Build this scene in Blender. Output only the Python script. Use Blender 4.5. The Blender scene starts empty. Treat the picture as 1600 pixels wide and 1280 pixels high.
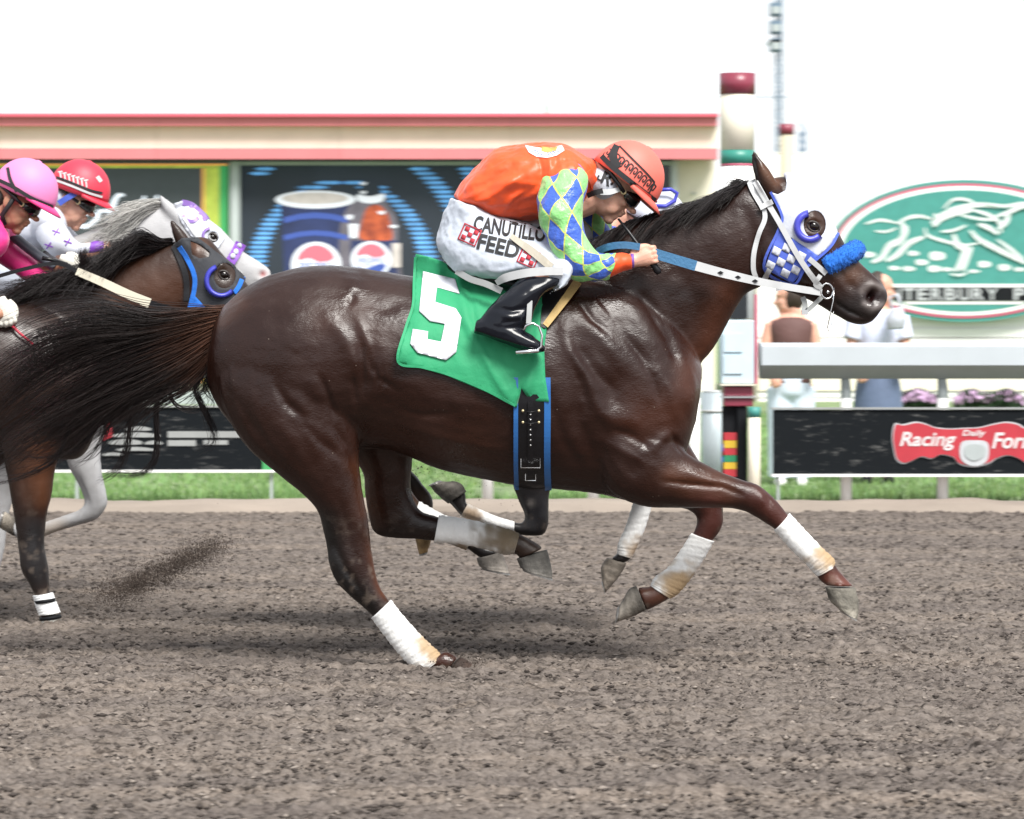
import bpy, bmesh, math, random
import numpy as np
from mathutils import Vector, Matrix
from mathutils.bvhtree import BVHTree
from mathutils.geometry import delaunay_2d_cdt

random.seed(7); RNG = np.random.default_rng(7)
scene = bpy.context.scene
COL = scene.collection

# ------------------------------------------------------------------ camera, sky, sun, exposure
D, S, CAM_H, HORIZON = 14.0, 0.00235, 1.33, 475.0      # metres to the near horse, metres per photo pixel there, eye height
cam_data = bpy.data.cameras.new('camera'); cam = bpy.data.objects.new('camera', cam_data); COL.objects.link(cam)
cam.location = (0, 0, CAM_H); cam.rotation_euler = (math.radians(90), 0, 0)
cam_data.sensor_width = 36.0; cam_data.lens = 36.0 * D / (1600 * S); cam_data.shift_y = -165.0 / 1600
cam_data.clip_start = 0.5; cam_data.clip_end = 3000
cam_data.dof.use_dof = True; cam_data.dof.focus_distance = 13.85; cam_data.dof.aperture_fstop = 9.0; cam_data.dof.aperture_ratio = 0.38
scene.camera = cam

SUN_DIR = Vector((0.34, -0.68, 0.95)).normalized()
world = bpy.data.worlds.new('World'); scene.world = world; world.use_nodes = True
wn = world.node_tree; wn.nodes.clear()
wo = wn.nodes.new('ShaderNodeOutputWorld'); wb = wn.nodes.new('ShaderNodeBackground')
sky_n = wn.nodes.new('ShaderNodeTexSky'); sky_n.sky_type = 'NISHITA'; sky_n.sun_disc = False
sky_n.sun_elevation = math.asin(SUN_DIR.z); sky_n.sun_rotation = math.atan2(SUN_DIR.x, SUN_DIR.y)
sky_n.dust_density = 1.0; sky_n.air_density = 1.0; sky_n.ozone_density = 1.0
hs = wn.nodes.new('ShaderNodeHueSaturation'); hs.inputs['Saturation'].default_value = 0.28
wn.links.new(sky_n.outputs[0], hs.inputs['Color'])
veil = wn.nodes.new('ShaderNodeMix'); veil.data_type = 'RGBA'; veil.inputs['Factor'].default_value = 0.7; veil.inputs['B'].default_value = (4.6, 4.75, 4.95, 1)   # even bright overcast
wn.links.new(hs.outputs[0], veil.inputs['A']); wn.links.new(veil.outputs['Result'], wb.inputs[0])
wb.inputs[1].default_value = 0.10
wn.links.new(wb.outputs[0], wo.inputs[0])
sun_d = bpy.data.lights.new('sun', 'SUN'); sun_d.energy = 2.6; sun_d.angle = math.radians(24); sun_d.color = (1.0, 0.97, 0.92)
sun = bpy.data.objects.new('sun', sun_d); COL.objects.link(sun)
sun.rotation_euler = SUN_DIR.to_track_quat('Z', 'Y').to_euler(); sun.location = (5, -5, 30)
scene.view_settings.view_transform = 'Standard'; scene.view_settings.look = 'None'
scene.view_settings.gamma = 1.0; scene.view_settings.use_curve_mapping = False
scene.view_settings.exposure = 1.25
try:
    scene.cycles.use_denoising = True
    scene.cycles.max_bounces = 8; scene.cycles.transparent_max_bounces = 8
except Exception: pass

# ------------------------------------------------------------------ helpers
def PN(px, py, Y):
    px, py, Y = np.broadcast_arrays(np.asarray(px, float), np.asarray(py, float), np.asarray(Y, float))
    k = S * Y / D
    return np.stack([(px - 800) * k, Y, CAM_H - (py - HORIZON) * k], -1)
def P(px, py, Y): return Vector(PN(px, py, Y))
def gy(py): return D * (CAM_H / S) / (py - HORIZON)          # distance of a ground point seen at row py

def _h(ix, iy, iz, seed):
    n = (ix * 374761393 + iy * 668265263 + iz * 1274126177 + seed * 974634777) & 0xFFFFFFFF
    n = ((n ^ (n >> 13)) * 1103515245) & 0xFFFFFFFF
    n = ((n ^ (n >> 16)) * 2246822519) & 0xFFFFFFFF
    return ((n ^ (n >> 15)) & 0xFFFF) / 65535.0 * 2 - 1
def vnoise(x, y, z=0.0, seed=0):
    x, y, z = np.broadcast_arrays(np.asarray(x, float), np.asarray(y, float), np.asarray(z, float))
    fx, fy, fz = np.floor(x), np.floor(y), np.floor(z)
    ix, iy, iz = fx.astype(np.int64), fy.astype(np.int64), fz.astype(np.int64)
    u, v, w = x - fx, y - fy, z - fz
    u, v, w = [t * t * (3 - 2 * t) for t in (u, v, w)]
    r = 0
    for a in (0, 1):
        for b in (0, 1):
            for c in (0, 1):
                r = r + _h(ix + a, iy + b, iz + c, seed) * (u if a else 1 - u) * (v if b else 1 - v) * (w if c else 1 - w)
    return r
def fnoise(x, y, z=0.0, seed=0, octv=3):
    r, a, f = 0, 1.0, 1.0
    for i in range(octv):
        r = r + a * vnoise(np.asarray(x) * f, np.asarray(y) * f, np.asarray(z) * f, seed + i); a *= 0.5; f *= 2.1
    return r

def link(o, parent=None):
    COL.objects.link(o)
    if parent is not None:
        o.parent = parent
        o.matrix_parent_inverse = parent.matrix_basis.inverted()
    return o
def tag(o, label=None, cat=None, group=None, kind=None):
    if label: o['label'] = label
    if cat: o['category'] = cat
    if group: o['group'] = group
    if kind: o['kind'] = kind
    return o
def thing(name, loc, label, cat, group=None):
    e = bpy.data.objects.new(name, None); e.empty_display_size = 0.2; e.location = loc
    COL.objects.link(e); tag(e, label, cat, group)
    return e
def mesh_obj(name, verts, faces, mat, parent=None, smooth=True, uvs=None, cols=None, solid=0.0):
    me = bpy.data.meshes.new(name)
    me.from_pydata([tuple(v) for v in verts], [], [tuple(f) for f in faces]); me.update()
    if smooth: me.polygons.foreach_set('use_smooth', [True] * len(me.polygons))
    if uvs is not None:
        ul = me.uv_layers.new(name='UVMap'); li = np.empty(len(me.loops), int); me.loops.foreach_get('vertex_index', li)
        ul.data.foreach_set('uv', np.asarray(uvs, float)[li].ravel())
    if cols is not None: set_cols(me, cols)
    for m in (mat if isinstance(mat, (list, tuple)) else [mat]): me.materials.append(m)
    o = bpy.data.objects.new(name, me); link(o, parent)
    if solid:
        sm = o.modifiers.new('solid', 'SOLIDIFY'); sm.thickness = solid; sm.offset = 0
    return o
def set_cols(me, cols):
    c = np.asarray(cols, float)
    if c.shape[1] == 3: c = np.concatenate([c, np.ones((len(c), 1))], 1)
    at = me.color_attributes.new('Col', 'FLOAT_COLOR', 'POINT'); at.data.foreach_set('color', c.astype(np.float32).ravel())

class MB:
    """collects boxes, prisms and tubes into one mesh"""
    def __init__(s): s.v, s.f = [], []
    def add(s, v, f):
        n = len(s.v); s.v += [tuple(q) for q in v]; s.f += [tuple(i + n for i in q) for q in f]; return s
    def box(s, x0, y0, z0, x1, y1, z1):
        v = [(x, y, z) for z in (z0, z1) for y in (y0, y1) for x in (x0, x1)]
        return s.add(v, [(0, 2, 3, 1), (4, 5, 7, 6), (0, 1, 5, 4), (2, 6, 7, 3), (0, 4, 6, 2), (1, 3, 7, 5)])
    def pbox(s, a, b, c, d, Y, dep=0.1):                   # photo rectangle (a,b)-(c,d) at distance Y, depth dep behind it
        p, q = P(a, d, Y), P(c, b, Y); return s.box(p.x, Y, p.z, q.x, Y + dep, q.z)
    def poly(s, pts, Y, dep=0.01):                          # flat outline in photo pixels, extruded backwards
        n = len(pts); A = PN([p[0] for p in pts], [p[1] for p in pts], Y); Bk = A + np.array([0, dep, 0])
        tri = poly_tris(pts)
        f = [tuple(t) for t in tri] + [tuple(i + n for i in t[::-1]) for t in tri] + [(i, (i + 1) % n, n + (i + 1) % n, n + i) for i in range(n)]
        return s.add(list(A) + list(Bk), f)
    def tube(s, pts, r, n=6, closed=False, caps=True):
        v, f = tube_geo(pts, r, n, caps); return s.add(v, f)
    def build(s, name, mat, parent=None, smooth=False, bevel=0.0, **k):
        o = mesh_obj(name, s.v, s.f, mat, parent, smooth, **k)
        if bevel:
            b = o.modifiers.new('bevel', 'BEVEL'); b.width = bevel; b.segments = 2; b.limit_method = 'ANGLE'
        return o
def tube_geo(pts, r, n=6, caps=True):
    pts = np.asarray([tuple(p) for p in pts], float); m = len(pts); r = np.broadcast_to(np.asarray(r, float), (m,))
    t = np.gradient(pts, axis=0); t /= np.linalg.norm(t, axis=1, keepdims=True) + 1e-12
    ref = np.array([0.13, 0.9, 0.41]); u = np.cross(t, ref); u /= np.linalg.norm(u, axis=1, keepdims=True) + 1e-12
    w = np.cross(t, u); a = np.linspace(0, 2 * np.pi, n, endpoint=False)
    v = (pts[:, None] + r[:, None, None] * (np.cos(a)[None, :, None] * u[:, None] + np.sin(a)[None, :, None] * w[:, None])).reshape(-1, 3)
    f = [(i * n + j, i * n + (j + 1) % n, (i + 1) * n + (j + 1) % n, (i + 1) * n + j) for i in range(m - 1) for j in range(n)]
    if caps: f += [tuple(range(n))[::-1], tuple((m - 1) * n + j for j in range(n))]
    return v, f
def poly_tris(pts):
    from mathutils.geometry import tessellate_polygon
    return tessellate_polygon([[Vector((p[0], p[1], 0)) for p in pts]])
def inside(poly, x, y):
    poly = np.asarray(poly, float); r = np.zeros(np.shape(x), bool); j = len(poly) - 1
    for i in range(len(poly)):
        xi, yi = poly[i]; xj, yj = poly[j]
        c = ((yi > y) != (yj > y)) & (x < (xj - xi) * (y - yi) / (yj - yi + 1e-12) + xi); r ^= c; j = i
    return r
def cr(pts, n):
    """Catmull-Rom through rows of pts, n samples per span"""
    p = np.asarray(pts, float); m = len(p)
    q = np.vstack([2 * p[0] - p[1], p, 2 * p[-1] - p[-2]]); out = []
    for i in range(m - 1):
        for t in np.linspace(0, 1, n, endpoint=False):
            a, b, c, d = q[i:i + 4]
            out.append(0.5 * (2 * b + (c - a) * t + (2 * a - 5 * b + 4 * c - d) * t * t + (3 * b - a - 3 * c + d) * t ** 3))
    out.append(p[-1]); return np.array(out)
def smooth_poly(pts, n=6):
    p = [tuple(q) for q in pts]; p = p[-2:] + p + p[:3]
    c = cr(p, n); return c[2 * n:-2 * n - 1] if False else c[2 * n:(len(pts) + 2) * n]

def loft(pairs, Y0, nsub=6, nring=20, e=1.0):
    """closed tube whose side outline runs through pairs of photo points: (ax,ay,bx,by,half_depth,depth_offset)"""
    pr = np.array([tuple(p) + (0.0,) * (6 - len(p)) for p in pairs], float); g = cr(pr, nsub)
    Y = Y0 + g[:, 5]; A, B = PN(g[:, 0], g[:, 1], Y), PN(g[:, 2], g[:, 3], Y)
    c, u = (A + B) / 2, (A - B) / 2; hb = np.maximum(g[:, 4], 0.002)
    th = np.linspace(0, 2 * np.pi, nring, endpoint=False); cs, sn = np.cos(th), np.sin(th)
    cs, sn = np.sign(cs) * np.abs(cs) ** e, np.sign(sn) * np.abs(sn) ** e
    V = c[:, None] + u[:, None] * cs[None, :, None]; V[:, :, 1] += hb[:, None] * sn[None, :]
    m = len(g); v = [tuple(x) for x in V.reshape(-1, 3)]
    f = [(i * nring + j, i * nring + (j + 1) % nring, (i + 1) * nring + (j + 1) % nring, (i + 1) * nring + j) for i in range(m - 1) for j in range(nring)]
    a, b = len(v), len(v) + 1; v += [tuple(c[0]), tuple(c[-1])]
    f += [(a, (j + 1) % nring, j) for j in range(nring)] + [(b, (m - 1) * nring + j, (m - 1) * nring + (j + 1) % nring) for j in range(nring)]
    return v, f
def loft_uv(pairs, n_uv_len=1.0, nsub=6, nring=20):
    m = (len(pairs) - 1) * nsub + 1
    uv = [(i / (m - 1) * n_uv_len, j / nring) for i in range(m) for j in range(nring)]
    return uv + [(0, 0), (n_uv_len, 0)]
def ball(c, r, n=14, rot=0.0):
    """ellipsoid; r = (rx,ry,rz), rotated rot radians about the depth axis"""
    v, f = [], []; c = np.array(tuple(c)); ca, sa = math.cos(rot), math.sin(rot)
    for i in range(1, n):
        for j in range(2 * n):
            a, b = math.pi * i / n, math.pi * j / n
            x, y, z = r[0] * math.sin(a) * math.cos(b), r[1] * math.sin(a) * math.sin(b), r[2] * math.cos(a)
            v.append((c[0] + ca * x - sa * z, c[1] + y, c[2] + sa * x + ca * z))
    m = 2 * n
    f = [(i * m + j, (i + 1) * m + j, (i + 1) * m + (j + 1) % m, i * m + (j + 1) % m) for i in range(n - 2) for j in range(m)]
    v += [(c[0] - sa * r[2], c[1], c[2] + ca * r[2]), (c[0] + sa * r[2], c[1], c[2] - ca * r[2])]
    f += [(len(v) - 2, j, (j + 1) % m) for j in range(m)] + [(len(v) - 1, (n - 2) * m + (j + 1) % m, (n - 2) * m + j) for j in range(m)]
    return v, f
def fuse(name, geos, voxel, smooth_it=4, mat=None, parent=None):
    """one continuous skin over all the closed pieces"""
    mb = MB()
    for v, f in geos: mb.add(v, f)
    me = bpy.data.meshes.new('tmp'); me.from_pydata(mb.v, [], mb.f); me.update()
    o = bpy.data.objects.new('tmp', me); COL.objects.link(o)
    bm = bmesh.new(); bm.from_mesh(me); bmesh.ops.recalc_face_normals(bm, faces=bm.faces); bm.to_mesh(me); bm.free()
    r = o.modifiers.new('r', 'REMESH'); r.mode = 'VOXEL'; r.voxel_size = voxel; r.use_smooth_shade = True
    if smooth_it:
        s_ = o.modifiers.new('s', 'SMOOTH'); s_.factor = 0.5; s_.iterations = smooth_it
    dg = bpy.context.evaluated_depsgraph_get(); new = bpy.data.meshes.new_from_object(o.evaluated_get(dg))
    bpy.data.objects.remove(o); bpy.data.meshes.remove(me)
    new.name = name; new.materials.clear()
    if mat: new.materials.append(mat)
    new.polygons.foreach_set('use_smooth', [True] * len(new.polygons))
    ob = bpy.data.objects.new(name, new); link(ob, parent)
    return ob
def co_no(me):
    n = len(me.vertices); c = np.empty(n * 3); me.vertices.foreach_get('co', c)
    me.update(); q = np.empty(n * 3); me.vertices.foreach_get('normal', q)
    return c.reshape(-1, 3), q.reshape(-1, 3)
def set_co(me, c): me.vertices.foreach_set('co', c.ravel()); me.update()
def seg_dist(x, z, line):
    d = np.full(x.shape, 1e9); t_all = np.zeros(x.shape); L = len(line) - 1
    for i in range(L):
        (ax, az), (bx, bz) = line[i], line[i + 1]; vx, vz = bx - ax, bz - az
        t = np.clip(((x - ax) * vx + (z - az) * vz) / (vx * vx + vz * vz + 1e-12), 0, 1)
        dd = np.hypot(x - ax - t * vx, z - az - t * vz); k = dd < d; d = np.where(k, dd, d); t_all = np.where(k, (i + t) / L, t_all)
    return d, t_all
SCULPT = 1.0
def sculpt(ob, strokes, Y0, side=True):
    """push the skin in (<0) or out (>0, mm) along photo-space strokes: (points, mm, width_px)"""
    me = ob.data; c, n = co_no(me); k = S * c[:, 1] / D
    px = c[:, 0] / k + 800; py = HORIZON + (CAM_H - c[:, 2]) / k; w0 = np.clip(np.abs(n[:, 1]) * 1.6 - 0.25, 0, 1)
    dsp = np.zeros(len(c))
    for s_ in strokes:
        pts, amp, wid = s_[:3]
        d, t = seg_dist(px, py, pts if len(pts) > 1 else [pts[0], (pts[0][0] + .1, pts[0][1])])
        fade = np.sin(np.pi * np.clip(t * 0.9 + 0.05, 0, 1)) ** 0.6 if len(pts) > 1 else 1.0
        dsp += amp * SCULPT * 0.001 * np.exp(-(d / wid) ** 2) * fade
    set_co(me, c + n * (dsp * w0)[:, None])
def bvh_of(*obs):
    v, f = [], []
    for o in obs:
        me = o.data; c, _ = co_no(me); n = len(v); mw = np.array(o.matrix_world)
        v += [tuple(q) for q in c]; f += [tuple(i + n for i in p.vertices) for p in me.polygons]
    return BVHTree.FromPolygons(v, f)
CAMP = Vector((0, 0, CAM_H))
def hit_y(bvh, px, py, Yref):
    d = (P(px, py, Yref) - CAMP).normalized(); h = bvh.ray_cast(CAMP + d * (Yref * 0.7), d, Yref)
    return None if h[0] is None else h[0].y
def drape_pts(bvh, pts, Yref, off, back=None):
    """lay photo points on a surface; points that miss it take the depth of their nearest hit"""
    ys = [hit_y(bvh, a, b, Yref) for a, b in pts]
    ok = [i for i, y in enumerate(ys) if y is not None and (back is None or y < back)]
    if not ok: ys = [Yref] * len(pts); ok = list(range(len(pts)))
    pa = np.array(pts, float); okp = pa[ok]; oy = np.array([ys[i] for i in ok]); oks = set(ok)
    for i in range(len(pts)):
        if i not in oks: ys[i] = oy[np.argmin(((okp - pa[i]) ** 2).sum(1))]
    return PN(pa[:, 0], pa[:, 1], np.array(ys) - off)
def fill_poly(poly, step=6.0, holes=()):
    """triangulated sheet inside a photo outline, with inner points every step pixels"""
    p = np.asarray(poly, float); out = []
    def ring(q):
        r = []; q = np.asarray(q, float)
        for i in range(len(q)):
            a, b = q[i], q[(i + 1) % len(q)]; n = max(1, int(np.hypot(*(b - a)) / step))
            r += [tuple(a + (b - a) * t / n) for t in range(n)]
        return r
    rings = [ring(p)] + [ring(h) for h in holes]; vs, es = [], []
    for r in rings:
        n0 = len(vs); vs += r; es += [(n0 + i, n0 + (i + 1) % len(r)) for i in range(len(r))]
    gx, gyy = np.meshgrid(np.arange(p[:, 0].min(), p[:, 0].max(), step), np.arange(p[:, 1].min(), p[:, 1].max(), step * 0.87))
    gx[::2] += step / 2; gx, gyy = gx.ravel(), gyy.ravel(); k = inside(p, gx, gyy)
    for h in holes: k &= ~inside(h, gx, gyy)
    bx = np.array(vs)
    for x, y in zip(gx[k], gyy[k]):
        if ((bx - (x, y)) ** 2).sum(1).min() > (step * 0.45) ** 2: vs.append((x, y))
    r = delaunay_2d_cdt([Vector(v) for v in vs], es, [], 0, 1e-4)
    V = [(q.x, q.y) for q in r[0]]; F = []
    for t in r[2]:
        cx = sum(V[i][0] for i in t) / 3; cy = sum(V[i][1] for i in t) / 3
        if inside(p, np.array([cx]), np.array([cy]))[0] and not any(inside(h, np.array([cx]), np.array([cy]))[0] for h in holes): F.append(tuple(t))
    return V, F
def mirror_geo(v, f, Y0):
    v = np.asarray(v, float); w = v.copy(); w[:, 1] = 2 * Y0 - w[:, 1]; n = len(v)
    return np.vstack([v, w]), [tuple(q) for q in f] + [tuple(i + n for i in q[::-1]) for q in f]
def relax(v, f, it, axis=1):
    v = np.array(v, float); e = set()
    for q in f:
        for i in range(len(q)): e.add((min(q[i], q[(i + 1) % len(q)]), max(q[i], q[(i + 1) % len(q)])))
    e = np.array(sorted(e)); 
    for _ in range(it):
        s_ = np.zeros(len(v)); c = np.zeros(len(v))
        np.add.at(s_, e[:, 0], v[e[:, 1], axis]); np.add.at(s_, e[:, 1], v[e[:, 0], axis]); np.add.at(c, e[:, 0], 1); np.add.at(c, e[:, 1], 1)
        v[:, axis] = 0.5 * v[:, axis] + 0.5 * s_ / np.maximum(c, 1)
    return v
def drape_poly(name, poly, bvh, Yref, off, mat, parent, step=6, holes=(), thick=0.003, mirror=None, rel=0, back=None, wrinkle=0.0):
    V, F = fill_poly(poly, step, holes); v = drape_pts(bvh, V, Yref, off, back)
    if rel: v = relax(v, F, rel)
    if wrinkle: v[:, 1] += wrinkle * fnoise(v[:, 0] * 14, v[:, 2] * 9, 0, 5, 2)
    F = [t[::-1] for t in F]
    o = mesh_obj(name, v, F, mat, parent, True, solid=thick)
    if mirror is not None: w = v.copy(); w[:, 1] = 2 * mirror - w[:, 1]; mesh_obj(name, w, [t[::-1] for t in F], mat, parent, True, solid=thick)
    return o
def strap_geo(line, width, bvh, Yref, off, n=8, rel=2, back=None, m=3):
    c = cr(line, n) if len(line) > 2 else np.linspace(line[0], line[-1], n * 2)
    t = np.gradient(c[:, :2], axis=0); t /= np.linalg.norm(t, axis=1, keepdims=True); nn = np.stack([-t[:, 1], t[:, 0]], 1)
    w = np.broadcast_to(np.asarray(width, float), (len(c),)) if np.ndim(width) == 0 else np.interp(np.linspace(0, 1, len(c)), np.linspace(0, 1, len(width)), width)
    pts = [tuple(c[i, :2] + nn[i] * w[i] * (j / (m - 1) - 0.5)) for i in range(len(c)) for j in range(m)]
    F = [(i * m + j, i * m + j + 1, (i + 1) * m + j + 1, (i + 1) * m + j) for i in range(len(c) - 1) for j in range(m - 1)]
    if bvh is None: v = PN([p[0] for p in pts], [p[1] for p in pts], np.repeat(c[:, 2], m))
    else: v = drape_pts(bvh, pts, Yref, off, back)
    if rel: v = relax(v, F, rel)
    return v, F
def strap(name, line, width, bvh, Yref, off, mat, parent, thick=0.004, mirror=None, **k):
    v, F = strap_geo(line, width, bvh, Yref, off, **k)
    o = mesh_obj(name, v, F, mat, parent, False, solid=thick)
    if mirror is not None: w = v.copy(); w[:, 1] = 2 * mirror - w[:, 1]; mesh_obj(name, w, [t[::-1] for t in F], mat, parent, False, solid=thick)
    return o
def strands(name, guides, Y0, count, mat, parent, r=0.0012, jit=6.0, jy=0.02, seed=1, n=22, cols=None, tip=0.25, wav=3.0, sides=3, clump=0, top=1.0):
    """hair: each strand blends two neighbouring guide curves [(px,py,depth)...]"""
    rg = np.random.default_rng(seed); G = []
    for g in guides:
        g = np.array([tuple(p) + (0.0,) * (3 - len(p)) for p in g], float); c = cr(g, 8) if len(g) > 2 else np.linspace(g[0], g[-1], 16)
        s_ = np.r_[0, np.cumsum(np.hypot(*np.diff(c[:, :2], axis=0).T))]; s_ /= s_[-1]
        G.append(np.stack([np.interp(np.linspace(0, 1, n), s_, c[:, k]) for k in range(3)], 1))
    G = np.array(G); u = rg.uniform(0, len(G) - 1, count)
    if clump:
        ca = rg.integers(0, clump, count); u = np.clip(((len(G) - 1) * rg.uniform(0, 1, clump) ** top)[ca] + rg.normal(0, .10, count), 0, len(G) - 1.001)
    i = np.minimum(u.astype(int), len(G) - 2); w = (u - i)[:, None, None]
    C = G[i] * (1 - w) + G[i + 1] * w; t = np.linspace(0, 1, n)[None, :]
    L = rg.uniform(0.72, 1.08, count)[:, None]                       # uneven lengths
    idx = np.clip(t * L * (n - 1), 0, n - 1); lo = np.minimum(idx.astype(int), n - 2); fr = (idx - lo)[:, :, None]
    ar = np.arange(count)[:, None]; C = C[ar, lo] * (1 - fr) + C[ar, lo + 1] * fr
    ph = rg.uniform(0, 6.28, (count, 3)); q = rg.normal(0, 1, (count, 2)); fq = rg.uniform(3, 8, count)[:, None]
    C[:, :, 0] += jit * q[:, :1] * (0.25 + t) + wav * t * np.sin(fq * t + ph[:, :1]); C[:, :, 1] += jit * q[:, 1:] * (0.25 + t) + wav * t * np.sin(fq * t * 1.1 + ph[:, 1:2])
    if clump: qc = rg.normal(0, 1, (clump, 3))[ca]; C[:, :, 0] += jit * (qc[:, :1] * t * 1.6 - q[:, :1] * 0.75 * t); C[:, :, 1] += jit * (qc[:, 1:2] * t * 1.6 - q[:, 1:] * 0.75 * t); C[:, :, 2] += jy * qc[:, 2:] * t
    Y = Y0 + C[:, :, 2] + jy * rg.uniform(-1, 1, (count, 1)) * (0.3 + t)
    Pn = PN(C[:, :, 0], C[:, :, 1], Y)
    T = np.gradient(Pn, axis=1); T /= np.linalg.norm(T, axis=2, keepdims=True) + 1e-9
    U = np.cross(T, np.array([0.1, 0.95, 0.3])); U /= np.linalg.norm(U, axis=2, keepdims=True) + 1e-9; W = np.cross(T, U)
    rad = r * rg.uniform(0.6, 1.3, (count, 1)) * (1 - (1 - tip) * t ** 2); a = np.arange(sides) * 2 * np.pi / sides
    V = Pn[:, :, None] + rad[:, :, None, None] * (np.cos(a)[None, None, :, None] * U[:, :, None] + np.sin(a)[None, None, :, None] * W[:, :, None])
    base = (np.arange(count)[:, None, None] * n + np.arange(n - 1)[None, :, None]) * sides + np.arange(sides)[None, None, :]
    nx = base - np.arange(sides) + (np.arange(sides) + 1) % sides
    F = np.stack([base, nx, nx + sides, base + sides], -1).reshape(-1, 4)
    me = bpy.data.meshes.new(name); V = V.reshape(-1, 3)
    me.vertices.add(len(V)); me.vertices.foreach_set('co', V.ravel()); me.loops.add(F.size); me.loops.foreach_set('vertex_index', F.ravel().astype(np.int32))
    me.polygons.add(len(F)); me.polygons.foreach_set('loop_start', np.arange(0, F.size, 4).astype(np.int32)); me.polygons.foreach_set('use_smooth', [True] * len(F)); me.update()
    if cols is not None:
        cc = cols(np.broadcast_to(t, (count, n)), rg.uniform(0, 1, (count, 1))); set_cols(me, np.repeat(cc.reshape(-1, 3), sides, 0))
    me.materials.append(mat); o = bpy.data.objects.new(name, me); link(o, parent); return o

# ------------------------------------------------------------------ materials
def mat(name, col, rough=0.6, metal=0.0, var=0.0, vscale=8.0, bump=0.0, bscale=40.0, vcol=False, emit=0.0, coat=0.0, sheen=0.0, spec=0.5, col2=None, stretch=None, trans=0.0, sss=0.0, brough=0.0):
    m = bpy.data.materials.new(name); m.use_nodes = True; nt = m.node_tree; b = nt.nodes['Principled BSDF']
    b.inputs['Roughness'].default_value = rough; b.inputs['Metallic'].default_value = metal; b.inputs['Specular IOR Level'].default_value = spec
    if coat: b.inputs['Coat Weight'].default_value = coat; b.inputs['Coat Roughness'].default_value = 0.15
    if sheen: b.inputs['Sheen Weight'].default_value = sheen; b.inputs['Sheen Roughness'].default_value = 0.4
    if trans: b.inputs['Transmission Weight'].default_value = trans
    if sss: b.inputs['Subsurface Weight'].default_value = sss; b.inputs['Subsurface Radius'].default_value = (0.012, 0.005, 0.003)
    c4 = tuple(col) + (1,); src = None
    tc = nt.nodes.new('ShaderNodeTexCoord'); mp = nt.nodes.new('ShaderNodeMapping'); nt.links.new(tc.outputs['Object'], mp.inputs[0])
    if stretch: mp.inputs['Scale'].default_value = stretch
    if vcol:
        at = nt.nodes.new('ShaderNodeAttribute'); at.attribute_name = 'Col'; src = at.outputs['Color']
    if var or col2:
        nz = nt.nodes.new('ShaderNodeTexNoise'); nz.inputs['Scale'].default_value = vscale; nz.inputs['Detail'].default_value = 6; nz.inputs['Roughness'].default_value = 0.6
        nt.links.new(mp.outputs[0], nz.inputs['Vector'])
        mx = nt.nodes.new('ShaderNodeMix'); mx.data_type = 'RGBA'
        rmp = nt.nodes.new('ShaderNodeMapRange'); rmp.inputs[1].default_value = 0.3; rmp.inputs[2].default_value = 0.7; nt.links.new(nz.outputs['Fac'], rmp.inputs[0])
        nt.links.new(rmp.outputs[0], mx.inputs['Factor'])
        if src is not None:
            mul = nt.nodes.new('ShaderNodeMix'); mul.data_type = 'RGBA'; mul.blend_type = 'MULTIPLY'; mul.inputs['Factor'].default_value = 1.0
            mx.inputs['A'].default_value = (1 - var,) * 3 + (1,); mx.inputs['B'].default_value = (1 + var,) * 3 + (1,)
            nt.links.new(src, mul.inputs['A']); nt.links.new(mx.outputs['Result'], mul.inputs['B']); src = mul.outputs['Result']
        else:
            mx.inputs['A'].default_value = tuple(x * (1 - var) for x in col) + (1,)
            mx.inputs['B'].default_value = (tuple(col2) if col2 else tuple(min(1, x * (1 + var)) for x in col)) + (1,); src = mx.outputs['Result']
    if src is not None: nt.links.new(src, b.inputs['Base Color'])
    else: b.inputs['Base Color'].default_value = c4
    if emit:
        b.inputs['Emission Strength'].default_value = emit
        if src is not None: nt.links.new(src, b.inputs['Emission Color'])
        else: b.inputs['Emission Color'].default_value = c4
    if bump:
        nb = nt.nodes.new('ShaderNodeTexNoise'); nb.inputs['Scale'].default_value = bscale; nb.inputs['Detail'].default_value = 5
        nt.links.new(mp.outputs[0], nb.inputs['Vector']); bp = nt.nodes.new('ShaderNodeBump'); bp.inputs['Strength'].default_value = bump; bp.inputs['Distance'].default_value = 0.01
        nt.links.new(nb.outputs['Fac'], bp.inputs['Height']); nt.links.new(bp.outputs[0], b.inputs['Normal'])
        if brough:
            mr = nt.nodes.new('ShaderNodeMapRange'); mr.inputs[1].default_value = 0.3; mr.inputs[2].default_value = 0.7; mr.inputs[3].default_value = max(0.05, rough - brough); mr.inputs[4].default_value = rough + brough
            nt.links.new(nb.outputs['Fac'], mr.inputs[0]); nt.links.new(mr.outputs[0], b.inputs['Roughness'])
    return m
M = {}
M['cream'] = mat('cream_paint', (0.74, 0.69, 0.57), 0.7, var=0.05, vscale=3, bump=0.05)
M['red_trim'] = mat('red_trim_paint', (0.60, 0.185, 0.20), 0.5, var=0.06, vscale=2)
M['red_cap'] = mat('red_cap_metal', (0.58, 0.10, 0.14), 0.4)
M['white'] = mat('white_paint', (0.78, 0.78, 0.77), 0.5, var=0.04, vscale=4)
M['siding'] = mat('white_siding', (0.86, 0.84, 0.84), 0.6, var=0.03)
M['rail'] = mat('rail_aluminium', (0.50, 0.55, 0.58), 0.4, var=0.05, vscale=3)
M['grey_frame'] = mat('grey_frame', (0.36, 0.40, 0.40), 0.5, var=0.05)
M['dark'] = mat('eave_shade_dark', (0.03, 0.034, 0.038), 0.6)
M['black'] = mat('black_paint', (0.009, 0.010, 0.012), 0.6, var=0.2, spec=0.12)
M['maroon'] = mat('maroon_paint', (0.22, 0.035, 0.06), 0.35, var=0.1)
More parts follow.
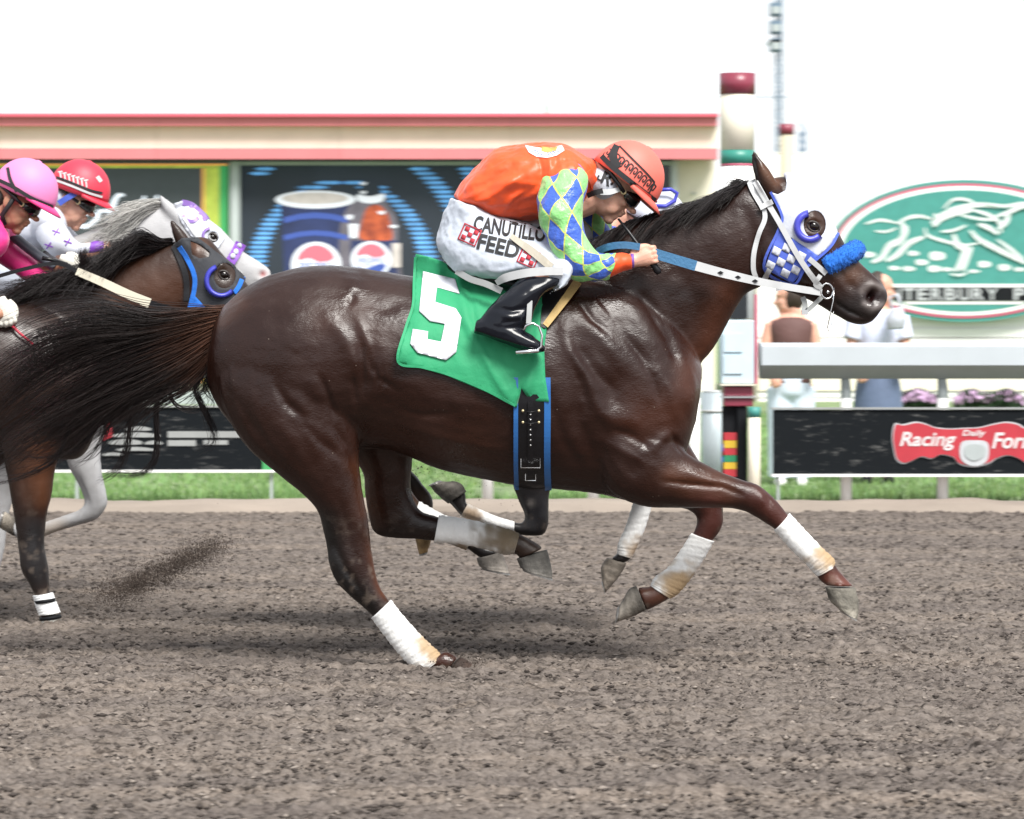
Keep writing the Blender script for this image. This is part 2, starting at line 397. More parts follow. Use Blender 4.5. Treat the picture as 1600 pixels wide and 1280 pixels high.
M['pole_green'] = mat('green_paint', (0.03, 0.22, 0.17), 0.4)
M['teal'] = mat('teal_paint', (0.05, 0.25, 0.22), 0.5, var=0.08)
M['pink_line'] = mat('pink_line_paint', (0.46, 0.10, 0.16), 0.5)
M['silver'] = mat('silver_letters', (0.46, 0.48, 0.50), 0.5, metal=0.0, var=0.1)
M['pale_blue'] = mat('pale_blue_box', (0.5, 0.62, 0.68), 0.4, var=0.05)
M['metal'] = mat('polished_steel', (0.75, 0.76, 0.78), 0.22, metal=1.0)
M['brass'] = mat('brass', (0.6, 0.5, 0.3), 0.35, metal=0.6)

# ------------------------------------------------------------------ lettering
def text_geo(s, x0, y0, x1, y1, shear=0.0, bold=0.0, rot=0.0):
    """letters fitted to the photo box (x0,y0)-(x1,y1): flat 2-D points and faces"""
    cu = bpy.data.curves.new('t', 'FONT'); cu.body = s; cu.size = 1; cu.offset = bold; cu.shear = shear; cu.resolution_u = 4
    o = bpy.data.objects.new('t', cu); COL.objects.link(o); dg = bpy.context.evaluated_depsgraph_get(); dg.update()
    me = bpy.data.meshes.new_from_object(o.evaluated_get(dg)); bpy.data.objects.remove(o); bpy.data.curves.remove(cu)
    bm = bmesh.new(); bm.from_mesh(me); bmesh.ops.triangulate(bm, faces=bm.faces)
    v = np.array([q.co[:2] for q in bm.verts]); f = [tuple(q.index for q in p.verts) for p in bm.faces]; bm.free(); bpy.data.meshes.remove(me)
    mn, mx = v.min(0), v.max(0); v = (v - mn) / (mx - mn)
    px, py = x0 + v[:, 0] * (x1 - x0), y1 - v[:, 1] * (y1 - y0)
    if rot:
        cx, cy = (x0 + x1) / 2, (y0 + y1) / 2; c, sn = math.cos(rot), math.sin(rot)
        px, py = cx + (px - cx) * c - (py - cy) * sn, cy + (px - cx) * sn + (py - cy) * c
    return np.stack([px, py], 1), f
def text_obj(name, s, box, Y, mat_, parent, **k):
    v, f = text_geo(s, *box, **k); return mesh_obj(name, PN(v[:, 0], v[:, 1], Y), f, mat_, parent, False)
def flat(name, pts, Y, mat_, parent, dep=0.004): return MB().poly(pts, Y, dep).build(name, mat_, parent)
def ell(cx, cy, rx, ry, n=64, a0=0, a1=2 * math.pi): return [(cx + rx * math.cos(a0 + (a1 - a0) * i / n), cy + ry * math.sin(a0 + (a1 - a0) * i / n)) for i in range(n)]
def brush(line, w, n=8):
    """tapered painted stroke as an outline"""
    c = cr(line, n) if len(line) > 2 else np.linspace(line[0], line[-1], 10); t = np.gradient(c, axis=0); t /= np.linalg.norm(t, axis=1, keepdims=True)
    nn = np.stack([-t[:, 1], t[:, 0]], 1); q = np.linspace(0, 1, len(c)); ww = (w / 2) * np.clip(np.sin(np.pi * (0.08 + 0.84 * q)) ** 0.6, 0.15, 1)
    return [tuple(x) for x in c + nn * ww[:, None]] + [tuple(x) for x in (c - nn * ww[:, None])[::-1]]

# ------------------------------------------------------------------ ground
def dirt_material():
    m = bpy.data.materials.new('track_dirt'); m.use_nodes = True; nt = m.node_tree; b = nt.nodes['Principled BSDF']; b.inputs['Roughness'].default_value = 0.95; b.inputs['Specular IOR Level'].default_value = 0.15
    tc = nt.nodes.new('ShaderNodeTexCoord')
    def nz(scale, st, det=6, ro=0.65):
        mp = nt.nodes.new('ShaderNodeMapping'); mp.inputs['Scale'].default_value = st; nt.links.new(tc.outputs['Object'], mp.inputs[0])
        q = nt.nodes.new('ShaderNodeTexNoise'); q.inputs['Scale'].default_value = scale; q.inputs['Detail'].default_value = det; q.inputs['Roughness'].default_value = ro
        nt.links.new(mp.outputs[0], q.inputs['Vector']); return q.outputs['Fac']
    def ramp(src, stops):
        r = nt.nodes.new('ShaderNodeValToRGB'); e = r.color_ramp.elements
        while len(e) < len(stops): e.new(0.5)
        for el, (p, c) in zip(e, stops): el.position = p; el.color = tuple(c) + (1,)
        nt.links.new(src, r.inputs[0]); return r.outputs[0]
    a = ramp(nz(46, (0.38, 1, 1), 7, 0.7), [(0.34, (0.040, 0.034, 0.030)), (0.45, (0.142, 0.120, 0.104)), (0.62, (0.226, 0.195, 0.171))])
    bnd = ramp(nz(2.4, (0.07, 1, 1), 5), [(0.36, (0.72, 0.71, 0.73)), (0.5, (0.96, 0.95, 0.95)), (0.66, (1.12, 1.08, 1.04))])
    sp = ramp(nz(27, (0.40, 1, 1), 3), [(0.57, (1, 1, 1)), (0.66, (0.40, 0.385, 0.38))])  # dark specks paint the shade of pits between clods
    def mul(x, y):
        q = nt.nodes.new('ShaderNodeMix'); q.data_type = 'RGBA'; q.blend_type = 'MULTIPLY'; q.inputs['Factor'].default_value = 1; nt.links.new(x, q.inputs['A']); nt.links.new(y, q.inputs['B']); return q.outputs['Result']
    nt.links.new(mul(mul(a, bnd), sp), b.inputs['Base Color'])
    bp = nt.nodes.new('ShaderNodeBump'); bp.inputs['Strength'].default_value = 0.9; bp.inputs['Distance'].default_value = 0.012
    nt.links.new(nz(90, (0.6, 1, 1), 5), bp.inputs['Height']); nt.links.new(bp.outputs[0], b.inputs['Normal'])
    return m
M['dirt'] = dirt_material()
Y_EDGE = gy(802)
def ground():
    rows = [8.6]; 
    while rows[-1] < Y_EDGE: rows.append(rows[-1] + 0.011 + max(0, rows[-1] - 9) * 0.0016)
    R = np.array(rows); C = np.linspace(-1, 1, 760); Yg, U = np.meshgrid(R, C, indexing='ij'); X = U * (Yg * 0.1343 * 1.25 + 0.35)
    clod = fnoise(X * 36, Yg * 42, 0, 3, 3); harrow = np.sin(Yg * 2 * np.pi / 0.13 + 1.5 * fnoise(X * 0.5, Yg * 1.5, 0, 41, 2)) * (0.5 + 0.5 * vnoise(X * 0.4, Yg * 2.0, 0, 44)); big = fnoise(X * 0.9, Yg * 2.6, 0, 11, 3); mid = fnoise(X * 5, Yg * 8, 0, 17, 2)
    Z = 0.015 * np.sign(clod) * np.abs(clod) ** 1.15 + 0.003 * mid + 0.004 * big + 0.004 * harrow
    for hx, hy_, hr in hoof_dents:                                   # hoof prints pressed into the loose surface
        d2 = ((X - hx) / hr) ** 2 + ((Yg - hy_) / (hr * 1.2)) ** 2; Z += -0.035 * np.exp(-d2) + 0.02 * np.exp(-(np.sqrt(d2) - 1.5) ** 2 * 3)
    Z *= np.clip((1 - np.abs(U)) * 12, 0, 1); Z += 0.004
    V = np.stack([X, Yg, Z], -1).reshape(-1, 3); nr, nc = X.shape
    i = np.arange(nr - 1)[:, None] * nc + np.arange(nc - 1)[None]; F = np.stack([i, i + 1, i + nc + 1, i + nc], -1).reshape(-1, 4)
    me = bpy.data.meshes.new('track'); me.vertices.add(len(V)); me.vertices.foreach_set('co', V.ravel()); me.loops.add(F.size); me.loops.foreach_set('vertex_index', F.ravel().astype(np.int32))
    me.polygons.add(len(F)); me.polygons.foreach_set('loop_start', np.arange(0, F.size, 4).astype(np.int32)); me.polygons.foreach_set('use_smooth', [True] * len(F)); me.update()
    me.materials.append(M['dirt']); tr = bpy.data.objects.new('track', me); COL.objects.link(tr); tag(tr, 'loose grey brown dirt racing surface with clods and dents', None, None, 'structure')
    fl = MB().add([(-60, -4, -0.018), (60, -4, -0.018), (60, Y_EDGE, -0.018), (-60, Y_EDGE, -0.018)], [(0, 1, 2, 3)]).build('track_margin', M['dirt']); tag(fl, None, None, None, 'structure')
    M['soil'] = mat('lawn_soil', (0.13, 0.21, 0.085), 0.9, var=0.35, vscale=2.5, bump=0.5, bscale=30, col2=(0.22, 0.29, 0.13))
    lw = MB().add([(-400, Y_EDGE + 0.6, 0.0), (400, Y_EDGE + 0.6, 0.0), (400, 900, 0.0), (-400, 900, 0.0)], [(0, 1, 2, 3)]).build('lawn', M['soil']); tag(lw, 'mown green lawn between the rail and the building', None, None, 'structure')
    base = MB().add([(-400, -60, -0.06), (400, -60, -0.06), (400, Y_EDGE + 0.7, -0.06), (-400, Y_EDGE + 0.7, -0.06)], [(0, 1, 2, 3)]).build('ground', M['dirt']); tag(base, None, None, None, 'structure')
    # sandy lip between dirt and lawn
    M['sand'] = mat('packed_sand', (0.25, 0.21, 0.175), 0.9, var=0.18, vscale=3, bump=0.4, stretch=(0.3, 1, 1))
    xs = np.linspace(-30, 30, 1200); prof = [(0.0, -0.03), (0.03, 0.05), (0.22, 0.075), (0.5, 0.055), (0.85, 0.0)]
    V, F = [], []
    for i, x in enumerate(xs):
        for j, (dy, z) in enumerate(prof): V.append((x, Y_EDGE + dy + 0.05 * float(fnoise(x * 1.3, j, 0, 4, 2)), z + (0.016 * float(fnoise(x * 2.1, j * 0.7, 0, 9, 3)) if 0 < j < 4 else 0)))
    F = [(i * 5 + j, (i + 1) * 5 + j, (i + 1) * 5 + j + 1, i * 5 + j + 1) for i in range(len(xs) - 1) for j in range(4)]
    tag(mesh_obj('sand_verge', V, F, M['sand']), None, None, None, 'structure')
    # grass
    rg = np.random.default_rng(5); n = 60000; yy = Y_EDGE + 0.45 + (rg.uniform(0, 1, n) ** 1.7) * 21; xx = rg.uniform(-1, 1, n) * (yy * 0.1343 * 1.3 + 0.5)
    keep = (fnoise(xx * 0.8, yy * 1.4, 0, 21, 2) > -0.75) ; xx, yy = xx[keep], yy[keep]; n = len(xx)
    h = rg.uniform(0.03, 0.075, n) * (1 + 0.35 * fnoise(xx * 0.7, yy * 0.9, 0, 8, 2)); w = rg.uniform(0.004, 0.008, n) * (1 + (yy - 24) / 14); a = rg.uniform(0, 3.14, n)
    dx, dy = np.cos(a) * w, np.sin(a) * w; lx, ly = rg.normal(0, 0.018, n), rg.normal(0, 0.018, n)
    V = np.stack([np.stack([xx - dx, yy - dy, 0 * xx], 1), np.stack([xx + dx, yy + dy, 0 * xx], 1), np.stack([xx + lx, yy + ly, h], 1)], 1).reshape(-1, 3)
    M['grass'] = mat('grass_blades', (0.10, 0.20, 0.05), 0.7, vcol=True)
    ty = fnoise(xx * 0.35, yy * 0.6, 0, 31, 3)[:, None]; c = np.array([0.13, 0.25, 0.085]) * (1 + 0.35 * ty) + np.array([0.05, 0.03, 0.0]) * rg.uniform(0, 1, (n, 1))
    o = mesh_obj('grass', V, np.arange(3 * n).reshape(-1, 3), M['grass'], None, False, cols=np.repeat(np.clip(c, 0.01, 1), 3, 0)); tag(o, 'short green grass of the lawn behind the track', 'grass', None, 'stuff')
def clods():
    rg = np.random.default_rng(77); n = 24000; yy = 9.0 + (rg.uniform(0, 1, n) ** 1.35) * (Y_EDGE - 9.2); xx = rg.uniform(-1, 1, n) * (yy * 0.1343 * 1.22 + 0.2)
    k = fnoise(xx * 1.1, yy * 1.7, 0, 61, 2) > -0.55 + 0.5 * rg.uniform(-1, 1, n); xx, yy = xx[k], yy[k]; n = len(xx); s_ = 0.003 + 0.0068 * rg.uniform(0, 1, n) ** 2.4
    o = np.array([(1, 0, 0), (-1, 0, 0), (0, 1, 0), (0, -1, 0), (0, 0, 1), (0, 0, -1)], float); f = [(0, 2, 4), (2, 1, 4), (1, 3, 4), (3, 0, 4), (2, 0, 5), (1, 2, 5), (3, 1, 5), (0, 3, 5)]
    a = rg.uniform(0, 6.28, n); sx, sy, sz = s_ * rg.uniform(1.1, 2.6, n), s_ * rg.uniform(.8, 1.4, n), s_ * rg.uniform(.55, .95, n)
    V = o[None] * np.stack([sx, sy, sz], 1)[:, None] * rg.uniform(.65, 1.25, (n, 6, 1)); c, q = np.cos(a * .12)[:, None], np.sin(a * .12)[:, None]
    V = np.stack([V[:, :, 0] * c - V[:, :, 1] * q + xx[:, None], V[:, :, 0] * q + V[:, :, 1] * c + yy[:, None], V[:, :, 2] + 0.009 + 0.25 * sz[:, None]], -1).reshape(-1, 3)
    F = (np.arange(n)[:, None, None] * 6 + np.array(f)[None]).reshape(-1, 3); t = rg.uniform(0, 1, (n, 1)); col = np.where(t < .86, np.array([0.056, 0.047, 0.042]) * (0.7 + 0.9 * rg.uniform(0, 1, (n, 1))), np.array([0.20, 0.172, 0.15]) * (0.8 + .4 * t))  # most clods coloured dark to imitate shade in the surface pits
    M['clods'] = mat('pit_shade_clods', (0.05, 0.04, 0.035), 0.95, vcol=True, spec=0.15); tag(mesh_obj('dirt_clods', V, F, M['clods'], None, True, cols=np.repeat(col, 6, 0)), 'loose dirt clods darkened to imitate shaded pits, strewn over the track', 'dirt', None, 'stuff')
clods()
def gpt(px, py, Y): p = P(px, py, Y); return (p.x, Y)
hoof_dents = [gpt(700, 1040, 13.86) + (0.10,), gpt(80, 975, 15.8) + (0.09,)] + [(float(RNG.uniform(-2.2, 2.2)), float(RNG.uniform(10, 20)), 0.075) for _ in range(26)]
ground()

# ------------------------------------------------------------------ building with screens
BY = 50.0
def building():
    t = thing('grandstand_building', (0, BY, 0), 'cream building with two red trim bands and big screens behind the track', 'building')
    zb = 0.0
    def pb(name, a, b, c, d, Y, dep, m, par=t): return MB().pbox(a, b, c, d, Y, dep).build(name, m, par)
    pb('wall', -500, 180, 1117, 634, BY + 0.5, 8.0, M['cream'])
    xs = [-490, -270, 0, 245, 530, 800, 1122]                         # fascia in butted lengths with open joints
    for i in range(6):
        a, b = xs[i] + 0.25, xs[i + 1] - 0.25
        pb('fascia_board', a, 183, b, 196.5, BY - 0.12, 0.6, M['red_trim']); pb('cream_panel', a, 196.8, b, 232, BY + 0.05, 0.4, M['cream']); pb('lower_trim_board', a, 232.3, b, 248.5, BY - 0.08, 0.5, M['red_trim'])
    pb('roof_edge', -495, 177.5, 1123, 182.6, BY - 0.2, 0.9, M['red_cap'])
    pb('eave_shade_strip', -490, 249, 1050, 251.2, BY + 0.0, 0.45, M['dark'])  # dark strip: shade below the red trim put into its colour
    # mullions round the screens
    M['mull'] = mat('screen_mullion', (0.42, 0.46, 0.46), 0.45, var=0.05)
    pb('mullion', 360, 251.4, 374, 634, BY + 0.25, 0.24, M['mull']); pb('mullion', 1049, 251.4, 1059, 420, BY + 0.25, 0.24, M['mull'])
    pb('transom', 374.2, 251.6, 1048.8, 258, BY + 0.3, 0.19, M['mull'])
    m_ = bpy.data.materials.new('dark_glass'); m_.use_nodes = True; bb = m_.node_tree.nodes['Principled BSDF']; bb.inputs['Base Color'].default_value = (0.012, 0.016, 0.02, 1); bb.inputs['Roughness'].default_value = 0.15
    M['dark_glass'] = m_; w = pb('window', 1031, 258.4, 1048.5, 420, BY + 0.42, 0.07, M['dark_glass'])
    for i in range(3): pb('downpipe_bracket', 1082, 300 + i * 50, 1086, 304 + i * 50, BY + 0.44, 0.05, M['grey_frame'])
    pb('base_course', -499, 612, 1118, 633, BY + 0.42, 0.07, M['grey_frame'])
    # roof antenna
    r = thing('antenna_rod', P(855, 177, BY + 3), 'thin whip antenna rising from the flat roof', 'antenna')
    MB().tube([P(855, 178, BY + 3), P(855, 120, BY + 3), P(854.6, 55, BY + 3)], [0.02, 0.015, 0.006]).build('rod', M['grey_frame'], r)
    MB().tube([P(855, 178, BY + 3), P(855, 165, BY + 3)], 0.04).build('base', M['grey_frame'], r)
building()

def screen_left():
    t = thing('video_screen', P(170, 634, BY + 0.3), 'video screen with a green and yellow border and white script on grey', 'screen')
    Y = BY + 0.36; M['led_grey'] = mat('led_grey', (0.035, 0.043, 0.047), 0.6, emit=0.25, var=0.1)
    MB().pbox(-420, 252, 357, 600, Y, 0.12).build('panel', M['led_grey'], t)
    M['led_green'] = mat('led_green', (0.03, 0.24, 0.07), 0.6, emit=0.3); M['led_yel'] = mat('led_yellow', (0.30, 0.36, 0.05), 0.6, emit=0.3, var=0.3, vscale=3); M['led_or'] = mat('led_orange', (0.6, 0.28, 0.06), 0.6, emit=0.4)
    M['led_white'] = mat('led_white', (0.7, 0.75, 0.85), 0.6, emit=0.35)
    flat('border_green', [(343, 259), (356, 259), (356, 599), (343, 599)], Y - 0.01, M['led_green'], t); flat('border_yellow', [(320, 263), (342.7, 263), (342.7, 599), (320, 599)], Y - 0.01, M['led_yel'], t)
    flat('border_red', [(316, 263), (319.7, 263), (319.7, 599), (316, 599)], Y - 0.01, M['led_or'], t)
    flat('border_top', [(-400, 259), (342.6, 259), (342.6, 262.6), (-400, 262.6)], Y - 0.01, M['led_yel'], t); flat('border_line', [(-400, 256), (355, 256), (355, 258.6), (-400, 258.6)], Y - 0.01, M['led_or'], t)
    strokes = [([(142, 334), (124, 338), (121, 350), (134, 354), (150, 344), (152, 332), (140, 330), (158, 330), (176, 327)], 6), ([(160, 372), (170, 350), (176, 322), (184, 306), (194, 305)], 7), ([(160, 331), (180, 328), (204, 326)], 5),
               ([(226, 306), (218, 330), (214, 352), (224, 354)], 7), ([(204, 322), (222, 321), (244, 320)], 5), ([(246, 305), (238, 334), (232, 354)], 7), ([(236, 340), (248, 330), (254, 336), (249, 352), (258, 352)], 6)]
    for i, (l, w) in enumerate(strokes): flat('script_stroke', brush(l, w), Y - 0.012 - 0.002 * i, M['led_white'], t, 0.001)
screen_left()

def screen_drink():
    t = thing('video_screen', P(700, 634, BY + 0.3), 'video screen showing a blue paper cup and a cola bottle among blue dots', 'screen')
    Y = BY + 0.40
    M['led_dark'] = mat('led_dark', (0.012, 0.018, 0.028), 0.6, emit=0.2, var=0.25, vscale=1.0); MB().pbox(374.3, 258.3, 1030.5, 600, Y, 0.08).build('panel', M['led_dark'], t)
    M['led_blue'] = mat('led_blue', (0.08, 0.25, 0.52), 0.6, emit=0.3, var=0.4, vscale=4)
    mb = MB(); cx, cy = 535, 425; rg = random.Random(3)              # rings of glowing dots
    for (rx, ry, cy, wd) in ((136, 148, 432, 40), (205, 220, 442, 46), (250, 330, 470, 40)):
        y = 264.0
        while y < 560:
            q = (y - cy) / ry
            if q > -1:
                xo = rx * math.sqrt(max(0.0, 1 - q * q)) if q < 0 else rx; wdd = wd * (0.6 + 0.4 * math.sqrt(min(1, max(0.02, 1 + q)))) * (2.0 if q < -0.93 else 1)
                for sg in (-1, 1):
                    x = cx + sg * xo
                    if 380 + wdd / 2 < x < 1028 - wdd / 2: mb.poly([(x - wdd / 2, y), (x - wdd / 5, y - 2.3), (x + wdd / 5, y - 2.3), (x + wdd / 2, y), (x + wdd / 5, y + 2.3), (x - wdd / 5, y + 2.3)], Y - 0.006, 0.001)
            y += 7.2
    mb.build('dot_rings', M['led_blue'], t)['kind'] = 'stuff'
    M['led_navy'] = mat('led_navy', (0.012, 0.02, 0.07), 0.6, emit=0.3, var=0.35, vscale=2.2); M['led_wht'] = mat('led_bright', (0.55, 0.57, 0.62), 0.6, emit=0.3); M['led_red'] = mat('led_red', (0.62, 0.09, 0.12), 0.6, emit=0.45)
    M['led_cola'] = mat('led_cola', (0.22, 0.025, 0.02), 0.6, emit=0.3, var=0.6, vscale=5, col2=(0.5, 0.10, 0.03)); M['led_gl'] = mat('led_glass', (0.10, 0.09, 0.11), 0.6, emit=0.2, var=0.3, vscale=5); M['led_mid'] = mat('led_midblue', (0.03, 0.06, 0.24), 0.6, emit=0.35)
    M['led_ivory'] = mat('led_ivory', (0.42, 0.38, 0.36), 0.6, emit=0.25, var=0.15, vscale=6)
    flat('cup_side', [(438, 318), (548, 318), (540, 420), (534, 470), (452, 470), (444, 420)], Y - 0.010, M['led_navy'], t, 0.001)
    for y0, y1 in ((334, 343), (362, 370)): flat('cup_band', [(443, y0 + 6), (468, y0), (492, y0 - 2), (518, y0), (544, y0 + 6), (543, y1 + 6), (518, y1), (492, y1 - 2), (468, y1), (444, y1 + 6)], Y - 0.013, M['led_mid'], t, 0.001)
    flat('cup_lid', ell(493, 312, 63, 14, 40), Y - 0.013, M['led_wht'], t, 0.001); flat('cup_ice', ell(492, 310, 52, 9, 30), Y - 0.016, M['led_ivory'], t, 0.001)
    def roundel(cx, cy, r):
        flat('emblem_ring', ell(cx, cy, r * 1.08, r, 40), Y - 0.017, M['led_wht'], t, 0.001)
        flat('emblem_red', [(cx - r * .78, cy - r * .18)] + [(cx + r * .88 * math.cos(a), cy + r * .86 * math.sin(a)) for a in np.linspace(math.pi * 1.12, math.pi * 1.88, 16)] + [(cx + r * .6, cy - r * .16), (cx + r * .1, cy - r * .12), (cx - r * .3, cy - r * .3)], Y - 0.020, M['led_red'], t, 0.001)
        flat('emblem_blue', [(cx + r * .88 * math.cos(a), cy + r * .86 * math.sin(a)) for a in np.linspace(math.pi * 0.10, math.pi * 0.90, 16)] + [(cx - r * .4, cy + r * .5), (cx, cy + r * .36), (cx + r * .4, cy + r * .22)], Y - 0.020, M['led_mid'], t, 0.001)
        text_obj('emblem_word', 'PEPSI', (cx - r * .72, cy - r * .10, cx + r * .72, cy + r * .30), Y - 0.022, M['led_mid'], t)
    roundel(494, 414, 36)
    flat('bottle_body', smooth_poly([(534, 345), (545, 322), (562, 306), (590, 304), (608, 322), (620, 345), (622, 380), (622, 470), (536, 470), (530, 380)], 4), Y - 0.011, M['led_gl'], t, 0.001)
    flat('bottle_cola', smooth_poly([(562, 372), (566, 345), (574, 325), (590, 320), (604, 332), (610, 350), (612, 374), (588, 376)], 4), Y - 0.014, M['led_cola'], t, 0.001)
    flat('bottle_neck', [(566, 284), (592, 284), (596, 306), (562, 306)], Y - 0.014, M['led_dark'], t, 0.001); flat('bottle_collar', smooth_poly([(558, 304), (578, 307), (600, 303), (598, 314), (578, 318), (560, 314)], 4), Y - 0.017, M['led_wht'], t, 0.001)
    flat('bottle_label', [(548, 376), (622, 376), (620, 470), (548, 470)], Y - 0.0155, M['led_navy'], t, 0.001); roundel(580, 406, 29)
    flat('label_text_block', [(612, 380), (626, 380), (626, 418), (612, 418)], Y - 0.024, M['led_ivory'], t, 0.001)
    for a in ((540, 336, 552, 343), (545, 350, 560, 372), (608, 352, 622, 356), (590, 330, 602, 335), (562, 285, 573, 289), (562, 299, 573, 303)): flat('bottle_glint', [(a[0], a[1]), (a[2], a[1]), (a[2] - 2, a[3]), (a[0] + 2, a[3])], Y - 0.026, M['led_wht'], t, 0.001)
screen_drink()

# ------------------------------------------------------------------ pale hall on the right with the oval sign
def hall():
    Y = 52.0
    t = thing('white_hall', P(1450, 640, Y), 'long white walled hall with clapboards carrying the oval racing sign', 'building')
    MB().pbox(1185, 240, 2150, 640, Y + 0.06, 9).build('wall', M['siding'], t)
    for i in range(17):                                              # wide clapboards with lap shadows, plain wall above them
        y0 = 240 + i * 16.4
        if y0 > 520: break
        MB().pbox(1184, y0, 2151, y0 + 16.1, Y + 0.03 - 0.0015 * (i % 2), 0.03).build('clapboard', M['siding'], t)
    for y0, y1, m in ((514, 527, M['siding']), (529, 543, M['siding']), (545, 586, M['siding']), (588, 611, M['cream']), (613, 621, M['white']), (623, 634, M['siding'])):
        MB().pbox(1184, y0, 2151, y1, Y - 0.02 if m is M['cream'] else Y, 0.06).build('base_board', m, t)
    MB().pbox(1184, 238, 2152, 239.7, Y + 0.02, 9.2).build('coping', M['white'], t)
hall()

def oval_sign():
    Y = 51.8; cx, cy = 1507, 392
    t = thing('oval_sign', P(cx, 505, Y), 'oval green sign with a white galloping horse and silver lettering', 'sign')
    k = [(213, 111, M['teal'], 0.0), (206, 105.5, M['pink_line'], 0.012), (200, 101, M['white'], 0.018), (191, 95, M['teal'], 0.024)]
    for (rx, ry, m, d), nm in zip(k, ('board', 'pink_ring', 'white_ring', 'field')): flat(nm, ell(cx, cy, rx, ry, 96), Y - d, m, t, 0.06 if d == 0 else 0.006)
    Yw = Y - 0.034
    def band(name, y0, y1, m, d, rx=190, ry=94.5):
        w0 = rx * math.sqrt(max(0, 1 - ((y0 - cy) / ry) ** 2)) - 1; w1 = rx * math.sqrt(max(0, 1 - ((y1 - cy) / ry) ** 2)) - 1
        flat(name, [(cx - w0, y0), (cx + w0, y0), (cx + w1, y1), (cx - w1, y1)], Y - d, m, t, 0.006)
    band('white_stripe', 444, 475.5, M['white'], 0.032); band('letter_band', 449, 470.5, M['black'], 0.040)
    for i, ch in enumerate('CANTERBURY PARK'):
        if ch != ' ': text_obj('letter', ch, (1347 + i * 21.6, 450.6, 1347 + i * 21.6 + (17.5 if ch != 'I' else 6), 469), Y - 0.048, M['silver'], t, bold=0.02)
    M['brush'] = mat('brush_white', (0.62, 0.67, 0.66), 0.6, var=0.2, vscale=10, stretch=(3, 1, 1))
    L = [([(1352, 350), (1375, 344), (1400, 348)], 5), ([(1367, 361), (1385, 362), (1402, 356)], 4), ([(1400, 350), (1420, 340), (1438, 338), (1456, 342)], 6), ([(1408, 346), (1414, 362), (1406, 376), (1390, 384), (1378, 402), (1362, 410)], 11), ([(1415, 352), (1412, 372)], 12),
         ([(1444, 370), (1420, 380), (1402, 398), (1385, 408)], 10), ([(1445, 356), (1450, 368), (1480, 378), (1505, 383), (1530, 380)], 5), ([(1456, 350), (1470, 340), (1490, 332), (1520, 328)], 14), ([(1474, 326), (1490, 312), (1510, 312), (1524, 318)], 5), ([(1480, 328), (1510, 322), (1540, 320), (1560, 324)], 8),
         ([(1470, 362), (1490, 360), (1510, 352)], 5), ([(1490, 366), (1496, 382), (1508, 390), (1502, 410), (1492, 424)], 12), ([(1518, 386), (1510, 404), (1504, 424)], 10), ([(1484, 428), (1500, 430), (1512, 426)], 4), ([(1516, 360), (1530, 374), (1556, 388), (1580, 400), (1604, 412)], 9), ([(1520, 328), (1545, 336), (1562, 348), (1564, 364)], 7),
         ([(1528, 350), (1545, 356), (1560, 366)], 8), ([(1558, 374), (1580, 390), (1600, 406)], 6), ([(1540, 318), (1570, 322), (1600, 318), (1625, 322)], 6), ([(1556, 338), (1575, 332), (1600, 322), (1628, 324), (1650, 340)], 8), ([(1500, 336), (1530, 342), (1560, 344)], 5), ([(1460, 334), (1466, 344), (1458, 354)], 9), ([(1576, 330), (1572, 346), (1560, 358)], 9)]
    for i, (l, w) in enumerate(L): flat('painted_stroke', brush(l, w * .92), Yw - 0.0015 * i, M['brush'], t, 0.001)
    for x, y, w, h in ((1358, 398, 16, 8), (1398, 419, 15, 6), (1420, 420, 15, 7), (1427, 396, 14, 7), (1440, 410, 16, 8), (1464, 400, 20, 12), (1460, 420, 17, 9), (1480, 421, 13, 6), (1538, 413, 16, 9), (1569, 418, 16, 9), (1593, 421, 14, 6), (1522, 424, 14, 5)):
        flat('painted_clod', smooth_poly([(x - w / 2, y - h / 2), (x + w / 2, y - h / 2 + 1), (x + w / 2 + 1, y + h / 2 - 1), (x - w / 2 + 1, y + h / 2)], 4), Yw, M['brush'], t, 0.001)
oval_sign()

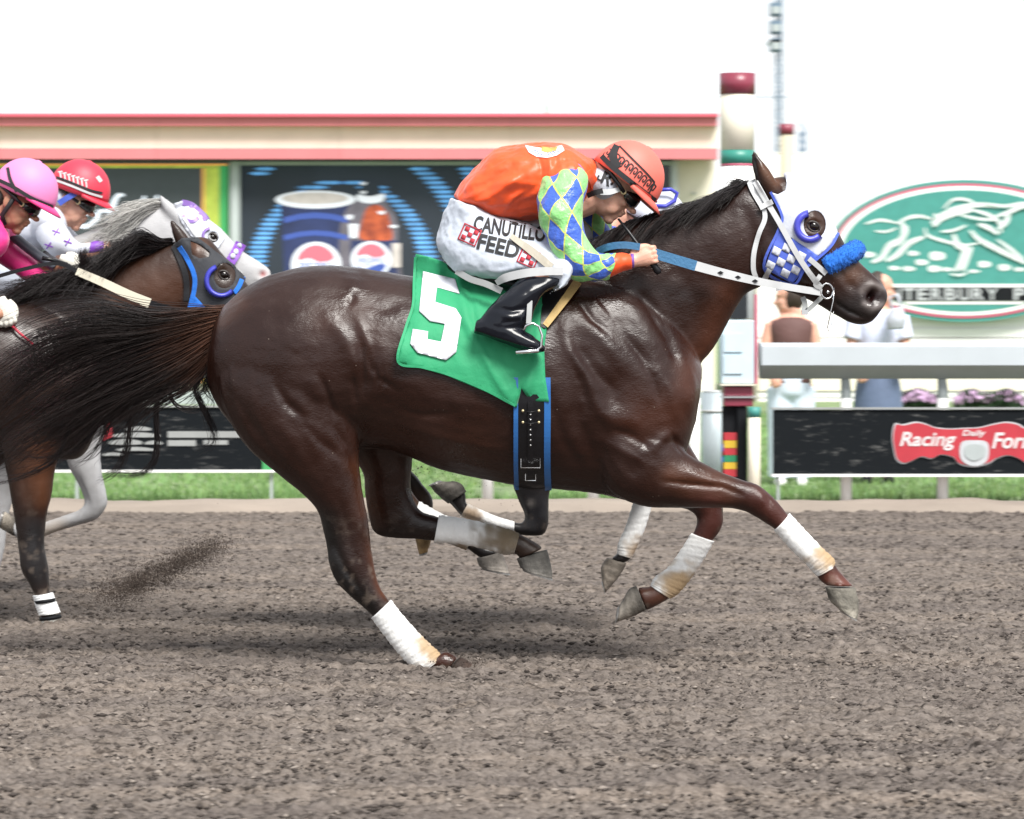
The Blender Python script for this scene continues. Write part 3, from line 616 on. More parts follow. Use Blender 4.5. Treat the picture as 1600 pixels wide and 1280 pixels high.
# ------------------------------------------------------------------ poles, mast
def cyl(name, px0, px1, y0, y1, Y, m, par, n=28, gap=0.0):
    a, b = P(px0, y1, Y), P(px1, y0, Y); r = (b.x - a.x) / 2; cx = (a.x + b.x) / 2
    v, f = tube_geo([(cx, Y, a.z), (cx, Y, b.z)], r, n); o = mesh_obj(name, v, f, m, par, False)
    for p in o.data.polygons: p.use_smooth = len(p.vertices) == 4
    return o
def finish_pole():
    Y = 25.0; t = thing('finish_pole', P(1152, 797, Y), 'tall thick cream finish pole with maroon cap and green ring', 'pole')
    cyl('cap', 1124.5, 1180, 115, 147, Y, M['maroon'], t); cyl('shaft', 1126, 1178.5, 147.2, 235, Y, M['cream'], t); cyl('green_ring', 1125.5, 1179, 235.2, 256, Y, M['pole_green'], t)
    cyl('red_ring', 1125.8, 1178.8, 256.2, 260, Y, M['pink_line'], t); cyl('lower_shaft', 1126, 1178.5, 260.2, 498, Y, M['white'], t)
    cyl('core', 1140, 1165, 498.2, gyrow(Y), Y, M['grey_frame'], t)
    b = thing('camera_cabinet', P(1152, 640, Y - 0.3), 'pale blue metal cabinet on the finish pole below the green ring', 'cabinet')
    MB().pbox(1127, 500, 1178, 600, Y - 0.45, 0.28).build('box', M['pale_blue'], b, bevel=0.01)
    for y in (522, 556): MB().pbox(1131, y, 1160, y + 28, Y - 0.462, 0.01).build('door', M['pale_blue'], b)
    MB().pbox(1126, 600.4, 1180, 602.6, Y - 0.47, 0.3).build('sill', M['cream'], b)
    MB().pbox(1179, 460, 1184, 600, Y - 0.4, 0.05).build('side_post', M['pink_line'], b); MB().pbox(1140, 455, 1168, 498, Y - 0.44, 0.2).build('dark_window', M['dark_glass'], b)
    g = thing('timing_post', P(1150, 797, Y - 0.2), 'black post with maroon top and stacked coloured blocks by the finish pole', 'post')
    MB().pbox(1131, 604, 1177, 619, Y - 0.42, 0.2).build('maroon_head', M['maroon'], g, bevel=0.008); MB().pbox(1128, 619.4, 1181, 622, Y - 0.44, 0.24).build('steel_band', M['metal'], g); MB().pbox(1131, 622.4, 1177, 635, Y - 0.42, 0.2).build('maroon_neck', M['maroon'], g, bevel=0.008)
    MB().pbox(1152, 635.4, 1168, gyrow(Y - .2), Y - 0.40, 0.16).build('black_side', M['black'], g, bevel=0.006); MB().pbox(1129, 635.4, 1151.4, gyrow(Y - .2), Y - 0.36, 0.12).build('black_back', M['black'], g)
    cs = {'r': (0.4, 0.03, 0.04), 'y': (0.55, 0.36, 0.03), 'g': (0.02, 0.2, 0.09), 'b': (0.04, 0.10, 0.35)}
    for kk, c in cs.items(): M['blk_' + kk] = mat('block_' + kk, c, 0.4)
    for y0, y1, c in ((676, 688, 'r'), (688.5, 700, 'y'), (700.5, 711, 'r'), (711.5, 722, 'g'), (722.5, 733, 'y'), (733.5, 745, 'r')): MB().pbox(1131, y0, 1150.6, y1, Y - 0.385, 0.022).build('colour_block', M['blk_' + c], g)
    for y0, y1, c in ((694, 705, 'b'), (714, 722, 'b')): MB().pbox(1127.6, y0, 1130.7, y1, Y - 0.38, 0.05).build('colour_block', M['blk_' + c], g)
    q = thing('marker_post', P(1179, 797, Y - 0.5), 'slim cream marker post with teal top right of the finish pole', 'post')
    cyl('shaft', 1169, 1188, 652, gyrow(Y - .5), Y - 0.5, M['cream'], q, 18); cyl('teal_cap', 1168.6, 1188.4, 636, 651.8, Y - 0.5, M['teal'], q, 18)
    w = thing('water_barrel', P(1113, 797, Y + 0.4), 'tall pale blue white cylinder barrel left of the finish pole', 'barrel')
    cyl('barrel_side', 1096, 1128, 614, gyrow(Y + .5), Y + 0.5, mat('barrel_plastic', (0.62, 0.70, 0.74), 0.4, var=0.06), w); cyl('barrel_lid', 1098, 1126, 610, 613.8, Y + 0.5, M['white'], w); cyl('rim', 1094.5, 1129.5, 640, 644, Y + 0.5, M['white'], w)
def gyrow(Y): return HORIZON + CAM_H * D / (S * Y)
finish_pole()
def far_pole():
    Y = 46.0; t = thing('far_finish_pole', P(1229, gyrow(Y), Y), 'slim distant cream pole with maroon cap behind the horse ears', 'pole')
    cyl('cap', 1217, 1241, 194, 210, Y, M['maroon'], t); cyl('shaft', 1218, 1240, 210.2, gyrow(Y), Y, mat('pale_cream_pole', (0.46, 0.42, 0.31), 0.6), t)
    Y = 68.0; m = thing('light_mast', P(1217, gyrow(Y), Y), 'tall lattice light mast with a stack of floodlights at its top', 'light mast')
    M['mast'] = mat('mast_steel', (0.13, 0.19, 0.25), 0.5, metal=0.2)
    for dx in (-4.5, 4.5):
        for dy in (-0.18, 0.18): MB().tube([P(1217 + dx, gyrow(Y), Y + dy), P(1217 + dx, -30, Y + dy)], 0.022, 5).build('mast_leg', M['mast'], m)
    mb = MB()
    for i in range(46):
        y0 = 640 - i * 14; a, b = (-4.5, 4.5) if i % 2 else (4.5, -4.5); mb.tube([P(1217 + a, y0, Y - .18), P(1217 + b, y0 - 14, Y - .18)], 0.014, 4); mb.tube([P(1217 - 4.5, y0, Y - .18), P(1217 + 4.5, y0, Y - .18)], 0.014, 4)
    mb.build('bracing', M['mast'], m)
    for i in range(3):
        y = 4 + i * 28; MB().pbox(1204, y, 1222, y + 20, Y - 0.5, 0.35).build('floodlight', M['mast'], m); MB().pbox(1206, y + 6, 1220, y + 17, Y - 0.53, 0.03).build('lamp_glass', M['grey_frame'], m)
    MB().pbox(1203, 62, 1223, 66, Y - 0.5, 0.9).build('platform', M['grey_frame'], m); MB().pbox(1120, 151.4, 1234, 152.4, Y - 0.1, 0.05).build('cross_arm', M['mast'], m)
    Y = 60.0; c = thing('lattice_mast', P(1254, gyrow(Y), Y), 'short thin lattice mast right of the distant maroon capped pole', 'mast')
    for dx in (-4, 4): MB().tube([P(1254 + dx, gyrow(Y), Y), P(1254 + dx, 205, Y)], 0.02, 5).build('mast_leg', M['mast'], c)
    mb = MB()
    for i in range(34): y0 = 600 - i * 12; a = 4 if i % 2 else -4; mb.tube([P(1254 + a, y0, Y), P(1254 - a, y0 - 12, Y)], 0.016, 4)
    mb.build('bracing', M['mast'], c)
far_pole()

# ------------------------------------------------------------------ rail, banners
def rail():
    Y = 24.75
    def run(x0, x1, label, posts):
        t = thing('track_rail', P((x0 + x1) / 2, gyrow(Y), Y), label, 'rail')
        a, b = P(x0, 0, Y).x, P(x1, 0, Y).x; z = lambda py: P(0, py, Y).z
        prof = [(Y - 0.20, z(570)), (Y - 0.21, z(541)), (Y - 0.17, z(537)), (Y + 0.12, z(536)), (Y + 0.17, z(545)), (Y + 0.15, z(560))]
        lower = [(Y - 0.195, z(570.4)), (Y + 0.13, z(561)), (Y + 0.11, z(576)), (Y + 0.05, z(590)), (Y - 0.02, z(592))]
        for nm, pr, m in (('rail_cover', prof, M['rail']), ('rail_underside', lower, M['grey_frame'])):  # underside gets a darker grey that paints in its shade
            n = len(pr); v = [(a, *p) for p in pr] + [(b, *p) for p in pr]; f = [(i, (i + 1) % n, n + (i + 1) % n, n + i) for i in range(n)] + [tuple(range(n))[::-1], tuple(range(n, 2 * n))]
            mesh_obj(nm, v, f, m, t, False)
        for px in posts:
            cyl('post', px - 9, px + 9, 622, gyrow(Y - .02), Y - 0.02, M['white'], t, 16)
            MB().tube([P(px, 628, Y - .02), P(px, 610, Y - .01), P(px - 1, 596, Y + 0.01), P(px - 2, 584, Y + 0.03)], [0.036, 0.034, 0.03, 0.03], 8).build('bracket', M['grey_frame'], t, True)
    run(1187, 2100, 'white track rail on posts behind the horse head on the right', [1322, 1473, 1628, 1784, 1940, 2080])
    run(-520, 1093, 'white track rail running behind the galloping horses on the left', [-480, -320, -150, 10, 610, 762, 927, 1085])
rail()
def banners():
    Y = 24.60
    M['ban'] = bpy.data.materials.new('black_banner'); m = M['ban']; m.use_nodes = True; nt = m.node_tree; b = nt.nodes['Principled BSDF']; b.inputs['Roughness'].default_value = 0.6; b.inputs['Specular IOR Level'].default_value = 0.12
    tc = nt.nodes.new('ShaderNodeTexCoord'); mp = nt.nodes.new('ShaderNodeMapping'); mp.inputs['Scale'].default_value = (1.0, 1, 5.0); nt.links.new(tc.outputs['Object'], mp.inputs[0])
    q = nt.nodes.new('ShaderNodeTexNoise'); q.inputs['Scale'].default_value = 7; q.inputs['Detail'].default_value = 8; q.inputs['Roughness'].default_value = 0.75; nt.links.new(mp.outputs[0], q.inputs['Vector'])
    r = nt.nodes.new('ShaderNodeValToRGB'); r.color_ramp.elements[0].position = 0.56; r.color_ramp.elements[0].color = (0.006, 0.008, 0.010, 1); r.color_ramp.elements[1].position = 0.80; r.color_ramp.elements[1].color = (0.17, 0.17, 0.165, 1)
    nt.links.new(q.outputs['Fac'], r.inputs[0]); nt.links.new(r.outputs[0], b.inputs['Base Color'])
    t = thing('rail_banner', P(1400, 742, Y), 'dusty black banner board with a red scalloped plaque under the rail', 'banner')
    MB().pbox(1208, 640.5, 1700, 740.5, Y, 0.04).build('board', M['ban'], t); M['ban_fr'] = mat('banner_frame', (0.28, 0.29, 0.285), 0.5, var=0.1)
    MB().pbox(1206, 637, 1702, 640, Y - 0.015, 0.06).build('top_edge', M['ban_fr'], t); MB().pbox(1206, 741, 1702, 745, Y - 0.015, 0.06).build('bottom_edge', M['white'], t)
    M['plq'] = mat('plaque_red', (0.42, 0.03, 0.045), 0.5, var=0.12, vscale=6); M['plq_w'] = mat('plaque_letters', (0.62, 0.60, 0.60), 0.5, var=0.15, vscale=10)
    up = [(1400, 664), (1412, 665), (1432, 661), (1448, 664), (1462, 669), (1484, 671), (1508, 670), (1530, 669), (1552, 664), (1572, 661), (1590, 664), (1602, 670), (1630, 672)]
    dn = [(1632, 720), (1604, 722), (1592, 716), (1574, 711), (1556, 716), (1546, 722), (1524, 728), (1500, 724), (1490, 714), (1470, 710), (1456, 716), (1440, 713), (1424, 720), (1412, 723), (1402, 716), (1398, 700), (1396, 682)]
    sil = smooth_poly(up + dn, 4); cx, cy = 1515, 692
    flat('plaque_edge', [(cx + (x - cx) * 1.018, cy + (y - cy) * 1.07) for x, y in sil], Y - 0.008, M['silver'], t); flat('plaque', sil, Y - 0.014, M['plq'], t)
    text_obj('plaque_word', 'Racing', (1406, 675, 1494, 704), Y - 0.018, M['plq_w'], t, shear=0.25, bold=0.02); text_obj('plaque_word', 'Form', (1550, 676, 1622, 701), Y - 0.018, M['plq_w'], t, shear=0.25, bold=0.02); text_obj('plaque_word', 'Daily', (1504, 672, 1540, 684), Y - 0.018, M['plq_w'], t, shear=0.2, bold=0.02)
    flat('emblem', smooth_poly([(1502, 692), (1522, 688), (1543, 692), (1544, 716), (1532, 727), (1514, 727), (1501, 716)], 4), Y - 0.020, M['silver'], t)
    flat('emblem_face', smooth_poly([(1508, 698), (1522, 694), (1538, 698), (1538, 712), (1522, 720), (1508, 712)], 4), Y - 0.026, M['grey_frame'], t)
    u = thing('rail_banner', P(250, 738, Y), 'dusty black banner with smeared white lettering below the flying tail', 'banner')
    MB().pbox(-300, 637, 428, 734, Y, 0.04).build('board', M['ban'], u); MB().pbox(-302, 634, 430, 636.6, Y - 0.015, 0.06).build('top_edge', M['ban_fr'], u); MB().pbox(-302, 734.4, 430, 738.5, Y - 0.015, 0.06).build('bottom_edge', M['white'], u)
    
    for i, (x, y, w, h) in enumerate(((196, 668, 40, 7), (176, 678, 74, 8), (170, 689, 52, 9), (226, 690, 28, 6), (182, 700, 60, 6), (160, 708, 34, 5))): flat('faded_smear', brush([(x, y + 3), (x + w * .5, y + 1.5), (x + w, y + 3)], h), Y - 0.006 - 0.002 * i, M['ban_fr'], u, 0.001)
    flat('white_bar', [(262, 674), (378, 674), (378, 684), (262, 684)], Y - 0.006, M['ban_fr'], u); flat('white_bar', [(262, 688), (306, 688), (306, 697), (262, 697)], Y - 0.006, M['ban_fr'], u); flat('white_bar', [(318, 688), (356, 688), (356, 695), (318, 695)], Y - 0.006, M['ban_fr'], u)
    M['ban_red'] = M['plq']; flat('red_mark', [(152, 660), (172, 658), (176, 682), (158, 690)], Y - 0.006, M['plq'], u)
    flat('green_end', [(410, 700), (428, 716), (428, 734), (410, 734)], Y - 0.006, mat('banner_green', (0.05, 0.3, 0.10), 0.5), u); flat('yellow_end', [(409, 698), (420, 698), (428, 706), (428, 714)], Y - 0.010, M['led_yel'], u)
    for px in (-280, 120, 424): MB().pbox(px - 2, 738, px + 2, gyrow(Y), Y + 0.03, 0.04).build('stake', M['grey_frame'], u)
    for px in (1216, 1690): MB().pbox(px - 2, 744.8, px + 2, gyrow(Y), Y + 0.03, 0.04).build('stake', M['grey_frame'], t)
banners()

# ------------------------------------------------------------------ flowers at the foot of the hall
def flowers(px0, px1, label, seed):
    Y = 47.0; rg = np.random.default_rng(seed); t = thing('flower_bed', P((px0 + px1) / 2, gyrow(Y), Y), label, 'flowers', 'flower beds')
    M.setdefault('leaf', mat('bed_leaves', (0.035, 0.075, 0.03), 0.7, var=0.4, vscale=9)); M.setdefault('petal', mat('mauve_petals', (0.52, 0.34, 0.52), 0.7, var=0.25, vscale=12))
    base = gyrow(Y) - 0.5
    for nm, n, m, s_ in (('leaves', 1500, M['leaf'], 0.045), ('petals', 420, M['petal'], 0.038)):
        x = rg.uniform(px0, px1, n); top = 614 + 4 * np.sin((x - px0) * 0.11 + seed) + 5 * (np.abs((x - (px0 + px1) / 2) / (px1 - px0) * 2) ** 4)
        y = base - (base - top) * (rg.uniform(0, 1, n) ** 0.7 if nm == 'leaves' else rg.uniform(0.55, 1.02, n)); Yd = Y + rg.uniform(-0.35, 0.35, n) - (0.12 if nm == 'petals' else 0)
        c = PN(x, y, Yd); a = rg.normal(0, 1, (n, 3)); b = rg.normal(0, 1, (n, 3)); a /= np.linalg.norm(a, axis=1)[:, None]; b /= np.linalg.norm(b, axis=1)[:, None]
        V = np.stack([c - a * s_, c + b * s_, c + a * s_, c - b * s_], 1).reshape(-1, 3); V[:, 2] = np.maximum(V[:, 2], 0.005)
        o = mesh_obj(nm, V, np.arange(4 * n).reshape(-1, 4), m, t, False); o['kind'] = 'stuff'
flowers(1398, 1468, 'low bed of mauve flowers beside the spectator in dark blue', 1)
flowers(1492, 1600, 'low bed of mauve flowers below the right half of the oval sign', 2)

# ------------------------------------------------------------------ horses
def ripple(ob, amp, fx, seed, st=(1, 1, 1)):
    c, n = co_no(ob.data); set_co(ob.data, c + n * (amp * fnoise(c[:, 0] * fx * st[0], c[:, 1] * fx * st[1], c[:, 2] * fx * st[2], seed, 2))[:, None])
M['hoof'] = mat('hoof_horn', (0.17, 0.15, 0.125), 0.7, var=0.45, vscale=22, bump=0.5, bscale=70, vcol=True, spec=0.3)
M['shoe'] = mat('shoe_steel', (0.25, 0.24, 0.23), 0.5, metal=0.6)
M['hair_dark'] = mat('dark_hair', (0.02, 0.012, 0.01), 0.4, vcol=True, spec=0.25)
M['eye'] = mat('eye_dark', (0.006, 0.003, 0.002), 0.1, spec=0.4)
M['bandage'] = mat('leg_bandage', (0.7, 0.7, 0.7), 0.85, vcol=True, bump=0.35, bscale=55, var=0.06, vscale=30)
def coat_material(name, rough, spec=0.5, bump=0.2):
    m = mat(name, (0.03, 0.013, 0.01), rough, vcol=True, var=0.22, vscale=4.5, spec=spec); nt = m.node_tree; b = nt.nodes['Principled BSDF']; L = nt.links.new
    tc = nt.nodes.new('ShaderNodeTexCoord')
    def nz(sc, st, det):
        mp = nt.nodes.new('ShaderNodeMapping'); mp.inputs['Scale'].default_value = st; L(tc.outputs['Object'], mp.inputs[0]); q = nt.nodes.new('ShaderNodeTexNoise'); q.inputs['Scale'].default_value = sc; q.inputs['Detail'].default_value = det; L(mp.outputs[0], q.inputs['Vector']); return q.outputs['Fac']
    def rng(src, a, b_, c, d):
        r = nt.nodes.new('ShaderNodeMapRange'); r.inputs[1].default_value, r.inputs[2].default_value, r.inputs[3].default_value, r.inputs[4].default_value = a, b_, c, d; L(src, r.inputs[0]); return r.outputs[0]
    hair = nz(230, (0.35, 1, 0.8), 3); patch = nz(9, (1, 1, 1), 4)
    b1 = nt.nodes.new('ShaderNodeBump'); b1.inputs['Strength'].default_value = bump; b1.inputs['Distance'].default_value = 0.004; L(hair, b1.inputs['Height'])
    b2 = nt.nodes.new('ShaderNodeBump'); b2.inputs['Strength'].default_value = 0.08; b2.inputs['Distance'].default_value = 0.012; L(nz(42, (0.7, 1, 1), 3), b2.inputs['Height']); L(b1.outputs[0], b2.inputs['Normal']); L(b2.outputs[0], b.inputs['Normal'])
    L(rng(patch, 0.35, 0.65, rough - 0.09, rough + 0.12), b.inputs['Roughness'])                       # sweaty and dry patches
    # dust specks on the hair
    vo = nt.nodes.new('ShaderNodeTexVoronoi'); vo.inputs['Scale'].default_value = 30; L(tc.outputs['Object'], vo.inputs['Vector'])
    sp = rng(vo.outputs['Distance'], 0.05, 0.09, 1.0, 0.0); sel = rng(nz(16, (1, 1, 1), 1), 0.60, 0.64, 0.0, 0.55); mu = nt.nodes.new('ShaderNodeMath'); mu.operation = 'MULTIPLY'; L(sp, mu.inputs[0]); L(sel, mu.inputs[1])
    mx = nt.nodes.new('ShaderNodeMix'); mx.data_type = 'RGBA'; mx.inputs['B'].default_value = (0.22, 0.18, 0.15, 1); src = b.inputs['Base Color'].links[0].from_socket; L(src, mx.inputs['A']); L(mu.outputs[0], mx.inputs['Factor']); L(mx.outputs['Result'], b.inputs['Base Color'])
    return m
T_TORSO = [(338, 500, 327, 545, .05), (349, 480, 325, 598, .14), (385, 448, 352, 652, .21), (430, 427, 405, 700, .26), (490, 415, 472, 718, .285), (550, 417, 545, 700, .285), (610, 426, 608, 703, .29),
           (680, 436, 680, 731, .30), (750, 441, 748, 748, .305), (820, 438, 818, 760, .30), (880, 428, 880, 766, .28), (935, 424, 940, 773, .255), (1000, 445, 1003, 786, .235), (1048, 485, 1042, 778, .20), (1082, 535, 1068, 718, .155), (1097, 575, 1086, 662, .09)]
T_NECK = [(870, 424, 950, 640, .15), (930, 378, 1040, 610, .125), (998, 340, 1106, 556, .10), (1060, 322, 1139, 502, .09), (1110, 310, 1163, 462, .085), (1150, 290, 1188, 448, .08), (1185, 286, 1212, 430, .072)]
T_HEAD = [(1180, 290, 1186, 412, .06), (1215, 276, 1203, 444, .078), (1248, 281, 1226, 455, .088), (1277, 318, 1245, 461, .092), (1302, 348, 1260, 467, .082), (1321, 382, 1279, 477, .068), (1342, 408, 1295, 487, .060), (1361, 426, 1309, 495, .057), (1377, 442, 1326, 504, .056), (1386, 456, 1344, 508, .050), (1385, 472, 1360, 504, .038), (1378, 482, 1370, 495, .022)]
T_EAR = [(1199, 318, 1221, 319, .014), (1191, 299, 1223, 302, .021), (1181, 281, 1214, 284, .024), (1175, 260, 1202, 264, .021), (1174, 246, 1189, 248, .012), (1175, 235, 1178, 234, .004)]
T_HIP = [(340, 560, 556, 500, .12), (342, 620, 562, 600, .145), (378, 690, 563, 670, .135), (430, 738, 561, 712, .115), (470, 770, 564, 748, .092), (494, 795, 570, 784, .075), (503, 822, 576, 818, .062), (510, 854, 580, 852, .052), (515, 886, 586, 890, .047), (526, 910, 594, 917, .042), (552, 936, 602, 930, .036), (582, 963, 608, 939, .031)]
# main horse legs: chains of (ax,ay,bx,by,half_depth) with side offset
LEG_NH = dict(y=-.13, up=T_HIP, low=[(598, 986, 624, 960, .030), (619, 1013, 647, 985, .030), (638, 1034, 668, 1006, .033), (654, 1045, 686, 1022, .036), (674, 1046, 696, 1018, .034), (698, 1049, 716, 1026, .037)],
              hoof=[(697, 1051, 719, 1026, .042), (716, 1056, 742, 1040, .055)], band=[(580, 966, 611, 937, .035), (597, 989, 627, 958, .034), (618, 1016, 650, 984, .034), (637, 1037, 671, 1005, .037), (651, 1048, 688, 1021, .040), (663, 1049, 690, 1028, .036)], stain=(685, 1010, 34))
LEG_FH = dict(y=.13, up=[(430, 560, 610, 500, .12), (470, 640, 640, 620, .14), (530, 690, 645, 690, .115), (565, 735, 644, 726, .09), (569, 765, 642, 752, .075), (574, 797, 645, 777, .06), (582, 828, 656, 797, .050), (600, 839, 668, 803, .042), (640, 842, 680, 806, .036), (679, 845, 686, 808, .032)],
              low=[(717, 847, 724, 813, .030), (760, 856, 768, 823, .030), (788, 864, 796, 831, .034), (806, 866, 816, 836, .034), (812, 874, 850, 856, .038)], hoof=[(808, 873, 855, 859, .045), (812, 886, 862, 888, .054), (816, 889, 863, 904, .057)],
              band=[(678, 848, 686, 805, .036), (717, 850, 725, 810, .034), (760, 859, 769, 820, .034), (788, 867, 799, 828, .037), (803, 866, 812, 834, .035)], stain=(795, 832, 45))
LEG_NF = dict(y=-.13, up=[(1000, 640, 920, 700, .10), (1050, 680, 950, 765, .10), (1074, 708, 1000, 790, .085), (1100, 724, 1050, 794, .072), (1128, 738, 1100, 794, .06), (1160, 750, 1135, 794, .05), (1182, 756, 1162, 799, .046), (1199, 768, 1180, 808, .044), (1215, 784, 1196, 818, .038), (1231, 804, 1210, 827, .032)],
              low=[(1256, 831, 1235, 853, .030), (1281, 857, 1258, 876, .031), (1300, 875, 1271, 890, .036), (1312, 892, 1280, 906, .032), (1334, 916, 1291, 915, .040)], hoof=[(1337, 919, 1289, 917, .045), (1342, 944, 1296, 938, .052), (1340, 962, 1306, 948, .056), (1338, 968, 1312, 953, .056)],
              band=[(1234, 802, 1209, 829, .036), (1259, 829, 1233, 856, .034), (1284, 855, 1256, 879, .035), (1303, 873, 1268, 892, .039), (1305, 885, 1276, 901, .037)], stain=(1302, 868, 34))
LEG_FF = dict(y=.13, up=[(1040, 640, 960, 700, .09), (1080, 700, 1000, 770, .085), (1108, 745, 1040, 790, .07), (1126, 775, 1066, 794, .055), (1130, 798, 1085, 803, .047), (1128, 824, 1089, 815, .043), (1113, 846, 1083, 834, .034)],
              low=[(1097, 874, 1065, 861, .030), (1078, 903, 1046, 887, .031), (1060, 924, 1026, 904, .036), (1044, 937, 1017, 916, .033), (1010, 955, 996, 918, .040)], hoof=[(1009, 953, 994, 915, .046), (990, 963, 982, 922, .052), (964, 972, 967, 948, .055)],
              band=[(1116, 846, 1080, 833, .036), (1099, 875, 1063, 860, .034), (1080, 904, 1044, 886, .035), (1061, 927, 1023, 902, .040), (1048, 936, 1016, 915, .037)], stain=(1062, 918, 36))
def tfl(tf, pairs):
    out = []
    for p in pairs:
        a, b = tf(p[0], p[1]), tf(p[2], p[3]); out.append((a[0], a[1], b[0], b[1]) + tuple(p[4:]))
    return out
def sim(ax, ay, bx, by, sc, rot=0.0, scy=None):
    c, s_ = math.cos(rot), math.sin(rot); scy = scy or sc
    def f(x, y):
        u, v = (x - ax) * sc, (y - ay) * scy; return (bx + c * u - s_ * v, by + s_ * u + c * v)
    return f
ID = lambda x, y: (x, y)
def leg_geo(L, Y0, fat=1.0):
    return loft([p[:4] + (p[4] * fat, L['y']) for p in L['up'] + L['low']], Y0, 5, 18)
def paint(ob, base, blobs, Y0):
    c, n = co_no(ob.data); k = S * c[:, 1] / D; px = c[:, 0] / k + 800; py = HORIZON + (CAM_H - c[:, 2]) / k
    col = np.tile(np.array(base, float), (len(c), 1)); wob = 1 + 0.25 * fnoise(c[:, 0] * 9, c[:, 2] * 9, c[:, 1] * 9, 3, 2)
    for b in blobs:
        pts, w, rgb, st = b[:4]; d, _ = seg_dist(px, py, pts if len(pts) > 1 else [pts[0], (pts[0][0] + .1, pts[0][1])])
        f = st * np.exp(-(d / (w * wob)) ** 2)
        if len(b) > 4: f = f * ((c[:, 1] < Y0) if b[4] < 0 else (c[:, 1] > Y0))
        f = np.clip(f, 0, 1)[:, None]; col = col * (1 - f) + np.array(rgb) * f
    z = c[:, 2]; w = np.clip((0.62 - z) / 0.5, 0, 1) * np.clip(fnoise(c[:, 0] * 38, c[:, 1] * 38, c[:, 2] * 38, 71, 3) * 1.6 - 0.45, 0, 1) * 0.55
    col = col * (1 - w[:, None]) + np.array([0.16, 0.125, 0.10]) * w[:, None]
    set_cols(ob.data, col); return px, py
def wobble(v, a):
    v = np.array(v, float); c = v.mean(0); d = v - c; n = fnoise(v[:, 0] * 55, v[:, 1] * 55, v[:, 2] * 55, 19, 2); return v + d / (np.linalg.norm(d, axis=1)[:, None] + 1e-9) * (a * n)[:, None]
def make_hoof(L, Y0, par, rgb, sole=(0.10, 0.09, 0.08)):
    pr = [p[:4] + (p[4], L['y']) for p in L['hoof']]; v, f = loft(pr, Y0, 7, 22, 0.85); m = (len(pr) - 1) * 7 + 1
    t = np.repeat(np.linspace(0, 1, m), 22).tolist() + [0, 1]; v = [tuple(q) for q in wobble(v, 0.0022)]; c = [tuple(a * (0.42 + 0.75 * q ** 1.3) * (1 + 0.12 * math.sin(q * 23)) for a in rgb) for q in t]; c[-1] = sole
    h = mesh_obj('hoof', v, f, M['hoof'], par, True, cols=c)
    a = pr[-1]; dx, dy = (pr[-1][0] + pr[-1][2] - pr[-2][0] - pr[-2][2]) / 2, (pr[-1][1] + pr[-1][3] - pr[-2][1] - pr[-2][3]) / 2; q = 3.0 / max(1e-6, math.hypot(dx, dy)); dx, dy = dx * q, dy * q
    v, f = loft([(a[0], a[1], a[2], a[3], a[4] * 1.02, a[5]), (a[0] + dx, a[1] + dy, a[2] + dx, a[3] + dy, a[4] * 1.0, a[5])], Y0, 1, 22, 0.85); mesh_obj('shoe', v, f, M['shoe'], h, False)
    return h
def make_bandage(L, Y0, par, white=(0.72, 0.72, 0.71), tan=(0.34, 0.235, 0.13), name='leg_bandage'):
    pr = [p[:4] + (p[4], L['y']) for p in L['band']]; ns, nr = 14, 26; v, f = loft(pr, Y0, ns, nr); v = np.array(v); m = (len(pr) - 1) * ns + 1
    ctr = v[:m * nr].reshape(m, nr, 3).mean(1); i = np.repeat(np.arange(m), nr); j = np.tile(np.arange(nr), m)
    ph = (i / m * 9 + j / nr) % 1.0; r = 1 + 0.045 * (ph - 0.5) + 0.02 * np.sin(i * 1.7 + j * 0.8)          # wound layers
    v[:m * nr] = ctr[i] + (v[:m * nr] - ctr[i]) * r[:, None]
    k = S * v[:, 1] / D; px = v[:, 0] / k + 800; py = HORIZON + (CAM_H - v[:, 2]) / k; sx, sy, sr = L['stain']
    w = np.exp(-(np.hypot(px - sx, py - sy) / (sr * (1 + 0.45 * fnoise(px * .08, py * .08, v[:, 1] * 20, 2, 2)))) ** 4)[:, None]
    col = np.array(white) * (1 - w) + np.array(tan) * w; col = col * (1 - 0.12 * (ph < 0.12)[..., None] if False else 1)
    return mesh_obj(name, v, f, M['bandage'], par, True, cols=np.clip(col, 0, 1))
def eye(par, px, py, bvh, Y0, r=0.024, name='eye'):
    y = hit_y(bvh, px, py, Y0) or Y0 - .09; k = 1 / (S * Y0 / D); lid = MB(); rot = math.radians(30)
    for sg in (1, -1):
        a = P(px, py, y + r * 0.55); c = (a.x, Y0 + (a.y - Y0) * sg, a.z); v, f = ball(c, (r * 1.08, r, r * .92), 12, -rot); e = mesh_obj(name, v, f, M['eye'], par)
        for a0, a1, rr in ((math.radians(175), math.radians(365), .0058), (math.radians(5), math.radians(185), .0042)):
            pts = []
            for t in np.linspace(a0, a1, 12):
                u, w = 0.0235 * k * math.cos(t), 0.0165 * k * math.sin(t); x_, y_ = px + u * math.cos(rot) - w * math.sin(rot), py + u * math.sin(rot) + w * math.cos(rot); h = hit_y(bvh, x_, y_, Y0); h = y if h is None or abs(h - y) > .03 else h; q = P(x_, y_, min(h, y) - .001); pts.append((q.x, Y0 + (q.y - Y0) * sg, q.z))
            v, f = tube_geo(pts, [rr * (0.5 + 0.5 * math.sin(math.pi * (i + .5) / 12)) for i in range(12)], 8); mesh_obj('eyelid', v, f, LID.get(par.name, M['leather_lid']), e)
LID = {}; M['leather_lid'] = mat('eyelid_skin', (0.016, 0.009, 0.007), 0.5)
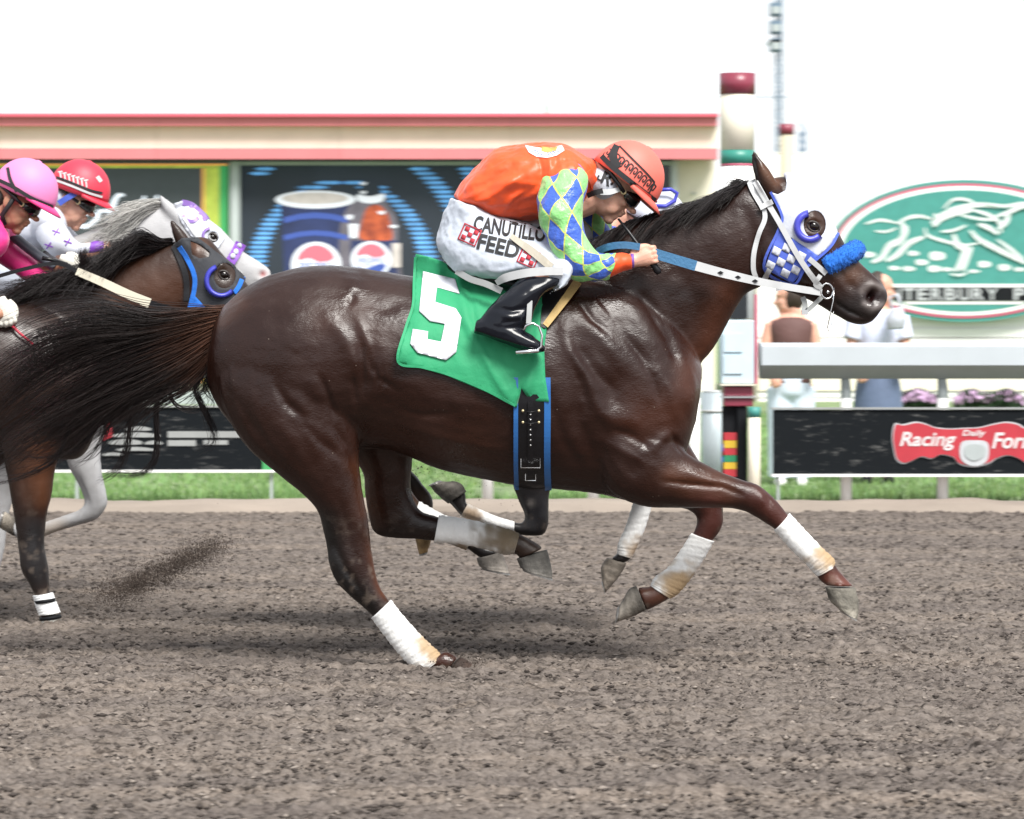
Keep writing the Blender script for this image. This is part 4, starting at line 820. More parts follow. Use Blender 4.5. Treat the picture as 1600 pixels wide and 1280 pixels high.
def horse_skin(name, label, Y0, tb, th, neck, legs, voxel, mat_, base, blobs, strokes, cat='horse', root_px=(800, 1040), ears=True, ear_tf=None):
    g = P(*root_px, Y0); t = thing(name, (g.x, Y0, 0), label, cat, 'racing horses')
    geos = [loft(tfl(tb, T_TORSO), Y0, 6, 36), loft(neck or tfl(tb, T_NECK), Y0, 6, 28), loft(tfl(th, T_HEAD), Y0, 6, 26)]
    # brow, cheek and poll masses
    for px, py, r, dy in ((1262, 342, (.045, .036, .05), .045), (1216, 400, (.075, .035, .085), .055), (1180, 300, (.05, .05, .04), 0)):
        q = th(px, py); sc = math.hypot(th(1, 0)[0] - th(0, 0)[0], th(1, 0)[1] - th(0, 0)[1]) * Y0 / D
        for sg in ((1, -1) if dy else (1,)): geos.append(ball(P(*q, Y0 + dy * sg), tuple(x * sc for x in r), 10))
    if ears:
        for sg in (1, -1): geos.append(loft([p[:5] + (sg * .055,) for p in tfl(ear_tf or th, [q if sg < 0 else (q[0] + 2, q[1] + 8, q[2] - 6, q[3] + 8, q[4]) for q in T_EAR])], Y0, 5, 14))
    for L in legs: geos.append(leg_geo(L, Y0))
    ob = fuse('body', geos, voxel, 7 if voxel < 0.009 else 4, mat_, t)
    if strokes:
        global SCULPT
        SCULPT = 1.0; sculpt(ob, strokes, Y0); SCULPT = 1.0
        ripple(ob, 0.0011, 20, 5); ripple(ob, 0.0004, 75, 6)
    paint(ob, base, blobs, Y0)
    return t, ob

# the bay in front --------------------------------------------------
YM = 14.0
main_strokes = [([(1010, 470), (1030, 500), (1050, 540)], 7, 5), ([(925, 465), (955, 500), (985, 540)], 7, 6), ([(905, 470), (925, 500), (950, 520)], -7, 5), ([(1000, 560), (1020, 590), (1030, 630)], -7, 6), ([(1030, 580), (1048, 610), (1052, 650)], 7, 8), ([(890, 560), (910, 600), (920, 640)], -8, 7), ([(945, 690), (985, 710), (1010, 730)], 6, 8), ([(960, 670), (1000, 690), (1020, 700)], -7, 6), ([(1066, 560), (1086, 600), (1086, 640)], 5, 7), ([(860, 620), (880, 690), (915, 745)], -6, 9), ([(565, 470), (600, 480), (640, 470)], -6, 12), ([(560, 500), (575, 540), (572, 580)], 8, 7), ([(575, 545), (580, 580), (577, 610)], -5, 3), ([(585, 560), (590, 590), (586, 612)], -4, 3), ([(597, 570), (600, 596), (596, 612)], -4, 3), ([(480, 600), (470, 650), (500, 690)], 5, 12), ([(350, 600), (390, 660), (440, 720)], -5, 9), ([(455, 640), (500, 690), (540, 720)], -6, 7), ([(620, 640), (660, 650), (720, 645)], -4, 6), ([(640, 615), (700, 625), (780, 640)], 3, 7), ([(640, 670), (720, 690), (790, 705)], 3, 9), ([(1195, 775), (1205, 795)], -4, 4), ([(1000, 458), (1020, 485), (1045, 530), (1056, 562)], -15, 8), ([(980, 472), (1004, 508), (1027, 545)], 9, 15), ([(938, 474), (971, 521), (1004, 556), (1020, 572)], -10, 7), ([(887, 486), (941, 530), (980, 574)], 11, 14), ([(894, 532), (934, 586), (960, 610)], -9, 9),
    ([(880, 500), (894, 556), (917, 595), (938, 643), (960, 668)], 11, 12), ([(965, 612)], -13, 30), ([(934, 640), (970, 655), (1004, 666)], 9, 14), ([(1074, 619)], 13, 26), ([(1015, 706), (1032, 688), (1048, 676)], 11, 9), ([(1050, 682), (1062, 698), (1071, 708)], -11, 6), ([(1000, 720), (985, 745)], -9, 14), ([(900, 600), (905, 660), (930, 720)], -10, 12),
    ([(1036, 752), (1080, 757), (1129, 761), (1160, 774)], -10, 4.5), ([(1060, 735), (1110, 752), (1150, 764)], 5, 9), ([(1060, 778), (1110, 782), (1150, 786)], 5, 8), ([(1185, 770), (1198, 790)], 5, 8), ([(550, 424), (553, 455)], 10, 11), ([(553, 460), (545, 476)], -7, 6), ([(512, 497), (539, 529), (555, 566), (558, 585)], 11, 13), ([(564, 535), (567, 575), (566, 615)], -14, 8), ([(552, 590), (556, 632)], -10, 5), ([(590, 520), (600, 560), (592, 600)], 6, 16),
    ([(500, 588), (512, 616), (523, 650)], -10, 5), ([(486, 590), (500, 630)], 7, 10), ([(430, 600), (447, 630), (480, 655)], -10, 7), ([(410, 620), (430, 660), (470, 700)], 7, 14), ([(470, 480), (440, 540)], 6, 26), ([(520, 665), (545, 700), (555, 735)], -7, 7), ([(530, 780), (545, 830), (552, 870)], -6, 7), ([(560, 800), (570, 850)], 4, 7), ([(522, 850), (540, 890), (570, 935)], -6, 5), ([(515, 886)], 4, 9),
    ([(600, 590), (700, 600), (790, 610)], 4, 20), ([(640, 640), (720, 660), (800, 690)], -4, 16), ([(575, 560), (590, 590), (620, 610)], -5, 5), ([(1080, 440), (1120, 480)], 5, 26), ([(1040, 400), (1090, 470), (1095, 530)], -6, 14), ([(1100, 360), (1150, 390)], 4, 26), ([(1165, 330), (1182, 380), (1185, 430)], -10, 9), ([(1215, 400)], 5, 24),
    ([(1357, 459), (1367, 467)], -40, 11), ([(1346, 455), (1352, 474), (1366, 482), (1378, 476)], 6, 6), ([(1350, 450), (1364, 444), (1380, 452)], 6, 5), ([(1301, 470), (1325, 487), (1352, 497)], -11, 3.6), ([(1335, 500)], 4, 9), ([(1320, 440), (1338, 452)], -5, 7), ([(1290, 400), (1320, 435)], -5, 6), ([(1300, 425), (1325, 460)], 4, 7), ([(1255, 418), (1290, 445)], 5, 5),
    ([(1271, 353)], -5, 9), ([(1257, 347), (1270, 340), (1285, 346)], 7, 4), ([(1259, 362), (1272, 367), (1284, 361)], 5, 3.5), ([(1183, 282), (1179, 262), (1178, 246)], -12, 6)]
RED = (0.055, 0.018, 0.008); BLK = (0.006, 0.005, 0.005)
main_blobs = [([(1130, 470), (1108, 540), (1075, 600)], 26, (0.055, 0.016, 0.007), .9), ([(1060, 640), (1000, 650)], 40, (0.045, 0.013, 0.006), .7), ([(1050, 740), (1130, 760)], 26, RED, .9), ([(600, 690), (740, 700)], 50, (0.034, 0.012, 0.007), .7), ([(585, 830), (600, 925)], 13, (0.10, 0.032, 0.013), .95),
    ([(560, 730), (575, 800)], 18, RED, .8), ([(505, 820), (525, 890), (575, 950)], 26, BLK, 1.1), ([(590, 830), (640, 830), (680, 826)], 22, (0.009, 0.005, 0.004), .9), ([(1185, 770), (1220, 810)], 22, (0.05, 0.014, 0.010), .9), ([(1110, 800), (1105, 835)], 26, (0.055, 0.014, 0.010), .9), ([(1300, 400), (1330, 425)], 20, (0.07, 0.03, 0.016), .9), ([(1320, 480), (1375, 480)], 26, (0.016, 0.013, 0.013), .95), ([(1357, 459), (1367, 467)], 11, (0.010, 0.003, 0.003), 1.4), ([(1380, 476), (1362, 483), (1350, 474)], 5, (0.15, 0.13, 0.125), .8), ([(1347, 454), (1362, 443), (1382, 450)], 5, (0.12, 0.10, 0.095), .8),
    ([(1271, 350)], 17, (0.05, 0.025, 0.016), .9), ([(1190, 262), (1212, 285)], 10, (0.10, 0.042, 0.02), .9), ([(1178, 250), (1184, 280)], 7, BLK, .95), ([(580, 520), (560, 480), (500, 500)], 34, (0.036, 0.013, 0.008), .6), ([(690, 1035), (740, 1050)], 24, (0.05, 0.02, 0.014), .9), ([(810, 850), (850, 862)], 18, (0.04, 0.025, 0.018), .9), ([(1300, 905), (1330, 915)], 16, (0.10, 0.03, 0.02), .9), ([(1010, 925), (1035, 935)], 18, (0.09, 0.035, 0.022), .9), ([(370, 470), (345, 500)], 16, (0.05, 0.02, 0.012), .8)]
M['coat_bay'] = coat_material('bay_coat', 0.34, 0.36, 0.32)
horse_main, skin_main = horse_skin('horse', 'dark bay horse with number five cloth and white blinker hood, galloping in front', YM, ID, ID, None, [LEG_NH, LEG_FH, LEG_NF, LEG_FF], 0.0068, M['coat_bay'], (0.0175, 0.0054, 0.0032), main_blobs, main_strokes, root_px=(760, 1040))
hoofc = [(0.055, 0.034, 0.026), (0.16, 0.15, 0.135), (0.26, 0.24, 0.20), (0.19, 0.17, 0.145)]
for L, hc in zip((LEG_NH, LEG_FH, LEG_NF, LEG_FF), hoofc):
    make_hoof(L, YM, horse_main, hc); make_bandage(L, YM, horse_main, tan=(0.16, 0.12, 0.075) if L is LEG_FH else (0.36, 0.25, 0.14))
bvh_main = bvh_of(skin_main)
eye(horse_main, 1271, 354, bvh_main, YM)
def tailcol(t, u):
    a = np.array([0.075, 0.030, 0.016]); b = np.array([0.0115, 0.0066, 0.0058]); w = np.clip((t - 0.05) / 0.30, 0, 1)[..., None]; return (a * (1 - w) + b * w) * (0.6 + 0.8 * u[..., None])
tg = [[(352, 484), (300, 493), (230, 506), (150, 500), (70, 520), (-10, 572)], [(350, 490), (290, 505), (210, 520), (120, 530), (40, 570), (-30, 640)], [(348, 500), (280, 520), (200, 545), (110, 580), (20, 640), (-30, 690)], [(345, 510), (280, 545), (200, 580), (110, 630), (30, 690), (-30, 740)], [(342, 525), (290, 565), (220, 605), (140, 650), (70, 690), (0, 700)], [(340, 540), (300, 575), (250, 610), (190, 640), (130, 690), (80, 715)], [(338, 555), (315, 585), (285, 605), (240, 620), (190, 660), (150, 700)]]
tail = strands('tail', tg, YM, 1600, M['hair_dark'], horse_main, r=0.00135, tip=0.12, jit=15, jy=0.06, seed=3, n=24, cols=tailcol, clump=110, wav=6, top=1.45)
tw = [[(330, 560), (322, 600), (312, 640), (328, 680), (330, 700), (308, 704)], [(325, 580), (300, 600), (322, 640), (320, 672)], [(330, 570), (300, 620), (270, 640), (240, 634)]]
for i, g in enumerate(([(335, 560), (303, 600), (318, 640), (331, 672), (330, 694), (306, 704)], [(250, 600), (241, 640), (243, 690), (238, 720), (215, 740), (165, 736)], [(215, 620), (200, 660), (196, 700), (180, 732), (150, 750)], [(180, 630), (160, 680), (140, 710), (110, 725)], [(330, 575), (318, 605), (300, 620), (280, 634)], [(336, 580), (318, 600), (330, 625), (326, 640)], [(150, 650), (120, 700), (60, 715), (10, 705)], [(345, 690), (360, 672), (372, 678), (376, 690)][:0] or [(260, 600), (270, 630), (300, 640), (320, 620)], [(110, 660), (80, 720), (20, 748), (-20, 752)])):
    strands('tail_lock', [g, [(x + 5, y + 3) for x, y in g]], YM - 0.02, 46 if i < 3 else 22, M['hair_dark'], tail, r=0.0011, jit=2.2, jy=0.02, seed=20 + i, n=26, cols=lambda t, u: np.array([0.011, 0.008, 0.008]) * (0.6 + 0.8 * u[..., None]) + 0 * t[..., None], wav=5)
def dark_cols(t, u): return np.array([0.014, 0.010, 0.010]) * (0.6 + 0.9 * u[..., None]) + 0 * t[..., None]
mg = [[(1168, 283), (1160, 291), (1146, 300), (1132, 318)], [(1150, 287), (1138, 298), (1120, 312), (1100, 330)], [(1125, 302), (1110, 312), (1090, 326), (1066, 340)], [(1095, 314), (1078, 324), (1056, 342), (1030, 356)], [(1060, 326), (1042, 340), (1022, 362), (1000, 384)], [(1025, 332), (1008, 346), (990, 368), (968, 386)], [(985, 345), (970, 358), (952, 376), (935, 392)], [(955, 362), (942, 374), (928, 388), (912, 398)]]
strands('mane', [[(x, y, -0.02 - 0.05 * (i / 3)) for i, (x, y) in enumerate(g)] for g in mg], YM, 1500, M['hair_dark'], horse_main, r=0.0014, jit=5, jy=0.04, seed=9, n=12, cols=dark_cols, wav=3.5, clump=70)
tuft = [[(1166, 286), (1152, 284), (1146, 292)], [(1160, 288), (1148, 288), (1138, 298)]]
strands('bridle_path_tuft', tuft, YM, 160, M['hair_dark'], horse_main, r=0.0016, jit=3, jy=0.03, seed=10, n=8, cols=dark_cols)

# the dark horse hidden behind it ----------------------------------
YB = 15.35
tb2 = sim(800, 475, 815, 490, .865)
TH2 = sim(1271, 355, 1078, 392, .64, math.radians(-10)); NECK2 = tfl(tb2, T_NECK[:3]) + [(1010, 352, 1040, 450, .08), (1030, 352, 1050, 440, .07)]
L2 = [dict(y=-.11, up=tfl(ID, [(930, 600, 870, 680, .09), (925, 680, 850, 720, .08), (885, 740, 800, 735, .065), (862, 762, 801, 757, .055), (858, 786, 809, 781, .046), (857, 818, 820, 806, .043), (848, 836, 815, 818, .040), (812, 836, 805, 816, .032)]), low=[(774, 824, 776, 809, .029), (742, 812, 744, 797, .030), (720, 806, 729, 788, .034), (706, 790, 729, 772, .031), (697, 784, 726, 765, .035)],
           hoof=[(700, 787, 729, 768, .042), (684, 774, 718, 754, .048), (672, 760, 690, 752, .050)], band=[(803, 832, 804, 815, .035), (774, 826, 777, 807, .033), (742, 814, 746, 794, .034), (719, 808, 731, 787, .037)], stain=(736, 805, 16)),
      dict(y=.12, up=[(1030, 600, 950, 680, .09), (1050, 680, 980, 730, .075), (1045, 740, 1000, 750, .055), (1030, 770, 1000, 772, .044), (1016, 793, 991, 790, .034)], low=[(1006, 825, 980, 822, .030), (992, 858, 968, 850, .033), (986, 872, 964, 866, .033), (978, 880, 950, 874, .036)],
           hoof=[(979, 880, 948, 872, .042), (968, 900, 939, 888, .048), (946, 926, 941, 908, .050)], band=[(1019, 790, 989, 786, .036), (1008, 826, 978, 821, .034), (994, 858, 966, 849, .038), (987, 872, 964, 866, .036)], stain=(1000, 860, 22)),
      dict(y=-.11, up=[(470, 560, 610, 540, .11), (500, 640, 620, 640, .12), (540, 700, 625, 690, .09), (575, 750, 630, 735, .06), (590, 785, 642, 765, .05), (602, 808, 655, 782, .042), (640, 825, 662, 790, .034)], low=[(668, 832, 680, 800, .030), (700, 845, 712, 818, .031), (726, 856, 736, 838, .034), (742, 866, 756, 850, .033), (750, 874, 780, 863, .037)],
           hoof=[(745, 872, 784, 862, .042), (748, 882, 792, 884, .048), (752, 887, 796, 896, .050)], band=[(640, 830, 655, 783, .037), (668, 838, 684, 799, .034), (702, 850, 716, 816, .034), (728, 860, 740, 838, .037)], stain=(722, 858, 18)),
      dict(y=.12, up=[(450, 560, 590, 540, .11), (480, 640, 600, 640, .12), (520, 690, 610, 690, .09), (560, 720, 625, 720, .06), (600, 735, 635, 728, .046), (628, 755, 648, 740, .036)], low=[(640, 775, 662, 758, .031), (645, 790, 675, 775, .034), (648, 806, 678, 796, .034)], hoof=[(646, 806, 680, 800, .042), (648, 836, 677, 832, .048), (655, 866, 668, 862, .040)], band=[], stain=(0, 0, 1))]
M['coat_dark'] = coat_material('black_brown_coat', 0.42, 0.35)
horse_b, skin_b = horse_skin('horse', 'dark horse mostly hidden behind the number five horse, legs showing below its belly', YB, tb2, TH2, NECK2, L2, 0.012, M['coat_dark'], (0.009, 0.007, 0.007), [([(660, 780)], 22, (0.05, 0.025, 0.015), .9), ([(835, 800)], 40, (0.010, 0.010, 0.013), .9), ([(829, 786)], 6, (0.10, 0.09, 0.085), .9)],
    [([(829, 770), (838, 830)], -6, 6), ([(848, 760), (850, 820)], 5, 6)], root_px=(790, 980), ears=True, ear_tf=sim(1190, 300, 1035, 362, .7, -1.25))
for L, hc in zip(L2, [(0.10, 0.09, 0.08), (0.20, 0.17, 0.14), (0.28, 0.25, 0.22), (0.26, 0.17, 0.08)]):
    make_hoof(L, YB, horse_b, hc)
    if L['band']: make_bandage(L, YB, horse_b, tan=(0.30, 0.22, 0.15))
bvh_b = bvh_of(skin_b); eye(horse_b, *TH2(1271, 354), bvh_b, YB)
strands('tail', [[(x * .8 + 120, y * .8 + 120, 0.05) for x, y in g] for g in (tg[0], tg[2], tg[4])], YB, 300, M['hair_dark'], horse_b, r=0.002, jit=7, jy=0.06, seed=33, n=14, cols=dark_cols)
strands('mane', [[(*tb2(x, y), -0.01 - 0.04 * (i / 3)) for i, (x, y) in enumerate(g)] for g in mg], YB, 420, M['hair_dark'], horse_b, r=0.0018, jit=3, jy=0.03, seed=34, n=9, cols=dark_cols)

# the bay at the left ------------------------------------------------
YL = 15.8
tl = sim(900, 420, 8, 462, .85, 0, .70); thl = sim(1271, 355, 349, 431, .80, math.radians(-4))
neck_l = [(-40, 470, 40, 660, .15), (30, 452, 120, 640, .13), (100, 434, 190, 590, .11), (160, 414, 240, 545, .10), (212, 395, 280, 515, .09), (248, 382, 298, 495, .08), (275, 376, 312, 480, .07)]
L3 = [dict(y=-.12, up=[(110, 590, 10, 620, .10), (108, 650, 2, 680, .09), (96, 700, 6, 720, .078), (86, 738, 12, 750, .066), (81, 774, 18, 786, .056), (73, 806, 23, 815, .048), (70, 850, 28, 852, .044), (75, 882, 33, 890, .045), (77, 904, 45, 912, .038)], low=[(78, 926, 55, 934, .032), (84, 950, 60, 956, .034), (90, 966, 66, 970, .034)], hoof=[(92, 964, 64, 970, .042), (100, 976, 66, 980, .052)], band=[(83, 926, 51, 931, .040), (88, 940, 55, 946, .042), (95, 957, 61, 962, .045)], stain=(90, 975, 4)),
      dict(y=.12, up=[(90, 590, 0, 620, .10), (60, 660, -40, 650, .08), (10, 720, -70, 680, .06), (-40, 760, -80, 720, .045), (-60, 768, -95, 740, .04), (-90, 760, -100, 735, .032)], low=[(-130, 755, -135, 735, .03), (-165, 752, -170, 730, .033), (-180, 745, -190, 725, .034)], hoof=[(-182, 748, -190, 722, .042), (-205, 752, -215, 730, .05)], band=[], stain=(0, 0, 1)),
      dict(y=-.12, up=tfl(tl, T_HIP), low=tfl(tl, [p for p in LEG_NH['low']]), hoof=tfl(tl, LEG_NH['hoof']), band=[], stain=(0, 0, 1)), dict(y=.12, up=tfl(tl, LEG_FH['up']), low=tfl(tl, LEG_FH['low']), hoof=tfl(tl, LEG_FH['hoof']), band=[], stain=(0, 0, 1))]
M['coat_left'] = coat_material('brown_coat', 0.36, 0.35)
horse_l, skin_l = horse_skin('horse', 'brown horse with black and blue blinker hood beside the pink jockey at left', YL, tl, thl, neck_l, L3, 0.010, M['coat_left'], (0.020, 0.0095, 0.0065),
    [([(200, 460), (280, 440)], 40, (0.055, 0.020, 0.009), .9), ([(60, 700), (70, 780)], 26, (0.09, 0.034, 0.016), .9), ([(55, 830), (55, 900)], 34, (0.012, 0.011, 0.012), .95), ([(345, 430)], 26, (0.045, 0.028, 0.02), .8), ([(310, 385)], 18, (0.09, 0.035, 0.016), .8), ([(30, 500), (100, 490)], 40, (0.045, 0.028, 0.024), .5)],
    [([(30, 720), (45, 790), (50, 850)], -6, 5), ([(60, 700), (66, 800)], 5, 8), ([(349, 430)], -8, 8), ([(170, 450), (210, 490)], -6, 14), ([(335, 445), (345, 458), (362, 462)], -5, 3), ([(336, 420), (350, 413), (366, 420)], 5, 4)], root_px=(-100, 990))
for L in L3:
    make_hoof(L, YL, horse_l, (0.5, 0.48, 0.44) if L is L3[0] else (0.16, 0.14, 0.12))
bb = make_bandage(L3[0], YL, horse_l, white=(0.75, 0.76, 0.76), name='bell_boot')
for y0 in (936, 962):
    v, f = loft([(86 + (y0 - 936) * .34, y0 - 2, 53 + (y0 - 936) * .30, y0 + 3, .046, -.12), (88 + (y0 - 936) * .34, y0 + 3, 55 + (y0 - 936) * .30, y0 + 8, .047, -.12)], YL, 1, 20); mesh_obj('boot_strap', v, f, M['black'], bb)
bvh_l = bvh_of(skin_l); eye(horse_l, 350, 430, bvh_l, YL)
mg3 = [[(268, 376), (250, 378), (225, 366), (205, 378), (180, 392)], [(262, 380), (235, 386), (205, 384), (180, 402), (160, 420)], [(240, 390), (212, 398), (185, 404), (160, 425), (150, 440)], [(205, 400), (178, 408), (150, 420), (130, 440), (118, 452)], [(165, 414), (140, 420), (112, 430), (90, 446), (72, 458)], [(125, 425), (98, 432), (72, 444), (48, 456), (25, 468)], [(85, 436), (60, 442), (36, 450), (10, 462), (-20, 470)]]
strands('mane', [[(x, y, -0.02 - 0.08 * (i / 4)) for i, (x, y) in enumerate(g)] for g in mg3], YL, 2300, M['hair_dark'], horse_l, r=0.0016, jit=7, jy=0.05, seed=12, n=14, cols=dark_cols, wav=5, clump=80)
strands('forelock', [[(130, 430, -.1), (126, 412, -.1), (122, 400, -.1), (130, 392, -.1)], [(150, 424, -.1), (142, 410, -.1), (134, 398, -.1), (136, 390, -.1)]], YL, 130, M['hair_dark'], horse_l, r=0.0015, jit=4, jy=0.03, seed=13, n=10, cols=dark_cols)
strands('tail', [[(x - 700, y + 10, 0.0) for x, y in g] for g in (tg[0], tg[2], tg[4])], YL, 200, M['hair_dark'], horse_l, r=0.002, jit=7, jy=0.06, seed=35, n=12, cols=dark_cols)

# the grey ------------------------------------------------------------
YG = 17.0
tgx = sim(900, 420, 22, 415, .80, 0, .74); thg = sim(1271, 355, 330, 371, .69, math.radians(-12))
neck_g = [(-20, 420, 60, 610, .14), (50, 400, 130, 570, .12), (110, 372, 185, 510, .10), (165, 350, 225, 460, .088), (210, 330, 262, 430, .08), (250, 316, 288, 412, .072), (272, 318, 300, 400, .06)]
L4 = [dict(y=-.12, up=[(175, 590, 80, 610, .09), (170, 650, 88, 660, .075), (158, 700, 98, 700, .062), (159, 735, 109, 732, .052), (166, 770, 125, 762, .045), (167, 790, 132, 786, .042), (150, 812, 122, 797, .038), (118, 822, 98, 806, .031)], low=[(84, 833, 72, 815, .030), (56, 844, 46, 822, .033), (36, 846, 28, 824, .033), (20, 836, 22, 812, .036)], hoof=[(22, 838, 22, 808, .042), (2, 826, 8, 800, .048)], band=[], stain=(0, 0, 1)),
      dict(y=.12, up=[(160, 590, 70, 600, .09), (120, 660, 50, 650, .07), (70, 720, 20, 690, .055), (30, 760, -10, 730, .045), (18, 790, -14, 775, .04), (12, 815, -12, 805, .032)], low=[(8, 850, -14, 845, .03), (2, 880, -20, 872, .033), (-6, 900, -26, 890, .033), (-14, 915, -40, 895, .036)], hoof=[(-13, 915, -42, 896, .042), (-30, 938, -52, 915, .048)], band=[], stain=(0, 0, 1)),
      dict(y=-.12, up=tfl(tgx, T_HIP), low=tfl(tgx, LEG_NH['low']), hoof=tfl(tgx, LEG_NH['hoof']), band=[], stain=(0, 0, 1)), dict(y=.12, up=tfl(tgx, LEG_FH['up']), low=tfl(tgx, LEG_FH['low']), hoof=tfl(tgx, LEG_FH['hoof']), band=[], stain=(0, 0, 1))]
M['coat_grey'] = coat_material('grey_coat', 0.6, 0.3)
horse_g, skin_g = horse_skin('horse', 'white grey horse with purple trimmed hood running farthest back at left', YG, tgx, thg, neck_g, L4, 0.010, M['coat_grey'], (0.40, 0.40, 0.41), [([(402, 430), (420, 432)], 12, (0.38, 0.37, 0.37), .8), ([(411, 428)], 5, (0.35, 0.10, 0.10), .9), ([(60, 835), (90, 826)], 16, (0.40, 0.33, 0.26), .7), ([(334, 371)], 9, (0.20, 0.19, 0.19), .8), ([(150, 780)], 14, (0.45, 0.45, 0.46), .6)],
    [([(411, 428)], -20, 6), ([(334, 371)], -6, 6), ([(120, 740), (140, 790)], -6, 4), ([(150, 720), (155, 780)], 5, 6), ([(395, 440), (410, 446)], -6, 3)], root_px=(-80, 950))
for L in L4: make_hoof(L, YG, horse_g, (0.34, 0.30, 0.25))
bvh_g = bvh_of(skin_g); eye(horse_g, 332, 371, bvh_g, YG, 0.018)
mg4 = [[(262, 316), (240, 314), (215, 322), (190, 332), (168, 345)], [(255, 322), (230, 326), (205, 338), (182, 352), (160, 362)], [(235, 330), (212, 342), (190, 356), (170, 372), (152, 382)], [(205, 345), (185, 358), (165, 374), (148, 388), (130, 396)], [(170, 360), (150, 376), (130, 390), (105, 402), (85, 412)]]
M['hair_grey'] = mat('grey_hair', (0.55, 0.55, 0.55), 0.5, vcol=True)
strands('mane', [[(x, y, -0.02 - 0.07 * (i / 4)) for i, (x, y) in enumerate(g)] for g in mg4], YG, 1500, M['hair_grey'], horse_g, r=0.0018, jit=6, jy=0.05, seed=14, n=12, wav=5, clump=60, cols=lambda t, u: np.array([0.62, 0.61, 0.58]) * (0.55 + 0.5 * u[..., None]) + 0 * t[..., None])
strands('tail', [[(x - 650, y, 0.0) for x, y in g] for g in (tg[0], tg[2], tg[4])], YG, 160, M['hair_grey'], horse_g, r=0.002, jit=7, jy=0.06, seed=36, n=12, cols=lambda t, u: np.array([0.6, 0.6, 0.58]) * (0.6 + 0.5 * u[..., None]) + 0 * t[..., None])

# ------------------------------------------------------------------ tack of the bay in front
def cloth_mat(name, col, rough=0.7, bump=0.35, **k): return mat(name, col, rough, var=0.07, vscale=7, bump=bump, bscale=26, sheen=0.15, **k)
M['tack_white'] = mat('white_tack', (0.50, 0.51, 0.52), 0.45, var=0.10, vscale=12); M['hood_white'] = cloth_mat('hood_white', (0.47, 0.49, 0.55)); M['royal'] = cloth_mat('royal_blue_cloth', (0.055, 0.10, 0.46)); M['bright_blue'] = cloth_mat('bright_blue_fleece', (0.015, 0.135, 0.53), 0.95, 0.6)
M['cup_blue'] = mat('blue_cup_plastic', (0.05, 0.055, 0.42), 0.35); M['rein_blue'] = mat('blue_rubber_grip', (0.045, 0.15, 0.29), 0.7, var=0.1, bump=0.3, bscale=90); M['green_cloth'] = cloth_mat('green_saddle_cloth', (0.015, 0.27, 0.115)); M['white_num'] = mat('white_number_cloth', (0.60, 0.60, 0.66), 0.7, bump=0.1)
M['leather'] = mat('black_leather', (0.008, 0.008, 0.010), 0.35, spec=0.35, var=0.2, bump=0.1); M['patent'] = mat('patent_black', (0.005, 0.006, 0.010), 0.2, spec=0.3, bump=0.10, bscale=16); M['girth_blue'] = mat('blue_girth_edge', (0.025, 0.13, 0.38), 0.35); M['tan'] = mat('tan_webbing', (0.48, 0.33, 0.13), 0.7, bump=0.3, bscale=80); M['grey_strap'] = mat('grey_strap', (0.28, 0.29, 0.29), 0.6)
YM_N = YM
def arc_cup(name, cx, cy, r0, r1, a0, a1, bvh, Y0, lift, m, par):
    """half ring standing off the cheek"""
    n = 26; v, f = [], []; a = np.linspace(a0, a1, n); y0 = hit_y(bvh, cx, cy, Y0) or Y0 - .09
    for ang in a:
        for r, dy in ((r1, 0.004), (r1 - 1.5, -lift * .6), (r1 - 4, -lift), (r0 + 1, -lift * .9), (r0, 0.004)):
            px, py = cx + r * math.cos(ang), cy + r * math.sin(ang); h = hit_y(bvh, px, py, Y0); yy = y0 if h is None or abs(h - y0) > .05 else h
            v.append(tuple(P(px, py, yy + dy)))
    f = [(i * 5 + j, i * 5 + j + 1, (i + 1) * 5 + j + 1, (i + 1) * 5 + j) for i in range(n - 1) for j in range(4)] + [(0, 1, 2, 3, 4), tuple((n - 1) * 5 + j for j in range(4, -1, -1))]
    w = [(x, 2 * Y0 - y, z) for x, y, z in v]; mesh_obj(name, w, [q[::-1] for q in f], m, par, True)
    return mesh_obj(name, v, f, m, par, True)
def ring(name, px, py, Y, r, tube_r, m, par, tilt=0.0, sq=1.0):
    pts = [P(px + r * math.cos(a), py + r * sq * math.sin(a), Y + tilt * math.cos(a)) for a in np.linspace(0, 2 * math.pi, 25)]
    return MB().tube(pts, tube_r, 6).build(name, m, par, True)
